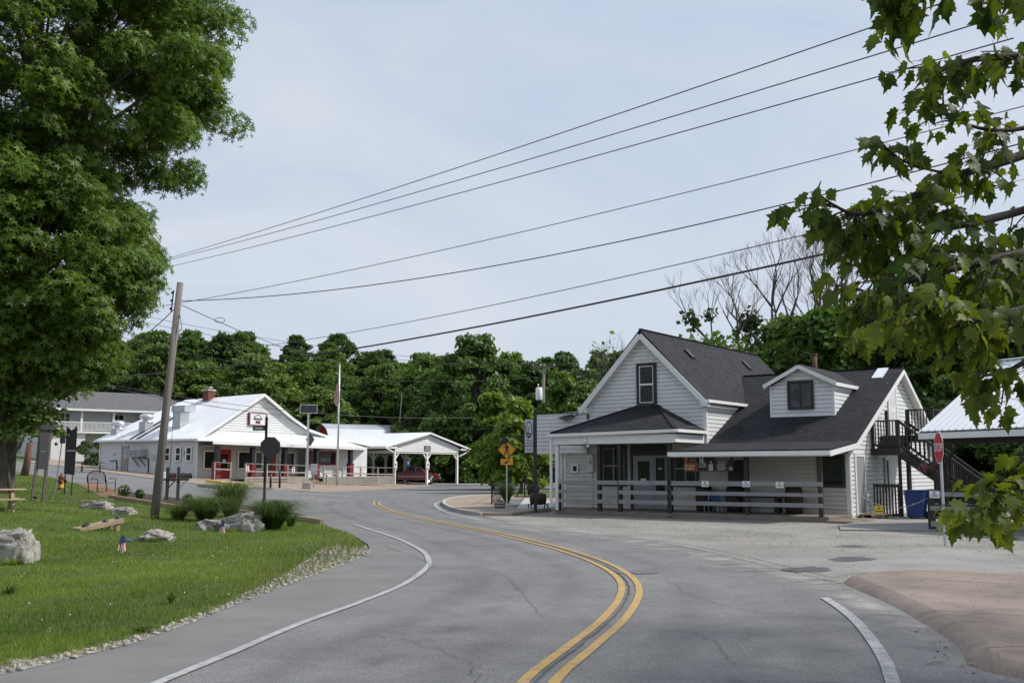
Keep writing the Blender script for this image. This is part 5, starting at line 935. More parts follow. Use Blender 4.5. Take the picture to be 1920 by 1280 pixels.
# ------------------------------------------------------------------ pavilion at right
PV = (12.4, 31.0, 0); PROT = math.atan2(-.9, .44)
pv = thing('picnic_pavilion', 'open timber pavilion with ribbed white metal roof beside the staircase', 'pavilion', PV, PROT)
LN = 9.0; RZ = 2.9+3.6*.64
MB().slab([(0, 0, 2.9), (LN, 0, 2.9), (LN, 3.6, RZ), (0, 3.6, RZ)], .05).obj('roof', METALROOF, pv); MB().slab([(0, 3.6, RZ+.001), (LN, 3.6, RZ+.001), (LN, 7.2, 2.9), (0, 7.2, 2.9)], .05).obj('roof', METALROOF, pv)
rm = MB().beam((0, -.02, 2.912), (0, 3.6, RZ+.012), .04, .04).mesh('rib'); rm.materials.append(METALROOF)
for k in range(36): o = link(bpy.data.objects.new('rib', rm), pv); o.location = (.06+k*.25, 0, 0)
part('ridge_cap', METALROOF, pv, (0, LN, 3.48, 3.72, RZ+.0, RZ+.04)); part('fascia', WTRIM, pv, (-.02, LN, -.1, -.03, 2.66, 2.84)); part('drip_edge', BLACK, pv, (-.02, LN, -.06, -.01, 2.845, 2.875)); MB().beam((-.03, -.03, 2.8), (-.03, 3.6, RZ-.1), .05, .16).obj('fascia', WTRIM, pv); MB().beam((-.032, 3.6, RZ-.1), (-.032, 7.2, 2.8), .05, .16).obj('fascia', WTRIM, pv)
part('beam', BROWNBLK, pv, (.2, LN, .35, .5, 2.5, 2.75), (.2, LN, 6.7, 6.85, 2.5, 2.75)); part('ceiling', BROWNBLK, pv, (.1, LN, .05, 7.1, 2.76, 2.8))
for x in (.35, 3.2, 6.0, 8.7):
    for y in (.42, 6.78):
        p = part('post', BROWNBLK, pv, (x-.08, x+.08, y-.08, y+.08, 0, 2.5)); b = MB(); b.beam((x+.08, y, 1.9), (x+.6, y, 2.48), .09, .09); b.obj('brace', BROWNBLK, p)
fb = (11.93, 29.43, 0); frot = math.atan2(-.76, .65)
pf = thing('pavilion_fence', 'grey three board fence in front of the pavilion', 'fence', fb, frot)
for x in (0, 2.0, 4.0, 6.0): part('post', BROWNBLK, pf, (x-.08, x+.08, .0, .14, 0, 1.16))
for z0, z1 in ((1.0, 1.12), (.6, .73), (.16, .3)):
    for x0 in (.02, 2.02, 4.02): part('rail', GREYRAIL, pf, (x0, x0+1.98, -.04, -.003, z0+rng.uniform(-.01, .01), z1))
part('base_board', GREYRAIL, pf, (2.05, 6.2, .02, .1, .0, .14))
placard((.18, -.05, .95), fb, frot, .3, .2, 'small white notice on the pavilion fence beside the stop sign', 2)
hb = at(1741, 882, 31.6); hbk = thing('hanging_basket', 'hanging basket of magenta flowers by the pavilion post', 'flower basket', (hb.x, hb.y, hb.z-.15), 0)
MB().lathe([(.1, 0), (.18, .12), (.2, .18)], 14).obj('pot', BROWNBLK, hbk, True); b = MB()
for a in (0, 2.1, 4.2): b.tube([(.19*math.cos(a), .19*math.sin(a), .18), (0, 0, .95)], .006, 4)
b.tube([(0, 0, .95), (0, 0, 1.2)], .006, 4).obj('hanger', IRON, hbk)
n = 260; d = rng.normal(size=(n, 3)); d /= np.linalg.norm(d, axis=1)[:, None]; P = d*np.array([.3, .3, .2])*rng.uniform(.6, 1.1, (n, 1))+np.array([0, 0, .2])
leaves('foliage', P[:130], d[:130], rng.uniform(.05, .09, 130), *QUAD, SHRUBLEAF, hbk)['kind'] = 'stuff'; leaves('blossom', P[130:]*1.05, d[130:], rng.uniform(.04, .07, 130), *QUAD, PETAL, hbk)['kind'] = 'stuff'
# ------------------------------------------------------------------ signs and poles
def octagon(r, y): return [(r*math.cos(R_(22.5+45*i)), y, r*math.sin(R_(22.5+45*i))) for i in range(8)]
s0 = gp(1770, 1025); ss = thing('stop_sign', 'red octagonal stop sign turned sideways on a galvanised post', 'stop sign', (s0.x, s0.y, s0.z), R_(-97))
MB().tube([(0, .03, -.1), (0, .03, 2.62)], .035, 6).obj('post', GALV, ss); cz = 2.25; r8 = .385
b = MB().prism([(x, y, z+cz) for x, y, z in octagon(r8, 0)], (0, -.006, 0)); b.obj('plate', PLAC, ss); b = MB().prism([(x, y, z+cz) for x, y, z in octagon(r8-.022, -.0065)], (0, -.003, 0)); b.obj('red_face', M('stop_red', (.5, .012, .016), .4, .06, 6), ss)
text('STOP', .27, PLAC, ss, (0, -.0125, cz), sx=1.0); part('bolt', GALV, ss, (-.012, .012, -.016, -.0098, cz+.27, cz+.294)); part('bolt', GALV, ss, (-.012, .012, -.016, -.0098, cz-.294, cz-.27))
k0 = gp(495, 948); ks = thing('street_sign_post', 'black post carrying the dark back of a stop sign and street name blade', 'street sign', (k0.x, k0.y, k0.z), face(k0.x, k0.y)+R_(4))
MB().lathe([(.11, 0), (.11, .25), (.075, .32), (.06, .4), (.06, 3.75), (.075, 3.76), (.075, 3.8), (.05, 3.82), (.075, 3.9), (.06, 4.0), (.0, 4.12)], 14).obj('post', IRON, ks, True)
MB().prism([(x+.2, -.075, z+2.67) for x, y, z in octagon(.475, 0)], (0, .01, 0)).obj('plate_back', BLACK, ks); part('bracket', IRON, ks, (-.05, .4, -.065, -.04, 2.3, 2.36), (-.05, .4, -.065, -.04, 2.98, 3.04)); part('name_blade', SGREEN, ks, (-.6, -.06, -.012, .012, 3.4, 3.62)); part('text_line', GALV, ks, (-.5, -.16, -.0145, -.0125, 3.48, 3.54))
p0 = gp(950, 950); ps = thing('crossing_sign', 'amber pedestrian crossing diamond with arrow plate on a steel post', 'road sign', (p0.x, p0.y, p0.z), face(p0.x, p0.y)-R_(2))
MB().tube([(0, .03, 0), (0, .03, 3.05)], .035, 8).obj('post', GALV, ps); dz = 2.66; q = .44
MB().prism([(-q, 0, dz), (0, 0, dz-q), (q, 0, dz), (0, 0, dz+q)], (0, -.006, 0)).obj('plate', INK, ps); MB().prism([(-q+.025, -.0065, dz), (0, -.0065, dz-q+.025), (q-.025, -.0065, dz), (0, -.0065, dz+q-.025)], (0, -.003, 0)).obj('diamond', YSIGN, ps)
b = MB(); yy = -.0105
def fl(pts): b.add([(x, yy, z+dz) for x, z in pts], [tuple(range(len(pts)))])
fl([(-.05+.042*math.cos(2*math.pi*i/12), .27+.042*math.sin(2*math.pi*i/12)) for i in range(12)])
fl([(-.07, .21), (.03, .21), (.07, .12), (.04, .0), (-.05, .0), (-.06, .1)]); fl([(-.05, .2), (-.09, .12), (-.18, .07), (-.19, .1), (-.1, .16)]); fl([(.03, .21), (.1, .14), (.12, .03), (.09, .02), (.07, .12), (.0, .17)]); fl([(-.05, .02), (.03, .0), (-.03, -.14), (-.09, -.28), (-.14, -.27), (-.08, -.13)]); fl([(-.02, .01), (.05, .01), (.09, -.13), (.15, -.27), (.1, -.28), (.04, -.13)])
b.obj('walking_figure', INK, ps); ap = part('arrow_plate', YSIGN, ps, (-.29, .29, -.009, 0, 1.95, 2.23), bev=.01); b = MB(); b.add([(x, -.0105, z) for x, z in [(.14, 2.16), (.1, 2.18), (-.03, 2.1), (-.01, 2.15), (-.15, 2.0), (.05, 2.02), (.0, 2.05)]], [tuple(range(7))]); b.obj('arrow', INK, ap)
b = MB(); b.lathe([(.05, 0), (.15, .03), (.16, .12), (.1, .13)], 14); o = b.obj('beacon', BLACK, ps, True); o.matrix_local = Matrix.Translation((-.06, -.05, 3.12)) @ Matrix.Rotation(R_(90), 4, 'X'); part('visor', GALV, ps, (.1, .34, -.05, .03, 3.14, 3.18)); part('beacon_bracket', GALV, ps, (-.04, .04, -.04, .04, 3.0, 3.1))
g = gp(575, 918); sl_ = thing('solar_beacon_post', 'white steel post on concrete foot with solar panel and sign back', 'beacon post', (g.x, g.y, g.z), face(g.x, g.y))
MB().prism([(-.3, -.3, 0), (.3, -.3, 0), (.3, .3, 0), (-.3, .3, 0)], (0, 0, .55)).obj('footing', CONC, sl_, bev=.08); MB().tube([(0, 0, .5), (.0, 0, 5.3)], .075, 10).obj('post', ALU, sl_); sp_ = part('solar_panel', ALU, sl_, (-.6, .6, -.1, -.05, 5.25, 5.85)); part('cells', SOLAR, sp_, (-.56, .56, -.11, -.101, 5.29, 5.81)); part('cell_gap', GALV, sp_, (-.56, .56, -.1115, -.1102, 5.42, 5.425), (-.56, .56, -.1115, -.1102, 5.54, 5.545), (-.56, .56, -.1115, -.1102, 5.67, 5.675)); part('sign_back', GALV, sl_, (-.02, .02, .08, .09, 2.9, 4.1)); o = MB().prism([(-.3, .1, 3.45), (0, .1, 2.95), (.3, .1, 3.45), (0, .1, 3.95)], (0, .012, 0)).obj('sign_plate_back', M('grey_sign_back', (.1, .1, .1), .6), sl_)
o.location = (.15, 0, 0)
cb = gp(588, 914); cbx = thing('control_cabinet', 'grey metal control cabinet on a short post', 'cabinet', (cb.x, cb.y, cb.z), face(cb.x, cb.y)); part('post', GALV, cbx, (-.05, .05, -.05, .05, 0, .95)); c_ = part('box', WGREY, cbx, (-.24, .24, -.15, .15, .95, 1.75)); part('door', GALV, c_, (-.21, .21, -.165, -.151, .99, 1.7)); part('sticker', PLAC, c_, (-.05, .06, -.172, -.166, 1.3, 1.36))
fp = gp(632, 911); fo = thing('flagpole', 'slender white flagpole standing before the cafe ramp', 'flagpole', (fp.x, fp.y, fp.z), 0); MB().tube([(0, 0, 0), (0, 0, 9.9)], [.1, .055], 10).obj('pole', ALU, fo, True); MB().lathe([(.0, 9.9), (.09, 9.97), (.09, 10.03), (.0, 10.1)], 10).obj('finial', M('gold_ball', (.5, .36, .1), .35, metal=.8), fo, True)
flm = {'r': M('flag_red', (.36, .03, .04), .7), 'w': M('flag_white', (.66, .66, .68), .7), 'b': M('flag_blue', (.03, .05, .16), .7)}
fg = thing('limp_flag', 'striped flag hanging limp near the flagpole top', 'flag', (fp.x-.02, fp.y-.08, fp.z+7.9), 0)
for k in range(9):
    x = -.42+k*.055; MB().prism([(x, .03*math.sin(k*1.9), -1.5+.09*abs(k-5)), (x+.06, .03*math.sin(k*1.9+1.5), -1.5+.09*abs(k-4.4)), (x*.45+.05, .02, .35), (x*.45-.0, .0, .35)], (0, .012, 0)).obj('stripe', flm['r' if k % 2 == 0 else 'w'], fg)
for (u, v, h, lb) in ((507, 917, 1.0, 'short black bollard nearer the street sign post'), (524, 916, 1.1, 'short black bollard farther from the street sign post')):
    g = gp(u, v); t = thing('bollard', lb, 'bollard', (g.x, g.y, g.z+.05), 0, 'black bollards at the cafe pavement'); MB().tube([(0, 0, 0), (0, 0, h)], .075, 12).obj('shaft', BLACK, t, True); MB().lathe([(.085, h), (.085, h+.04), (.04, h+.07)], 12).obj('cap', BLACK, t, True)
for (u0, v0, u1, v1, lb) in ((388, 904, 419, 908, 'shorter faded yellow wheel stop by the cafe corner'), (414, 909, 467, 913, 'longer yellow wheel stop before the cafe ramp')):
    a, c = gp(u0, v0), gp(u1, v1); t = thing('wheel_stop', lb, 'wheel stop', (a.x, a.y, a.z+.05), 0, 'yellow wheel stops'); b = MB(); dd = c-a; b.beam((0, 0, .08), (dd.x, dd.y, dd.z+.08), .22, .18); b.obj('block', YELLOW, t, bev=.03); part('anchor_pin', GALV, t, (-.02, .02, -.02, .02, .1, .175))
kb = MB(); swept(kb, gpp((372, 913), (395, 915), (415, 917)), .2, .14, .05); kb.obj('kerb', CONC)['kind'] = 'structure'; kb = MB(); swept(kb, gpp((475, 917), (510, 919), (545, 920)), .2, .12, .05); kb.obj('kerb', CONC)['kind'] = 'structure'
# mailboxes
m0 = gp(322, 940); mb = thing('mailbox_stand', 'dark twin post mailbox stand beside the utility pole', 'mailbox', (m0.x, m0.y, m0.z), face(m0.x, m0.y))
for x in (-.22, .24): part('post', M('dark_grey_timber', (.05, .05, .052), .7, .2, 5), mb, (x-.07, x+.07, -.06, .06, 0, 1.52))
part('crossbar', MATS['dark_grey_timber'], mb, (-.4, .7, .065, .16, .92, 1.0))
for x0, x1, y0 in ((.32, .82, -.1), (-.13, .15, -.1)):
    bx = MB(); pr = [(-.1, 0), (.1, 0), (.1, .14), (.07, .2), (0, .235), (-.07, .2), (-.1, .14)]; bx.prism([(x0, y0+.1+y, 1.01+z) for y, z in pr], (x1-x0, 0, 0)); o = bx.obj('box', BLACK, mb); part('flag', REDINK, o, (x0+.1, x0+.13, y0-.005+.0, y0, 1.1, 1.3))
MB().beam((.3, .1, .6), (.62, .1, .95), .05, .05).obj('brace', GALV, mb); MB().beam((-.16, .1, .6), (.1, .1, .92), .05, .05).obj('brace', MATS['dark_grey_timber'], mb)
m1 = gp(304, 941); mw = thing('paper_box', 'slim white newspaper tube on its own post by the mailboxes', 'mailbox', (m1.x, m1.y, m1.z), face(m1.x, m1.y)); part('post', GALV, mw, (-.04, .04, -.03, .03, 0, 1.0)); part('tube', WTRIM, mw, (-.06, .1, -.22, .22, 1.0, 1.3), bev=.03)
# bench
b0 = gp(190, 925); bn_ = thing('park_bench', 'black metal park bench with arched back on the brick pad', 'bench', (b0.x, b0.y, b0.z+.07), R_(78))
b = MB()
for x in (-.7, .7): b = MB(); b.tube([(x, -.25, 0), (x, -.25, .62), (x, .12, .62)], .022, 6); b.obj('arm_frame', IRON, bn_); MB().tube([(x, .2, 0), (x, .24, .5), (x, .3, .75)], .022, 6).obj('rear_leg', IRON, bn_)
part('seat', IRON, bn_, *[(-.7, .7, -.24+.075*k, -.19+.075*k, .42, .44) for k in range(6)]); MB().tube([(-.7, .28, .45)]+[(.7*math.cos(math.pi-math.pi*i/14), .3, .68+.32*math.sin(math.pi*i/14)) for i in range(15)]+[(.7, .28, .45)], .024, 6).obj('back_frame', IRON, bn_)
for k in range(13): x = -.63+k*.105; MB().tube([(x, .27, .46), (x, .3, .66+.32*math.sqrt(max(0, 1-(x/.7)**2)))], .009, 5).obj('back_bar', IRON, bn_)
# hydrant
h0 = gp(114, 920); hy = thing('fire_hydrant', 'yellow fire hydrant with dark red caps behind the banner sign', 'hydrant', (h0.x, h0.y, h0.z+.04), .3); HYY = M('hydrant_yellow', (.62, .36, .05), .6, .15, 8); HYR = M('hydrant_red', (.17, .035, .02), .6, .2, 8)
MB().lathe([(.16, .12), (.12, .14), (.12, .52), (.15, .53)], 16).obj('barrel', HYY, hy, True); MB().lathe([(.19, 0), (.19, .05), (.15, .06), (.15, .12)], 16).obj('flange', HYR, hy, True); MB().lathe([(.16, .53), (.15, .58), (.12, .66), (.05, .71), (.04, .72), (.04, .78), (.0, .79)], 16).obj('bonnet', HYR, hy, True)
for s in (-1, 1): o = MB().lathe([(.065, 0), (.065, .1), (.08, .1), (.08, .14)], 12).obj('nozzle_cap', HYR, hy, True); o.matrix_local = Matrix.Translation((s*.1, 0, .42)) @ Matrix.Rotation(s*R_(90), 4, 'Y')
o = MB().lathe([(.08, 0), (.08, .1), (.1, .1), (.1, .15)], 12).obj('pumper_cap', HYR, hy, True); o.matrix_local = Matrix.Translation((0, -.1, .38)) @ Matrix.Rotation(R_(90), 4, 'X')
# board frames and banners on the left
w0 = gp(70, 943); wf = thing('notice_board', 'leaning timber frame holding dark notice panels near the picnic table', 'notice board', (w0.x, w0.y, w0.z), face(w0.x, w0.y)+R_(20))
for x in (-.2, .2): MB().beam((x, 0, 0), (x*.8+.16, 0, 2.85), .1, .1).obj('post', M('grey_brown_post', (.13, .11, .095), .9, .25, 4), wf)
MB().beam((-.24+.16, 0, 2.8), (.26+.16, 0, 2.8), .3, .16).obj('header', M('dark_header', (.045, .045, .048), .6), wf)
for z0, z1 in ((1.25, 1.9), (1.93, 2.65)): part('panel', MATS['dark_header'], wf, (-.08, .26, -.09, -.07, z0, z1))
v0 = gp(128, 930); vb = thing('crowned_banner', 'tall black panel sign with pointed corners on two thin legs', 'sign', (v0.x, v0.y, v0.z), face(v0.x, v0.y)); MB().prism([(-.22, 0, .95), (.2, 0, .9), (.22, 0, 2.85), (.17, 0, 3.05), (.1, 0, 2.88), (-.02, 0, 2.82), (-.15, 0, 2.95), (-.22, 0, 3.0)], (0, .04, 0)).obj('panel', M('navy_black', (.008, .008, .014), .5), vb)
for x in (-.16, .12): part('leg', IRON, vb, (x-.022, x+.022, .041, .075, 0, 2.8))
part('white_seam', PLAC, vb, (-.15, .2, -.004, -.001, 1.93, 1.95))
u0 = gp(103, 926); up_ = thing('post_sign', 'small dark plate on a thin leaning grey post behind the hydrant', 'sign', (u0.x, u0.y, u0.z), face(u0.x, u0.y)); MB().tube([(0, 0, 0), (.2, 0, 2.7)], .03, 6).obj('post', GALV, up_); part('plate', MATS['dark_header'], up_, (.08, .3, -.04, -.025, 2.2, 2.75))
# picnic table at the left edge
c0_ = gp(28, 962); pc = thing('picnic_table', 'pale pine picnic table at the left edge of the lawn', 'picnic table', (c0_.x-.15, c0_.y+.1, c0_.z), face(c0_.x, c0_.y)+R_(6))
for k in range(4): part('top_board', WOODY, pc, (-2.0, .38, -.02+.19*k, .155+.19*k, .72, .76), bev=.005)
for y in (-.42, .98): part('seat_board', WOODY, pc, (-2.0, .3, y-.13, y+.13, .42, .46), bev=.005)
for x in (-1.7, 0): MB().beam((x, -.32, 0), (x, .1, .72), .05, .1, (1, 0, 0)).obj('leg', WOODT, pc); MB().beam((x, .88, 0), (x, .46, .72), .05, .1, (1, 0, 0)).obj('leg', WOODT, pc); MB().beam((x+.03, -.5, .4), (x+.03, 1.06, .4), .04, .09).obj('crossbar', WOODT, pc)
jg = thing('water_bottle', 'small blue and white bottle on the picnic table bench', 'bottle', local((c0_.x-.15, c0_.y+.1, c0_.z), face(c0_.x, c0_.y)+R_(6), (-.5, .98, .46)), 0); MB().lathe([(.05, 0), (.05, .16), (.02, .21), (.02, .24)], 10).obj('body', BLUEP, jg, True); MB().lathe([(.024, .24), (.024, .265)], 10).obj('cap', PLAC, jg, True)
sk0 = gp(73, 944); sk_ = thing('stake_light', 'small solar stake light at the foot of the notice board', 'garden light', (sk0.x+.03, sk0.y-.4, sk0.z), 0); MB().tube([(0, 0, 0), (0, 0, .22)], .012, 6).obj('stake', IRON, sk_); MB().lathe([(.03, .2), (.09, .26), (.09, .28)], 12).obj('lamp_head', IRON, sk_, True)
# cornhole board
a, c = gp(152, 999), gp(232, 999); cd = thing('cornhole_board', 'slanted wooden bag toss board lying on the lawn', 'game board', (a.x, a.y, a.z+.03), math.atan2(c.y-a.y, c.x-a.x)); L_ = (c-a).length
MB().beam((0, .3, .07), (L_, .3, .3), .6, .03).obj('deck', WOODT, cd); MB().beam((0, 0, .04), (L_, 0, .26), .04, .1).obj('side_rail', WOODT, cd); MB().beam((0, .6, .04), (L_, .6, .26), .04, .1).obj('side_rail', WOODT, cd)
for y in (.05, .55): part('leg', WOODT, cd, (L_-.2, L_-.1, y-.03, y+.03, -.03, .24))
part('end_rail', WOODT, cd, (-.04, -.001, -.02, .62, -.01, .09))
for i, (t_, y, mt_, lb) in enumerate(((.14, .2, BLACK, 'black bean bag at the low end of the toss board'), (.24, .35, BLACK, 'black bean bag second from the low end of the toss board'), (.62, .2, BLUEBIN, 'blue bean bag near the middle of the toss board'), (.93, .25, BLUEBIN, 'blue bean bag at the high end of the toss board'))):
    q_ = local((a.x, a.y, a.z+.03), math.atan2(c.y-a.y, c.x-a.x), (t_*L_, y, .085+.23*t_)); t = thing('bean_bag', lb, 'bean bag', q_, .4*i, 'bean bags on the toss board'); MB().lathe([(.05, 0), (.085, .015), (.085, .03), (.05, .055), (0, .06)], 10).obj('bag', mt_, t, True)
q_ = gp(242, 1019); t = thing('bean_bag', 'blue bean bag lying in the grass beside the small flag', 'bean bag', (q_.x, q_.y, q_.z+.05), 0, 'bean bags'); MB().lathe([(.05, 0), (.09, .02), (.08, .04), (0, .06)], 10).obj('bag', BLUEP, t, True)
def smallflag(u, v, h, w, label):
    g = gp(u, v); t = thing('small_flag', label, 'flag', (g.x, g.y, g.z), face(g.x, g.y)); MB().tube([(0, 0, 0), (.02, 0, h)], .006, 5).obj('stick', WOODY, t); n = 9
    for k in range(n):
        x0, x1 = -w*.5+w*k/n, -w*.5+w*(k+1)/n
        MB().prism([(x0*.35+.03, .004*k, h*.98), (x1*.35+.03, .004*k+.004, h*.98), (x1+.02, .01*math.sin(k), .04+.06*abs(k-4)/4), (x0+.02, .01*math.sin(k-1), .04+.06*abs(k-5)/4)], (0, .003, 0)).obj('stripe', flm['r' if k % 2 == 0 else 'w'], t)
    MB().prism([(-w*.17+.03, -.004, h*1.0), (w*.17+.03, -.004, h*1.0), (w*.3+.03, -.004, h*.62), (-w*.3+.03, -.004, h*.6)], (0, -.003, 0)).obj('blue_field', flm['b'], t)
smallflag(226, 1040, .4, .2, 'small striped stick flag in the lawn before the white boulder'); smallflag(415, 1005, .42, .16, 'small striped stick flag leaning on the largest boulder')
# bed edging timbers
for i, (p, q) in enumerate(zip(bed_front[:-1], bed_front[1:])):
    ln = (q-p).length; t = thing('edging_timber', ['edging timber at the tip of the mulch bed by the road', 'edging timber behind the right tuft of tall grass', 'edging timber in the middle of the mulch bed front', 'longest edging timber at the mailbox end of the bed'][i], 'timber', (p.x, p.y, 0), 0, 'timbers edging the mulch bed')
    d = q-p; MB().beam((0, 0, p.z+.12), (d.x*.985, d.y*.985, q.z+.12), .15, .17).obj('beam', WOODT, t, bev=.015); part('spike', GALV, t, (-.015, .015, -.015, .015, p.z+.18, p.z+.212))
# corner: iron fence, planters, easel
f0, f1 = gp(922, 951), gp(958, 927); fe = thing('iron_fence', 'low black iron fence panel running back from the corner walk', 'fence', (f0.x, f0.y, .14), math.atan2(f1.y-f0.y, f1.x-f0.x)); FL = (f1-f0).length
for x in (0, FL/2, FL): part('post', IRON, fe, (x-.03, x+.03, -.03, .03, 0, 1.05))
for z in (.12, .95): part('rail', IRON, fe, (0, FL, -.015, .015, z-.015, z+.015))
for k in range(1, 34): x = k*FL/34; part('picket', IRON, fe, (x-.009, x+.009, -.009, .009, .135, .935))
pl0 = gp(937, 958); bp_ = thing('barrel_planter', 'half barrel planter with dry plants at the walk edge', 'planter', (pl0.x, pl0.y, .12), 0); MB().lathe([(.2, 0), (.235, .12), (.25, .28), (.23, .28), (.22, .24)], 18).obj('tub', WOODG, bp_, True)
for z in (.06, .2): MB().lathe([(np.interp(z, [0, .12, .28], [.2, .235, .25])+.006, z-.015), (np.interp(z, [0, .12, .28], [.2, .235, .25])+.006, z+.015)], 18).obj('hoop', IRON, bp_, True)
n = 60; d = rng.normal(size=(n, 3)); d[:, 2] = abs(d[:, 2]); P = d*np.array([.07, .07, .06])+np.array([0, 0, .26]); leaves('foliage', P, d, rng.uniform(.04, .08, n), *QUAD, DRYGRASS, bp_)['kind'] = 'stuff'
e0 = gp(984, 936); ez = thing('aframe_easel', 'dark A shaped timber easel on the corner walk', 'easel', (e0.x, e0.y, .14), face(e0.x, e0.y)); 
for s in (-1, 1): MB().beam((s*.5, 0, 0), (s*.03, 0, 1.25), .1, .08).obj('leg', BROWNBLK, ez)
part('crossbar', BROWNBLK, ez, (-.62, .62, -.04, .04, .0, .07)); MB().beam((0, .6, 0), (0, .03, 1.2), .08, .06).obj('prop', BROWNBLK, ez)
t0 = gp(1000, 930); tb_ = thing('tub_planter', 'dark tapered tub planter behind the easel', 'planter', (t0.x, t0.y, .14), 0); MB().lathe([(.33, 0), (.4, .35), (.45, .6), (.42, .62), (.4, .55)], 16).obj('tub', BROWNBLK, tb_, True); b = MB()
for s in (-1, 1): b.tube([(s*.4, 0, .5), (s*.42, 0, .75)], .02, 6)
b.obj('lug', IRON, tb_)['kind'] = 'stuff'
# far bits on the left: handrail and metal picnic table
a = gp(140, 890); hr = thing('path_handrail', 'brown wooden path handrail beside the white garage', 'handrail', (-38.0, 93.5, H(-38, 93.5)), R_(30))
for x in (0, 1.6, 3.4): part('post', WOODG, hr, (x-.05, x+.05, -.05, .05, -.3, 1.2 if x < 3 else .8))
MB().beam((-.1, 0, 1.2), (1.7, 0, 1.2), .12, .06).obj('rail', WOODG, hr); MB().beam((1.6, 0, 1.2), (3.5, 0, .75), .12, .06).obj('rail', WOODG, hr); MB().beam((0, 0, .6), (1.6, 0, .6), .05, .1).obj('rail', WOODG, hr)
g = gp(170, 886); mt_ = thing('metal_picnic_table', 'dark metal picnic table beside the cafe end wall', 'picnic table', (g.x, g.y, g.z), R_(20)); part('top', IRON, mt_, (-.9, .9, -.35, .35, .72, .76))
for y in (-.65, .65): part('seat', IRON, mt_, (-.9, .9, y-.13, y+.13, .42, .45))
for x in (-.6, .6): MB().tube([(x, -.7, .42), (x, -.5, .1), (x, -.2, 0), (x, .2, 0), (x, .5, .1), (x, .7, .42)], .03, 6).obj('leg_hoop', IRON, mt_); MB().tube([(x, -.3, 0), (x, .0, .72), (x, .3, 0)], .03, 6).obj('leg_frame', IRON, mt_)
# ------------------------------------------------------------------ boulders
from mathutils import noise as mn
BLK = {1: .42, 21: .5, 26: .5}
def boulder(label, u, v, sx, sy, sz, rz, seed, shape=None, lift=0):
    g = gp(u, v); bm = bmesh.new(); bmesh.ops.create_icosphere(bm, subdivisions=5, radius=1); off = Vector((seed*7.3, seed*3.1, seed*1.7))
    for q in bm.verts:
        p = q.co.copy(); d = p.normalized(); bl_ = Vector([math.copysign(abs(c)**BLK.get(seed, .6), c) for c in d]); 
        k = 1+.24*mn.fractal(d*1.3+off, 1, 2, 4)+.3*(mn.voronoi(d*1.9+off)[0][1]-mn.voronoi(d*1.9+off)[0][0]-.3)*.6+.11*mn.fractal(d*4.5+off, .8, 2, 5)+.05*mn.fractal(d*13+off, .7, 2, 4)-.08*max(0, 1-abs(mn.fractal(d*2.6+off*2, 1, 2, 3))*9)
        p = bl_*k*.86
        if shape: p = shape(p)
        q.co = Vector((p.x*sx, p.y*sy, max(p.z, -.55)*sz+.5*sz))
    me = bpy.data.meshes.new('stone'); bm.to_mesh(me); bm.free(); me.materials.append(ROCK); me.polygons.foreach_set('use_smooth', [True]*len(me.polygons))
    t = bpy.data.objects.new('boulder', me); link(t); t.location = (g.x, g.y+sy*.6, g.z+lift-.07); t.rotation_euler = (0, 0, rz); return tag(t, label, 'boulder', 'limestone boulders on the lawn')
boulder('large pale limestone boulder cut by the left picture edge', 2, 1062, .52, .42, .5, .2, 1)
boulder('low white peaked boulder alone in the open lawn', 288, 1019, .48, .36, .26, .1, 5, lambda p: Vector((p.x, p.y, p.z*(1.25-.7*abs(p.x+.1)) if p.z > 0 else p.z)))
boulder('largest grey boulder, humped, between the tall grass tufts', 442, 1000, .74, .5, .42, -.05, 9, lambda p: Vector((p.x, p.y, p.z*(1.0+.35*p.x) if p.z > 0 else p.z)))
boulder('low jagged boulder joined to the left end of the largest', 392, 997, .44, .38, .3, .1, 14, lambda p: Vector((p.x, p.y, p.z*(1.0-.1*p.x) if p.z > 0 else p.z)))
boulder('dark squat boulder left of the utility pole foot', 226, 966, .46, .4, .24, .1, 21); boulder('flat topped grey boulder behind the dark squat one', 180, 957, .55, .45, .26, -.1, 26)
boulder('tan stone half sunk at the lawn corner by the road', 30, 1252, .17, .14, .1, .3, 31)
# ------------------------------------------------------------------ utility poles and wires
g = gp(288, 974); tp = at(338, 530, g.y+.5); up1 = thing('utility_pole', 'leaning weathered wooden utility pole rising from the lawn', 'utility pole', (g.x, g.y, g.z), 0); tv = tp-g
MB().tube([(0, 0, -.3), tuple(tv*.5), tuple(tv)], [.145, .125, .105], 14).obj('shaft', POLEW, up1, True)
for fz in (.88, .915, .95): b = MB(); p = tv*fz; b.lathe([(.03, 0), (.05, .02), (.05, .06), (.03, .08)], 10, (p.x-.2, p.y-.05, p.z)); b.obj('insulator', BLACK, up1, True)
MB().beam(tuple(tv*.87+Vector((-.18, -.05, 0))), tuple(tv*.965+Vector((-.18, -.05, 0))), .03, .03).obj('rack_bar', IRON, up1); MB().tube([tuple(tv*.86+Vector((.12, -.05, 0))), tuple(tv*.8+Vector((.25, -.08, 0))), tuple(tv*.78+Vector((.14, -.05, 0)))], .012, 5).obj('drip_loop', BLACK, up1); MB().tube([tuple(tv*.83+Vector((.14, -.1, 0))), (tv.x*.83+.05, tv.y-.3, .3)], .008, 4).obj('ground_wire', IRON, up1)
FPY = 92.0; ft = at(1020, 682, FPY); up2_ = thing('utility_pole', 'distant utility pole with white transformer behind the shop sign', 'utility pole', (ft.x-.35, FPY, H(0, FPY)), 0); hh = ft.z-H(0, FPY)
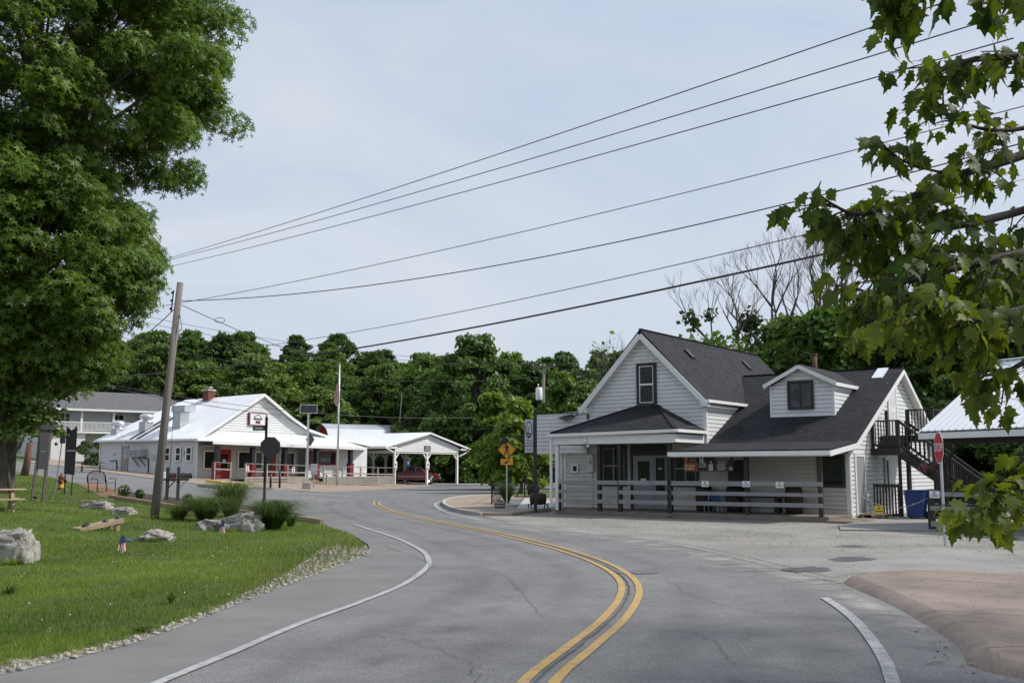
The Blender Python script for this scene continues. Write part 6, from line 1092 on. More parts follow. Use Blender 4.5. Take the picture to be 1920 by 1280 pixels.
MB().tube([(0, 0, -.2), (.35, 0, hh)], [.2, .14], 10).obj('shaft', POLEW, up2_, True); part('crossarm', POLEW, up2_, (.35-1.1, .35+1.1, -.2, -.08, hh-.35, hh-.2)); MB().lathe([(.28, 0), (.3, .05), (.3, 1.05), (.24, 1.12)], 14, (-.12, -.4, hh-3.3)).obj('transformer', PLAC, up2_, True); MB().lathe([(.05, 0), (.05, .35)], 8, (-.2, -.4, hh-2.2)).obj('bushing', GALV, up2_, True)
for x in (-1.0, -.3, .9): MB().lathe([(.05, 0), (.07, .04), (.04, .16)], 8, (.35+x, -.14, hh-.2)).obj('insulator', GALV, up2_, True)
def wire(label, pts, r, sag=0, group='overhead lines', twist=False):
    A, Bq = Vector(pts[0]), Vector(pts[-1]); P = []
    for t in np.linspace(0, 1, 40): P.append(A.lerp(Bq, t)-Vector((0, 0, sag*4*t*(1-t))))
    return tag(MB().tube(P, r, 5).obj('overhead_wire', BLACK), label, 'wire', group)
wire('highest overhead wire crossing the sky to the maple', [at(230, 508, 62), at(1900, -40, 17)], .014, .25); wire('second highest overhead wire crossing the sky', [at(230, 508, 62.5), at(1900, 24, 17.4)], .014, .25); wire('third highest overhead wire crossing the sky', [at(230, 519, 63), at(1900, 72, 17.8)], .014, .25)
wire('thin wire rising from the utility pole below the top three', [at(265, 580, 46), at(2000, 178, 20)], .012, .35); wire('twisted wire leaving the leaning pole to the right', [at(341, 564, 33.6), at(2000, 246, 16)], .013, .62); wire('wire climbing from the woodland over the cafe to the maple', [at(500, 648, 60), at(1900, 345, 24)], .016, .35); wire('thickest black cable crossing low over both roofs', [at(205, 706, 55), at(1900, 395, 19)], .028, .62)
wire('service drop running from the leaning pole down to woods', [at(341, 572, 33.5), at(640, 680, 60)], .014, .25); wire('short cable from the leaning pole into the sweetgum crown', [at(326, 580, 33.4), at(200, 660, 44)], .016, .3)
wire('faint far wire passing behind the pole, upper of two', [at(240, 586, 80), at(1040, 683, 92)], .016, .9); wire('faint far wire passing behind the pole, lower of two', [at(240, 598, 80), at(1012, 683, 92)], .016, 1.0); wire('far wire descending behind the pole to the distant pole', [at(230, 632, 75), at(1017, 705, 92)], .016, 1.6)
wire('dark line dropping across the cafe roof to its gable', [at(190, 722, 66), at(528, 778, 84)], .022, .2); wire('line across the woods at barn roof height', [at(180, 716, 70), at(1010, 776, 92)], .018, 1.2); wire('lowest line across the woods above the canopy', [at(560, 790, 88), at(1100, 803, 95)], .014, .3)
for dx in (0, 1): wire(['upper line from the distant pole behind the shop gable', 'lower line from the distant pole behind the shop gable'][dx], [at(1030, 684+4*dx, 92), at(1200, 716+3*dx, 80)], .016, .15)
lp = at(412, 600, 40); tag(MB().tube([(lp.x+.2*math.cos(a), lp.y, lp.z+.1*math.sin(a)) for a in np.linspace(0, 2*math.pi, 20)], .012, 5).obj('cable_loop', BLACK), 'small coiled loop hanging on the service drop wire', 'cable')
# ------------------------------------------------------------------ woods
def hz(x, y):
    s = lambda t: max(0, min(1, t))**2*(3-2*max(0, min(1, t)))
    return .3+s((y-112)/125)*13.5*(1-.3*s((x+50)/70))+(float(np.interp(x, [a for a, b in AX], [b for a, b in AX])) if x < -8 else 0)
gx = np.linspace(-230, 150, 60); gy = np.linspace(110, 420, 46); V = [(x, y, hz(x, min(y, 300))-.25) for y in gy for x in gx]
F = [(j*60+i, j*60+i+1, (j+1)*60+i+1, (j+1)*60+i) for j in range(45) for i in range(59)]
tag(mesh_np('hillside', V, F, WOODFLOOR, smooth=True), kind='structure')
def clumps(nr, height, radius, base, top_round=.9, n=34, cr=(.2, .34), bulge=.45):
    C_ = []
    for _ in range(n):
        t = nr.random()**.85; z = base+(height-base)*t
        env = radius*math.sin(math.pi*min(1, (t*.88+.12))**bulge)**.8 if t < .97 else radius*.25
        a = nr.uniform(0, 2*math.pi); r = env*nr.random()**.42*.92
        C_.append((r*math.cos(a), r*math.sin(a), z, radius*nr.uniform(*cr)*(1-.35*t)))
    C_.append((0, 0, height*.93, radius*.26)); return C_
def crown_pts(nr, C_, per):
    P, N, Vv = [], [], []
    for (x, y, z, r) in C_:
        m = int(per*(r**2)/(np.mean([c[3] for c in C_])**2)); d = nr.normal(size=(m, 3)); d[:, 2] = np.abs(d[:, 2])*1.15-.45*nr.random(m); d /= np.linalg.norm(d, axis=1)[:, None]
        rr = r*(.2+1.12*nr.random(m)**.75)*(1+.2*np.sin(d[:, 0]*7+x)*np.cos(d[:, 1]*6+y)); P.append(d*rr[:, None]*np.array([1, 1, .8])+np.array([x, y, z])); N.append(d*.5+nr.normal(size=(m, 3))*.75+np.array([.2, -.2, .45])); Vv.append(np.clip(nr.random()*.55+.45*nr.random(m), 0, 1))
    return np.concatenate(P), np.concatenate(N), np.concatenate(Vv)
def limbs(b, C_, base, r0, every=3, rnd=random, lean=0):
    top = max(c[2] for c in C_); tr = [(0, 0, -.5), (.1, .05, base), (.15+lean, -.1, base+(top-base)*.45), (.05+lean, .1, base+(top-base)*.85)]
    b.tube(tr, [r0, r0*.8, r0*.5, r0*.15], 9)
    for c in C_[::every]:
        t = max(.05, min(.8, (c[2]-base)/(top-base)*.75)); s = Vector(tr[1]).lerp(Vector(tr[3]), t); e = Vector(c[:3]); m = s.lerp(e, .5)+Vector((0, 0, -.06*(e-s).length)); k = r0*.35*(1-t*.6); b.tube([s, m, e], [k, k*.6, k*.2], 5)
    return b
def tree_proto(name, seed, height, radius, base, mat, leaf, per, n, label, cat='tree', bark=BARK, bulge=.45, cr=(.2, .34), shape=QUAD):
    nr = np.random.default_rng(seed); C_ = clumps(nr, height, radius, base, n=n, cr=cr, bulge=bulge); P, N, Vv = crown_pts(nr, C_, per)
    t = thing(name, label, cat); limbs(MB(), C_, base, radius*.045+.06).obj('trunk', bark, t, True); leaves('crown', P, N, leaf*nr.uniform(.6, 1.35, len(P)), *shape, mat, t, Vv); return t
GW = 'trees of the wooded hillside'; LW = 'leafy green tree in the wood behind the white cafe and canopy'
protos = [tree_proto('woodland_tree', 11, 13, 5.6, .8, WOODLEAF, .26, 135, 190, LW, bulge=.9, cr=(.1, .21)), tree_proto('woodland_tree', 12, 14.5, 5.0, 1.0, DARKLEAF, .26, 135, 190, LW, bulge=.85, cr=(.1, .21)), tree_proto('woodland_tree', 13, 11.5, 5.8, .8, WOODLEAF, .26, 135, 190, LW, bulge=1.0, cr=(.1, .2)), tree_proto('woodland_tree', 14, 14, 4.8, 1.0, DARKLEAF, .25, 140, 180, LW, bulge=.75, cr=(.1, .22)), tree_proto('woodland_tree', 15, 11, 5.2, .6, BRIGHTLEAF, .25, 140, 180, LW, bulge=.95, cr=(.1, .21)), tree_proto('woodland_tree', 16, 12.5, 5.6, .8, WOODLEAF, .25, 135, 200, LW, bulge=1.05, cr=(.09, .19))]
for p in protos: p['group'] = GW
used = [False]*6; tr_rng = random.Random(5)
def put(i, x, y, s, label=LW, group=GW, z=None, sz=None):
    if used[i]: t = clone(protos[i])
    else: t = protos[i]; used[i] = True
    t.location = (x, y, (hz(x, y)-.3) if z is None else z); t.rotation_euler = (0, 0, tr_rng.uniform(0, 6.28)); t.scale = (s*1.12, s*1.12, s*(sz or tr_rng.uniform(.85, 1.2))); t['label'] = label; t['group'] = group; return t
LMK = [(240, 'balcony house'), (330, 'leaning pole'), (410, 'cafe chimney'), (520, 'cafe gable sign'), (600, 'solar panel'), (660, 'flagpole'), (740, 'red barn'), (830, 'white canopy'), (920, 'road junction'), (985, 'crossing sign'), (1060, 'distant pole'), (1160, 'shop parapet'), (9999, 'shop gable')]
KIND = ['broad mid green', 'tall dark green', 'low spreading green', 'tall narrow dark', 'pale yellow green', 'bushy mid green']
rows = [(119, 5.6, .1), (126, 6.2, .0), (134, 6.6, 0), (144, 7.0, 0), (156, 7.6, 0), (170, 8, 0), (186, 8.5, 0), (204, 9, 0), (224, 9.5, 0), (246, 10, 0)]
for y, dx, _ in rows:
    x0, x1 = -.43*y, .17*y; x = x0+tr_rng.uniform(0, dx)
    while x < x1:
        yy = y+tr_rng.uniform(-3, 3)
        if not (y < 124 and -30 < x < -13) and not (y < 130 and x < -34):
            i = tr_rng.choice([0, 1, 2, 3, 5, 5, 0, 1] if y > 140 else [0, 1, 2, 3, 4, 5]); sc_ = tr_rng.uniform(.8, 1.12)*(1.0 if y > 140 else 1.02)
            u_ = 960+FPX*x/yy; lm = [n_ for (lim, n_) in LMK if u_ < lim][0]; bd = 'wood edge' if y < 130 else ('wooded mid slope' if y < 175 else 'wooded skyline')
            put(i, x, yy, sc_, '%s tree, %s above the %s' % (KIND[i], bd, lm))
        x += dx*tr_rng.uniform(.75, 1.25)
# undergrowth along the wood edge
LS = 'dense green shrub at the foot of the wood behind the canopy'; sh0 = tree_proto('woodland_shrub', 21, 3.6, 2.4, .2, WOODLEAF, .3, 130, 22, LS, 'shrub', cr=(.25, .4)); sh0['group'] = 'shrubs along the wood edge'; first = True
for k in range(34):
    x = -16+k*1.6+tr_rng.uniform(-.7, .7)
    if (x < -14 and k > 0) or x > 4.5: continue
    t = sh0 if first else clone(sh0); first = False; y = 113+tr_rng.uniform(-2, 3)-(0 if x < 6 else 6); s = tr_rng.uniform(.7, 1.5); t.location = (x, y, .25); t.rotation_euler = (0, 0, tr_rng.uniform(0, 6)); t.scale = (s, s, s*tr_rng.uniform(.8, 1.3)); uu = 960+FPX*x/y; t['label'] = 'green shrub at the wood edge behind the %s' % ('canopy left posts' if uu < 760 else 'pickup' if uu < 820 else 'canopy right post' if uu < 880 else 'gravel drive' if uu < 930 else 'crossing sign' if uu < 990 else 'shop sign' if uu < 1060 else 'shop building')
# lighter young trees by the shop sign
LY = tree_proto('roadside_tree', 31, 6.3, 2.3, .4, BRIGHTLEAF, .26, 230, 40, 'bright lime green young tree directly behind the shop sign', bulge=.7); LY.location = (at(975, 900, 72).x, 72, .1)
ly2 = clone(LY); ly2['label'] = 'mid green young tree left of the lime one by the crossing sign'; ly2.location = (at(925, 900, 80).x, 82, .15); ly2.scale = (1.25, 1.25, 1.15); ly2.rotation_euler = (0, 0, 2)
ly3 = clone(LY); ly3['label'] = 'green young tree behind the shop parapet by the distant pole'; ly3.location = (at(1060, 900, 80).x, 84, .15); ly3.scale = (1.3, 1.3, 1.35); ly3.rotation_euler = (0, 0, 4)
# taller trees behind the shop and pavilion
GB = 'trees behind the shop and pavilion'; LB = 'large dark green tree behind the shop roof and pavilion'
bt1 = tree_proto('backyard_tree', 41, 12, 5.2, 1.2, WOODLEAF, .29, 520, 62, LB, bulge=.6); bt2 = tree_proto('backyard_tree', 42, 11.2, 4.8, 1.0, DARKLEAF, .27, 520, 58, LB, bulge=.55); u1 = u2 = False
for (u, y, s, k, sz) in ((1480, 62, .95, 1, 1.0), (1545, 58, .85, 0, 1.0), (1600, 66, 1.05, 1, 1.02), (1665, 62, 1.0, 0, .98), (1735, 58, .9, 0, 1.0), (1800, 62, 1.05, 1, 1.0), (1870, 58, 1.0, 0, 1.05), (1940, 56, 1.05, 1, 1.05), (1500, 78, 1.1, 0, .9), (1620, 82, 1.25, 1, .9), (1750, 78, 1.25, 0, .92), (1890, 76, 1.3, 1, .95), (1430, 74, .8, 1, .85), (1970, 46, .58, 0, .85), (1890, 50, .6, 1, .85), (1810, 52, .6, 0, .85)):
    src = bt1 if k == 0 else bt2; t = src if not (u1 if k == 0 else u2) else clone(src)
    if k == 0: u1 = True
    else: u2 = True
    t.location = (at(u, 880, y).x, y, .05); t.scale = (s, s, s*sz); t.rotation_euler = (0, 0, tr_rng.uniform(0, 6)); t['group'] = GB; t['label'] = '%s tree behind the %s%s' % ('mid green' if k == 0 else 'dark green', 'shop ridge' if u < 1450 else 'dormer' if u < 1520 else 'flue pipe' if u < 1580 else 'skylight' if u < 1680 else 'staircase landing' if u < 1740 else 'pavilion ridge' if u < 1840 else 'pavilion, at the right edge', ', in the back row' if y > 70 else ', low and close' if y < 52 else '')
# ---- bare trees
def bare(b, p, d, L, r, depth, rn, tips, curl=.35, nk=3):
    q = p; pts = [p]; dd = d
    for i in range(3):
        dd = (dd+Vector((rn.uniform(-1, 1), rn.uniform(-1, 1), rn.uniform(-.3, .8)))*.13).normalized(); q = q+dd*(L/3); pts.append(q)
    b.tube(pts, [r, r*.86, r*.74, r*.6], 6 if r > .03 else 4, cap=False); tips.append(pts[-1])
    if depth == 0: return
    k = nk if depth > 1 else 5
    for i in range(k):
        s = pts[rn.choice([2, 3, 3])] if i else pts[3]; ax = Vector((rn.uniform(-1, 1), rn.uniform(-1, 1), rn.uniform(-.2, .6))).normalized(); nd = (dd+ax*rn.uniform(.45, .95)).normalized(); nd = (nd+Vector((0, 0, .18))).normalized()
        bare(b, s, nd, L*rn.uniform(.55, .78), r*(rn.uniform(.52, .66) if depth > 3 else rn.uniform(.36, .5)), depth-1, rn, tips, curl, nk)
def bare_tree(name, label, base, h, r, depth, seed, dirs, leafn=0, leafmat_=None, lf=.25, zmin=0):
    rn = random.Random(seed); t = thing(name, label, 'tree', base); b = MB(); tips = []
    b.tube([(0, 0, -.3), (0, 0, h*.3)], [r*1.25, r], 9)
    for d in dirs: bare(b, Vector((0, 0, h*.28)), Vector(d).normalized(), h*.3, r*.62, depth, rn, tips)
    b.obj('branches', DEADWOOD, t, True)
    if leafn:
        T = np.array([tuple(q) for q in tips]); T = T[(T[:, 2] < zmin)] if zmin else T; k = rng.integers(0, len(T), leafn); P = T[k]+rng.normal(0, .28, (leafn, 3)); leaves('sparse_leaves', P, rng.normal(size=(leafn, 3))+np.array([0, 0, .5]), rng.uniform(.6, 1.3, leafn)*lf, *QUAD, leafmat_, t)['kind'] = 'stuff'
    return t
g = at(1515, 880, 64); bare_tree('dead_tree', 'tall bare grey tree rising behind the shop roof ridge', (g.x, 64, .05), 15.5, .3, 5, 3, [(-.3, 0, 1), (.22, .2, 1), (-.05, -.2, 1.2), (-.75, .1, .8)], 900, SHRUBLEAF, .26, 11.5)
g = at(1600, 880, 68); bare_tree('dead_tree', 'bare grey twiggy tree close to the maple branch tips', (g.x, 68, .05), 16, .2, 5, 8, [(-.15, 0, 1), (.2, .2, 1.1), (.45, 0, .8)], 0)
g = at(1365, 880, 60); bare_tree('thin_tree', 'thin sparsely leaved tree left of the tall bare tree', (g.x, 60, .05), 9.0, .15, 4, 12, [(-.25, 0, 1), (.3, .2, 1), (-.6, 0, .8)], 900, WOODLEAF, .24)
g = at(1255, 880, 58); bare_tree('thin_tree', 'leafy treetop just showing over the shop gable ridge', (g.x, 60, .05), 8.0, .12, 3, 19, [(0, 0, 1), (.3, .2, 1)], 350, BRIGHTLEAF, .3)
g = at(1165, 880, 74); bare_tree('dead_tree', 'small bare tree at the left rake of the shop gable', (g.x, 74, .05), 11.5, .14, 4, 23, [(-.35, 0, 1), (.2, 0, 1)], 0)
g = at(1195, 880, 76); bare_tree('dead_tree', 'small bare tree half hidden behind the shop gable', (g.x, 76, .05), 11.2, .12, 4, 29, [(-.1, 0, 1), (.35, 0, 1)], 60, BRIGHTLEAF, .3)
# pale sycamore trunks among the woods
for (u, v0, v1, y, lb) in ((746, 790, 740, 121, 'pale bare trunk showing in the wood above the canopy'), (768, 770, 725, 122, 'slender pale leaning trunk in the wood above the canopy'), (1045, 790, 730, 118, 'pale thin trunk in the wood left of the shop gable')):
    a, c = at(u, v0+60, y), at(u+6, v1, y); t = thing('pale_trunk', lb, 'tree', (a.x, a.y+1, a.z), 0); d = c-a; MB().tube([(0, 0, -4), (d.x*.5-.1, 0, d.z*.5), (d.x, 0, d.z)], [.1, .08, .05], 8).obj('trunk', PALEBARK, t, True); MB().tube([(d.x*.5-.1, 0, d.z*.5), (d.x*.5+.8, 0, d.z*.5+.7), (d.x*.5+1.2, 0, d.z*.5+1.6)], [.05, .04, .02], 6).obj('limb', PALEBARK, t, True)
# ------------------------------------------------------------------ sweetgum at left
TX, TY = -21.3, 42.8; TZ = H(TX, TY); sg_ = thing('sweetgum_tree', 'huge sweetgum with star shaped leaves filling the left side', 'tree', (TX, TY, TZ)); nr = np.random.default_rng(77)
prof = [(3.2, 2.2), (4.2, 4.0), (4.9, 4.7), (6.2, 4.7), (7.6, 5.2), (8.9, 5.8), (10.3, 6.3), (12.0, 6.1), (13.8, 5.3), (14.7, 4.7), (15.4, 7.3), (17.0, 7.8), (18.3, 9.7), (20, 9.4), (21.5, 9.2), (23.5, 8.0), (25.5, 5.5), (27, 2.5)]
C_ = []
for _ in range(1120):
    z = nr.uniform(5.1, 26.5); R0 = np.interp(z, [p[0] for p in prof], [p[1] for p in prof]); a = nr.uniform(0, 2*math.pi); R1 = R0*(1+.16*math.sin(3*a+z*.35)+.10*math.sin(5*a-z*.9)) if abs((a+.4) % (2*math.pi)) > 1.0 else R0*(1+.08*math.sin(z*2.1+a*4))
    r = R1*nr.uniform(.35, 1.0)**.5-.7; C_.append((max(0, r)*math.cos(a), max(0, r)*math.sin(a), z-TZ, nr.uniform(.75, 1.4)))
# the photograph shows gaps high up left of centre, so thin clumps near (x, z) of the notch
C_ = [c for c in C_ if not (1.6 < c[0] < 4.5 and 13.5 < c[2]+TZ < 16.0 and nr.random() < .45)]
P, N, Vv = [], [], []
for (x, y, z, r) in C_:
    m = int(105*r*r/.9); d = nr.normal(size=(m, 3)); d[:, 2] = np.abs(d[:, 2])-.55*nr.random(m); d /= np.linalg.norm(d, axis=1)[:, None]; P.append(d*(r*(.5+.55*nr.random(m)**.6))[:, None]*np.array([1, 1, .75])+np.array([x, y, z])); N.append(d*.6+nr.normal(size=(m, 3))*.5+np.array([.1, -.25, .5])); Vv.append(np.clip(nr.random()*.5+.5*nr.random(m), 0, 1))
P = np.concatenate(P); N = np.concatenate(N); Vv = np.concatenate(Vv)
leaves('crown', P, N, nr.uniform(.26, .44, len(P)), *STAR, GUMLEAF, sg_, Vv)
b = MB(); b.tube([(0, 0, -.5), (0, 0, .3), (.05, 0, 2.5), (.2, 0, 8), (.5, 0, 14), (.4, 0, 24)], [.75, .55, .5, .4, .28, .06], 14)
for k in range(46):
    c = C_[k*11 % len(C_)]; z0 = max(2.5, c[2]*.72-1); s = Vector((np.interp(z0, [0, 8, 14, 24], [0, .2, .5, .4]), 0, z0)); e = Vector(c[:3]); m_ = s.lerp(e, .5)+Vector((0, 0, -.4)); k0_ = .07+.09*random.random(); b.tube([s, m_, e], [k0_*1.3, k0_*.7, .02], 6)
for (ex, ez) in ((5.5, 18.6), (5.6, 17.0), (4.2, 15.2), (3.4, 9.0)): b.tube([(.4, 0, ez-6), (ex*.5, -.5, ez-2.2), (ex, -.6, ez)], [.26, .16, .04], 8)
b.obj('trunk', BARK, sg_, True)
# young tree in front of it
yt = thing('young_tree', 'young tree with dark crooked stem beside the sweetgum trunk', 'tree', (gp(28, 926).x+.1, gp(28, 926).y-1, gp(28, 926).z)); nr = np.random.default_rng(5); C2 = [(nr.uniform(-2.0, 1.9), nr.uniform(-1.2, 1.2), nr.uniform(2.1, 4.4), nr.uniform(.4, .8)) for _ in range(34)]; P, N, Vv = crown_pts(nr, C2, 90); leaves('crown', P, N, nr.uniform(.1, .2, len(P)), *QUAD, WOODLEAF, yt, Vv); b = MB(); b.tube([(.2, 0, -.1), (0, 0, 1.2), (-.2, 0, 2.2), (0, 0, 3.5)], [.09, .07, .05, .02], 7).tube([(0, 0, 1.3), (.5, 0, 2.0), (.8, 0, 3.0)], [.05, .04, .015], 6); b.obj('stem', BARK, yt, True)
ps_ = gp(45, 893); t = thing('leaning_stump', 'thick reddish brown leaning tree stump beyond the notice board', 'stump', (ps_.x, ps_.y, ps_.z)); MB().tube([(0, 0, -.1), (.15, 0, .9), (.25, 0, 2.0)], [.24, .2, .18], 12).obj('trunk', M('red_brown_bark', (.17, .085, .055), .95, .35, 5, .8, 18, stretch=(1, 1, .3)), t, True)
# round hedges by the house
hd = tree_proto('clipped_bush', 51, 2.2, 1.5, .1, SHRUBLEAF, .16, 260, 26, 'rounded clipped bush below the balcony, nearer the garage', 'bush', cr=(.4, .55)); g = at(160, 838, 94); hd.location = (g.x, 94, g.z-1.0); hd['group'] = 'clipped bushes by the house'; hd.scale = (.5, .5, .5); hd.location.z += .3
for (u, v, y, s, lb) in ((197, 828, 95, 0.62, 'largest clipped bush below the balcony door'), (182, 866, 91, 0.72, 'rounded bush on the slope beside the cafe end wall')): t = clone(hd); g = at(u, v, y); t.location = (g.x, y, g.z-.8); t.scale = (s, s, s*.9); t['label'] = lb
# ornamental grasses and bed shrubs
for (u, v, n, h, s, w, lb) in ((432, 972, 1500, 1.75, 1.5, .011, 'tallest arching grass tuft behind the largest boulder'), (385, 980, 1500, 1.15, 1.6, .01, 'arching grass tuft left of the largest boulder'), (335, 978, 500, .8, 1.2, .01, 'loose grass tuft at the foot of the utility pole'), (512, 996, 1500, 1.2, 1.5, .011, 'arching grass tuft right of the largest boulder'), (545, 990, 160, .6, .6, .016, 'small grass tuft at the bed end by the road')):
    g = gp(u, v); clump('grass_tuft', (g.x, g.y, g.z+.02), n, h, s, TALLGRASS, lb, 'grass plant', w, 1.15, 'ornamental grass tufts')
g = gp(950, 949); clump('fountain_grass', (g.x, g.y, .14), 1400, 1.5, .85, TALLGRASS, 'fine domed green grass bush behind the barrel planter', 'grass plant', .012, .75)
for (u, v, s, lb) in ((232, 934, .3, 'small round shrub in the bed left of the pole'), (262, 937, .22, 'tiny grey green shrub in the bed beside the pole'), (352, 948, .24, 'small green shrub in the bed right of the mailboxes')):
    g = gp(u, v); t = thing('bed_shrub', lb, 'shrub', (g.x, g.y, g.z+.07), 0, 'small shrubs in the mulch bed'); n = 220; d = rng.normal(size=(n, 3)); d /= np.linalg.norm(d, axis=1)[:, None]; leaves('foliage', d*s*rng.uniform(.6, 1, (n, 1))+np.array([0, 0, s*.9]), d, rng.uniform(.05, .09, n), *QUAD, SHRUBLEAF, t)['kind'] = 'stuff'; MB().tube([(0, 0, -.05), (0, 0, s)], .02, 5).obj('stem', BARK, t)
for (u, v, n, h, s, lb) in ((320, 1138, 60, .3, .14, 'broad bladed weed clump in the open lawn'), (15, 1120, 70, .25, .3, 'weed clump in front of the left edge boulder'), (265, 1192, 70, .16, .25, 'low leafy weed clump near the verge stones')):
    g = gp(u, v); clump('weed_clump', (g.x, g.y, g.z+.03), n, h, s, TALLGRASS, lb, 'weed', .014, .4, 'weed clumps in the lawn')
clump('dry_weed', (4.75, 8.05, .1), 130, .42, .45, DRYGRASS, 'yellow seeding weed at the bottom right corner', 'weed', .006, .3)
# rough grass at the feet of boulders, posts and poles
for i_, (u, v, n, sp_, lb) in enumerate(((20, 1064, 160, .55, 'uncut grass around the foot of the left edge boulder'), (290, 1020, 150, .5, 'uncut grass around the foot of the low white boulder'), (440, 1001, 160, .6, 'uncut grass along the front of the largest boulder'), (288, 976, 90, .3, 'uncut grass at the foot of the leaning pole'))):
    g = gp(u, v); clump('rough_grass', (g.x, g.y+.05, g.z+.03), n, .26, sp_, GRASSM, lb, 'grass', .009, .5, 'rough grass at boulder feet')
# clover flowers and twigs
n = 260; U = rng.uniform(-8.5, -2.5, n); W_ = rng.uniform(9.5, 27, n); k = inpoly_np(U, W_, lawn); U, W_ = U[k], W_[k]; k = np.sin(U*1.1+2)*np.sin(W_*.7) > .1; U, W_ = U[k], W_[k]
tag(leaves('clover_heads', np.stack([U, W_, Hn(U, W_)+.1], 1), rng.normal(size=(len(U), 3))+np.array([0, -1, 1]), np.full(len(U), .014), *QUAD, PLAC), 'tiny white clover heads dotted over the lawn', 'flowers', kind='stuff')
for i, (u, v, L_, a, lb) in enumerate(((1755, 1248, .22, .4, 'pale crooked twig on the road near the pad'), (1822, 1254, .2, -.15, 'straight dark twig on the road at the pad edge'), (1750, 1212, .06, 0, 'small dark bark chip on the road beside the pad'), (1900, 1043, .25, .1, 'short stick lying on the gravel at right'))):
    g = gp(u, v); tag(MB().tube([(-L_/2, 0, .01), (0, .02, .018), (L_/2, 0, .01)], [.006, .008, .005], 5).obj('fallen_twig', WOODG), lb, 'twig', 'fallen twigs'); o = bpy.context.scene.objects[-1]
    o = [q for q in COL.objects if q.name.startswith('fallen_twig')][-1]; o.location = (g.x, g.y, .025); o.rotation_euler = (0, 0, a)
# ------------------------------------------------------------------ maple reaching in from the right
mp = thing('maple_tree', 'maple with large pointed leaves leaning in from the right edge', 'tree', (7.6, 8.8, 0)); MO = Vector((7.6, 8.8, 0))
half = [(0, 0), (.10, -.06), (.27, .02), (.22, .10), (.42, .22), (.33, .28), (.36, .36), (.52, .52), (.36, .52), (.24, .50), (.22, .60), (.24, .72), (.14, .74), (.09, .86), (0, 1.08)]
outl = half+[(-x, y) for x, y in half[-2:0:-1]]
def leafmesh(fold, droop, tw):
    bm = bmesh.new(); vs = []
    for x, y in outl: vs.append(bm.verts.new((x+.04*tw*y, y, -droop*y*y+fold*abs(x)*(1-.25*y)+.05*tw*math.sin(6*y+3*x))))
    mids = [bm.verts.new((.04*tw*y, y, -droop*y*y)) for y in (.28, .56, .8)]; n = len(outl); col = [vs[0]]+mids+[vs[14]]
    def near(y): return min(range(5), key=lambda k: abs(col[k].co.y-y))
    for sgn, rngi in ((1, list(range(0, 15))), (-1, [0]+list(range(n-1, 13, -1)))):
        last = 0
        for a, c in zip(rngi[:-1], rngi[1:]):
            k = max(last, near(vs[c].co.y) if c != 14 else 4); k = min(k, last+1) if c != 14 else 4
            f = [vs[a], vs[c]]
            if k > last: f.append(col[k])
            f.append(col[last]); f2 = []
            for q in f:
                if q not in f2: f2.append(q)
            if len(f2) > 2:
                try: bm.faces.new(f2)
                except ValueError: pass
            last = k
    bmesh.ops.recalc_face_normals(bm, faces=bm.faces); bm.verts.index_update()
    return [tuple(v.co) for v in bm.verts], [tuple(v.index for v in f.verts) for f in bm.faces], bm
LM = []
for (fo_, dr_, tw_) in ((.25, .18, .3), (-.12, .35, -.6), (.35, .05, .8), (.05, .45, -.2), (.2, .28, 1.0)):
    V_, F_, bm = leafmesh(fo_, dr_, tw_); me = bpy.data.meshes.new('leaf'); bm.to_mesh(me); bm.free(); a_ = me.attributes.new('v', 'FLOAT', 'FACE'); a_.data.foreach_set('value', [tr_rng.uniform(.2, .8)]*len(me.polygons)); me.materials.append(MAPLELEAF); me.polygons.foreach_set('use_smooth', [True]*len(me.polygons)); LM.append((me, V_, F_))
rn = random.Random(44); Lf = []; wood = MB()
def limb(px, r0, r1): 
    P = [tuple(p) for p in catmull([tuple(at(u, v, d)) for u, v, d in px], 5)]; n = len(P); wood.tube([Vector(p)-MO for p in P], [r0+(r1-r0)*i/(n-1) for i in range(n)], 7, cap=False); return [Vector(p) for p in P]
def twigs(path, n, L, leafs, f0=.0, down=.3, size=(.065, .118)):
    for _ in range(n):
        t = f0+(1-f0)*rn.random(); k = min(len(path)-2, int(t*(len(path)-1))); s = path[k]; d = (path[k+1]-path[k]).normalized(); ax = Vector((rn.uniform(-1, 1), rn.uniform(-1, 1), rn.uniform(-.8, .6))); dd = (d*.6+ax).normalized(); l = L*rn.uniform(.4, 1.0)
        e = s+dd*l+Vector((0, 0, -.08*l)); m = s.lerp(e, .5)+Vector((0, 0, .05*l)); wood.tube([s-MO, m-MO, e-MO], [.006, .0045, .003], 4, cap=False)
        for q in range(leafs):
            f = 1-.75*q/max(1, leafs); b0_ = s.lerp(e, f)+Vector((rn.gauss(0, .02), rn.gauss(0, .02), 0)); pd = (dd*.5+Vector((rn.uniform(-1, 1), rn.uniform(-1, 1), rn.uniform(-.5, .4)))).normalized(); pl = rn.uniform(.04, .09); lb_ = b0_+pd*pl; wood.tube([b0_-MO, lb_-MO], [.0016, .0013], 3, cap=False); Lf.append((lb_, pd, rn.uniform(*size), down))
Lm1 = limb([(2120, 210, 6.2), (1920, 290, 5.9), (1805, 326, 5.7), (1695, 374, 5.5), (1610, 402, 5.4), (1548, 376, 5.3)], .035, .006); twigs(Lm1, 30, .28, 5, .25); twigs(Lm1[-9:], 9, .16, 5, .1)
Lm1b = limb([(1805, 326, 5.7), (1760, 322, 5.6), (1700, 305, 5.55), (1655, 272, 5.5)], .01, .004); twigs(Lm1b[-5:], 7, .12, 4, .3, size=(.08, .12))
Lm2 = limb([(2120, 420, 5.9), (1940, 470, 5.6), (1800, 500, 5.4), (1690, 530, 5.3), (1600, 565, 5.2)], .04, .006); twigs(Lm2, 46, .36, 5, .2)
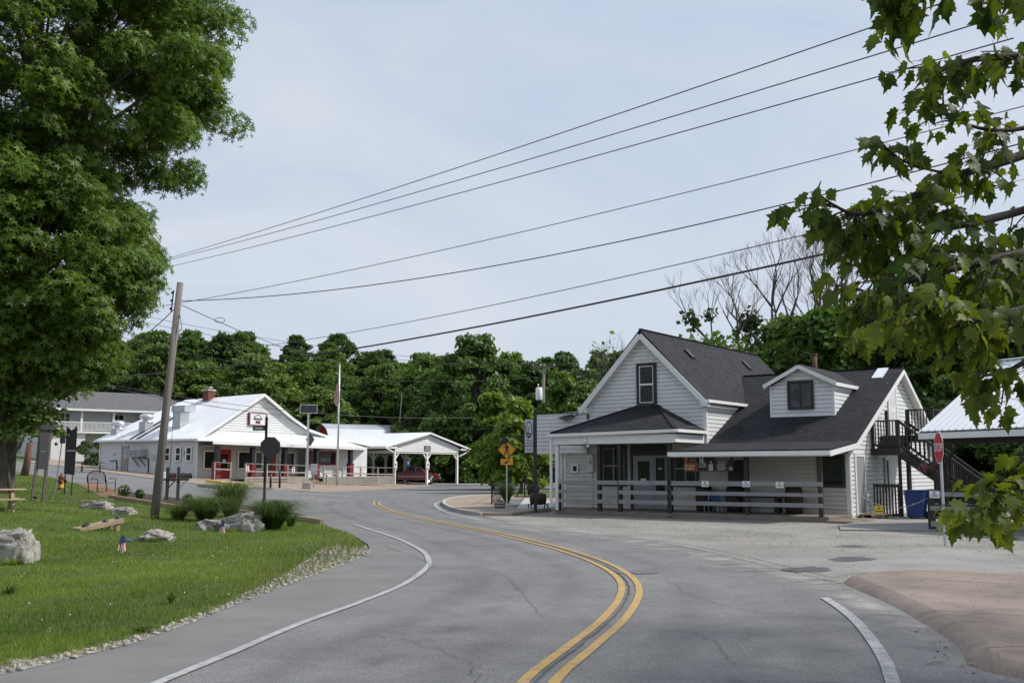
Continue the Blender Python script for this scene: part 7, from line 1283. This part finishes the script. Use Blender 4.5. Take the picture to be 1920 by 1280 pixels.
Lm2b = limb([(2100, 330, 6.4), (1900, 400, 6.0), (1760, 430, 5.8), (1660, 440, 5.7), (1590, 420, 5.6)], .03, .006); twigs(Lm2b, 44, .32, 5, .15)
Lm2c = limb([(2080, 540, 5.2), (1920, 580, 5.0), (1830, 600, 4.9), (1760, 590, 4.9), (1700, 590, 4.9)], .03, .005); twigs(Lm2c, 36, .26, 5, .1)
Lm3 = limb([(2120, -120, 5.6), (1900, -60, 5.2), (1760, -30, 5.0), (1670, -35, 4.9)], .03, .006); twigs(Lm3, 22, .28, 5, .25, .9, (.1, .15))
Lm3b = limb([(2120, 60, 5.4), (1960, 100, 5.1), (1840, 110, 5.0), (1770, 130, 4.95), (1720, 160, 4.9)], .028, .005); twigs(Lm3b, 20, .26, 5, .15, .7)
Lm3c = limb([(2100, 180, 6.0), (1960, 230, 5.7), (1870, 245, 5.6), (1790, 225, 5.5), (1745, 195, 5.5)], .02, .004); twigs(Lm3c, 16, .2, 4, .2)
Lm5 = limb([(2100, 620, 5.4), (1980, 650, 5.2), (1900, 690, 5.1), (1850, 715, 5.0)], .025, .005); twigs(Lm5, 16, .2, 5, .15)
Lm4 = limb([(2150, 750, 5.2), (2040, 830, 5.0), (1960, 880, 4.9), (1895, 925, 4.8), (1825, 955, 4.75)], .025, .005); twigs(Lm4, 24, .17, 5, .3, .2, (.07, .11))
Lm6 = limb([(2160, 520, 6.8), (1980, 500, 6.5), (1860, 530, 6.3), (1780, 540, 6.2)], .03, .005); twigs(Lm6, 34, .3, 5, .1)
b0_ = [Vector((7.6, 8.8, -.3)), Vector((7.65, 8.8, 1.0)), Vector((7.6, 8.7, 2.4)), Vector((7.5, 8.7, 4.2)), Vector((7.5, 8.7, 7.5))]; wood.tube([p-MO for p in b0_], [.2, .16, .13, .09, .03], 12)
for pth in (Lm1, Lm2, Lm2b, Lm2c, Lm3, Lm3b, Lm3c, Lm5, Lm4, Lm6):
    e = pth[0]; z0 = max(.9, e.z-.7); s = Vector((7.6, 8.75, z0)); wood.tube([s-MO, (s.lerp(e, .5)+Vector((.1, 0, .05)))-MO, e-MO], [.05, .042, .036], 7)
wood.obj('trunk', MBARK, mp, True)
wood2 = MB()
def leaf_matrix(p, d, s, down):
    y = (d*(1-down)+Vector((0, 0, -1))*(.55+down*.8)).normalized(); up = (Vector((rn.gauss(0, .6), rn.gauss(-.2, .6), 1.0))).normalized(); x = y.cross(up)
    if x.length < .05: x = Vector((1, 0, 0))
    x.normalize(); z = x.cross(y); return Matrix(((x.x, y.x, z.x), (x.y, y.y, z.y), (x.z, y.z, z.z))).to_4x4(), s
def vis(p):
    d = p-Vector((0, 0, CAMZ)); zc = d.y*_c+d.z*_s; yc = -d.y*_s+d.z*_c; u = 960+FPX*d.x/zc; v = 640-FPX*yc/zc; return -20 < u < 1930 and -20 < v < 1290
# the rest of the crown, right of and above the view
for _ in range(85):
    a_, rr_ = rn.uniform(0, 6.28), rn.random()**.5; c_ = Vector((8.6+2.9*rr_*math.cos(a_), 10.0+2.9*rr_*math.sin(a_), rn.uniform(3.6, 8.6)))
    if vis(c_) or vis(c_+Vector((-.9, 0, 0))): continue
    s_ = Vector((7.6, 8.75, min(7, c_.z*.75))); wood2.tube([s_-MO, s_.lerp(c_, .5)-MO+Vector((0, 0, .1)), c_-MO], [.03, .02, .006], 5, cap=False)
    for q in range(22): Lf.append((c_+Vector((rn.gauss(0, .45), rn.gauss(0, .45), rn.gauss(0, .3))), Vector((rn.uniform(-1, 1), rn.uniform(-1, 1), rn.uniform(-.6, .3))).normalized(), rn.uniform(.13, .2), .3))
wood2.obj('branches', MBARK, mp, True)
order = sorted(range(len(Lf)), key=lambda i: (not vis(Lf[i][0]), Lf[i][0].length)); GV, GF, GVal = [], [], []
for j, i in enumerate(order):
    p, d, s, dn = Lf[i]; Rm, s = leaf_matrix(p, d, s, dn); me, V_, F_ = LM[rn.randrange(len(LM))]; sx = s*rn.uniform(.85, 1.15)
    if j < 300:
        o = link(bpy.data.objects.new('leaf', me), mp); o.matrix_local = Matrix.Translation(p-MO) @ Rm @ Matrix.Diagonal((sx, s, s, 1))
    else:
        Mx = Matrix.Translation(p-MO) @ Rm @ Matrix.Diagonal((sx, s, s, 1)); k = len(GV); GV += [tuple(Mx @ Vector(v)) for v in V_]; GF += [tuple(q+k for q in f) for f in F_]; GVal += [rn.random()]*len(F_)
me = bpy.data.meshes.new('foliage'); me.from_pydata(GV, [], GF); me.update(); a_ = me.attributes.new('v', 'FLOAT', 'FACE'); a_.data.foreach_set('value', GVal); me.polygons.foreach_set('use_smooth', [True]*len(me.polygons)); me.materials.append(MAPLELEAF); o = link(bpy.data.objects.new('foliage', me), mp); o['kind'] = 'stuff'
byl = {}
for q in COL.objects:
    if q.parent is None and q.get('label') and q.get('kind') is None: byl.setdefault(q['label'], []).append(q)
for lb, qs in byl.items():
    if len(qs) > 1:
        qs.sort(key=lambda q: q.location.x/max(1, q.location.y))
        for k, q in enumerate(qs): q['label'] = lb+', '+('leftmost' if k == 0 else ['second', 'third', 'fourth', 'fifth', 'sixth', 'seventh'][min(k, 6)-1]+' from left')
print('MAPLE LEAVES', len(Lf), 'TRIS', sum(sum(len(p.vertices)-2 for p in m.polygons) for m in bpy.data.meshes))
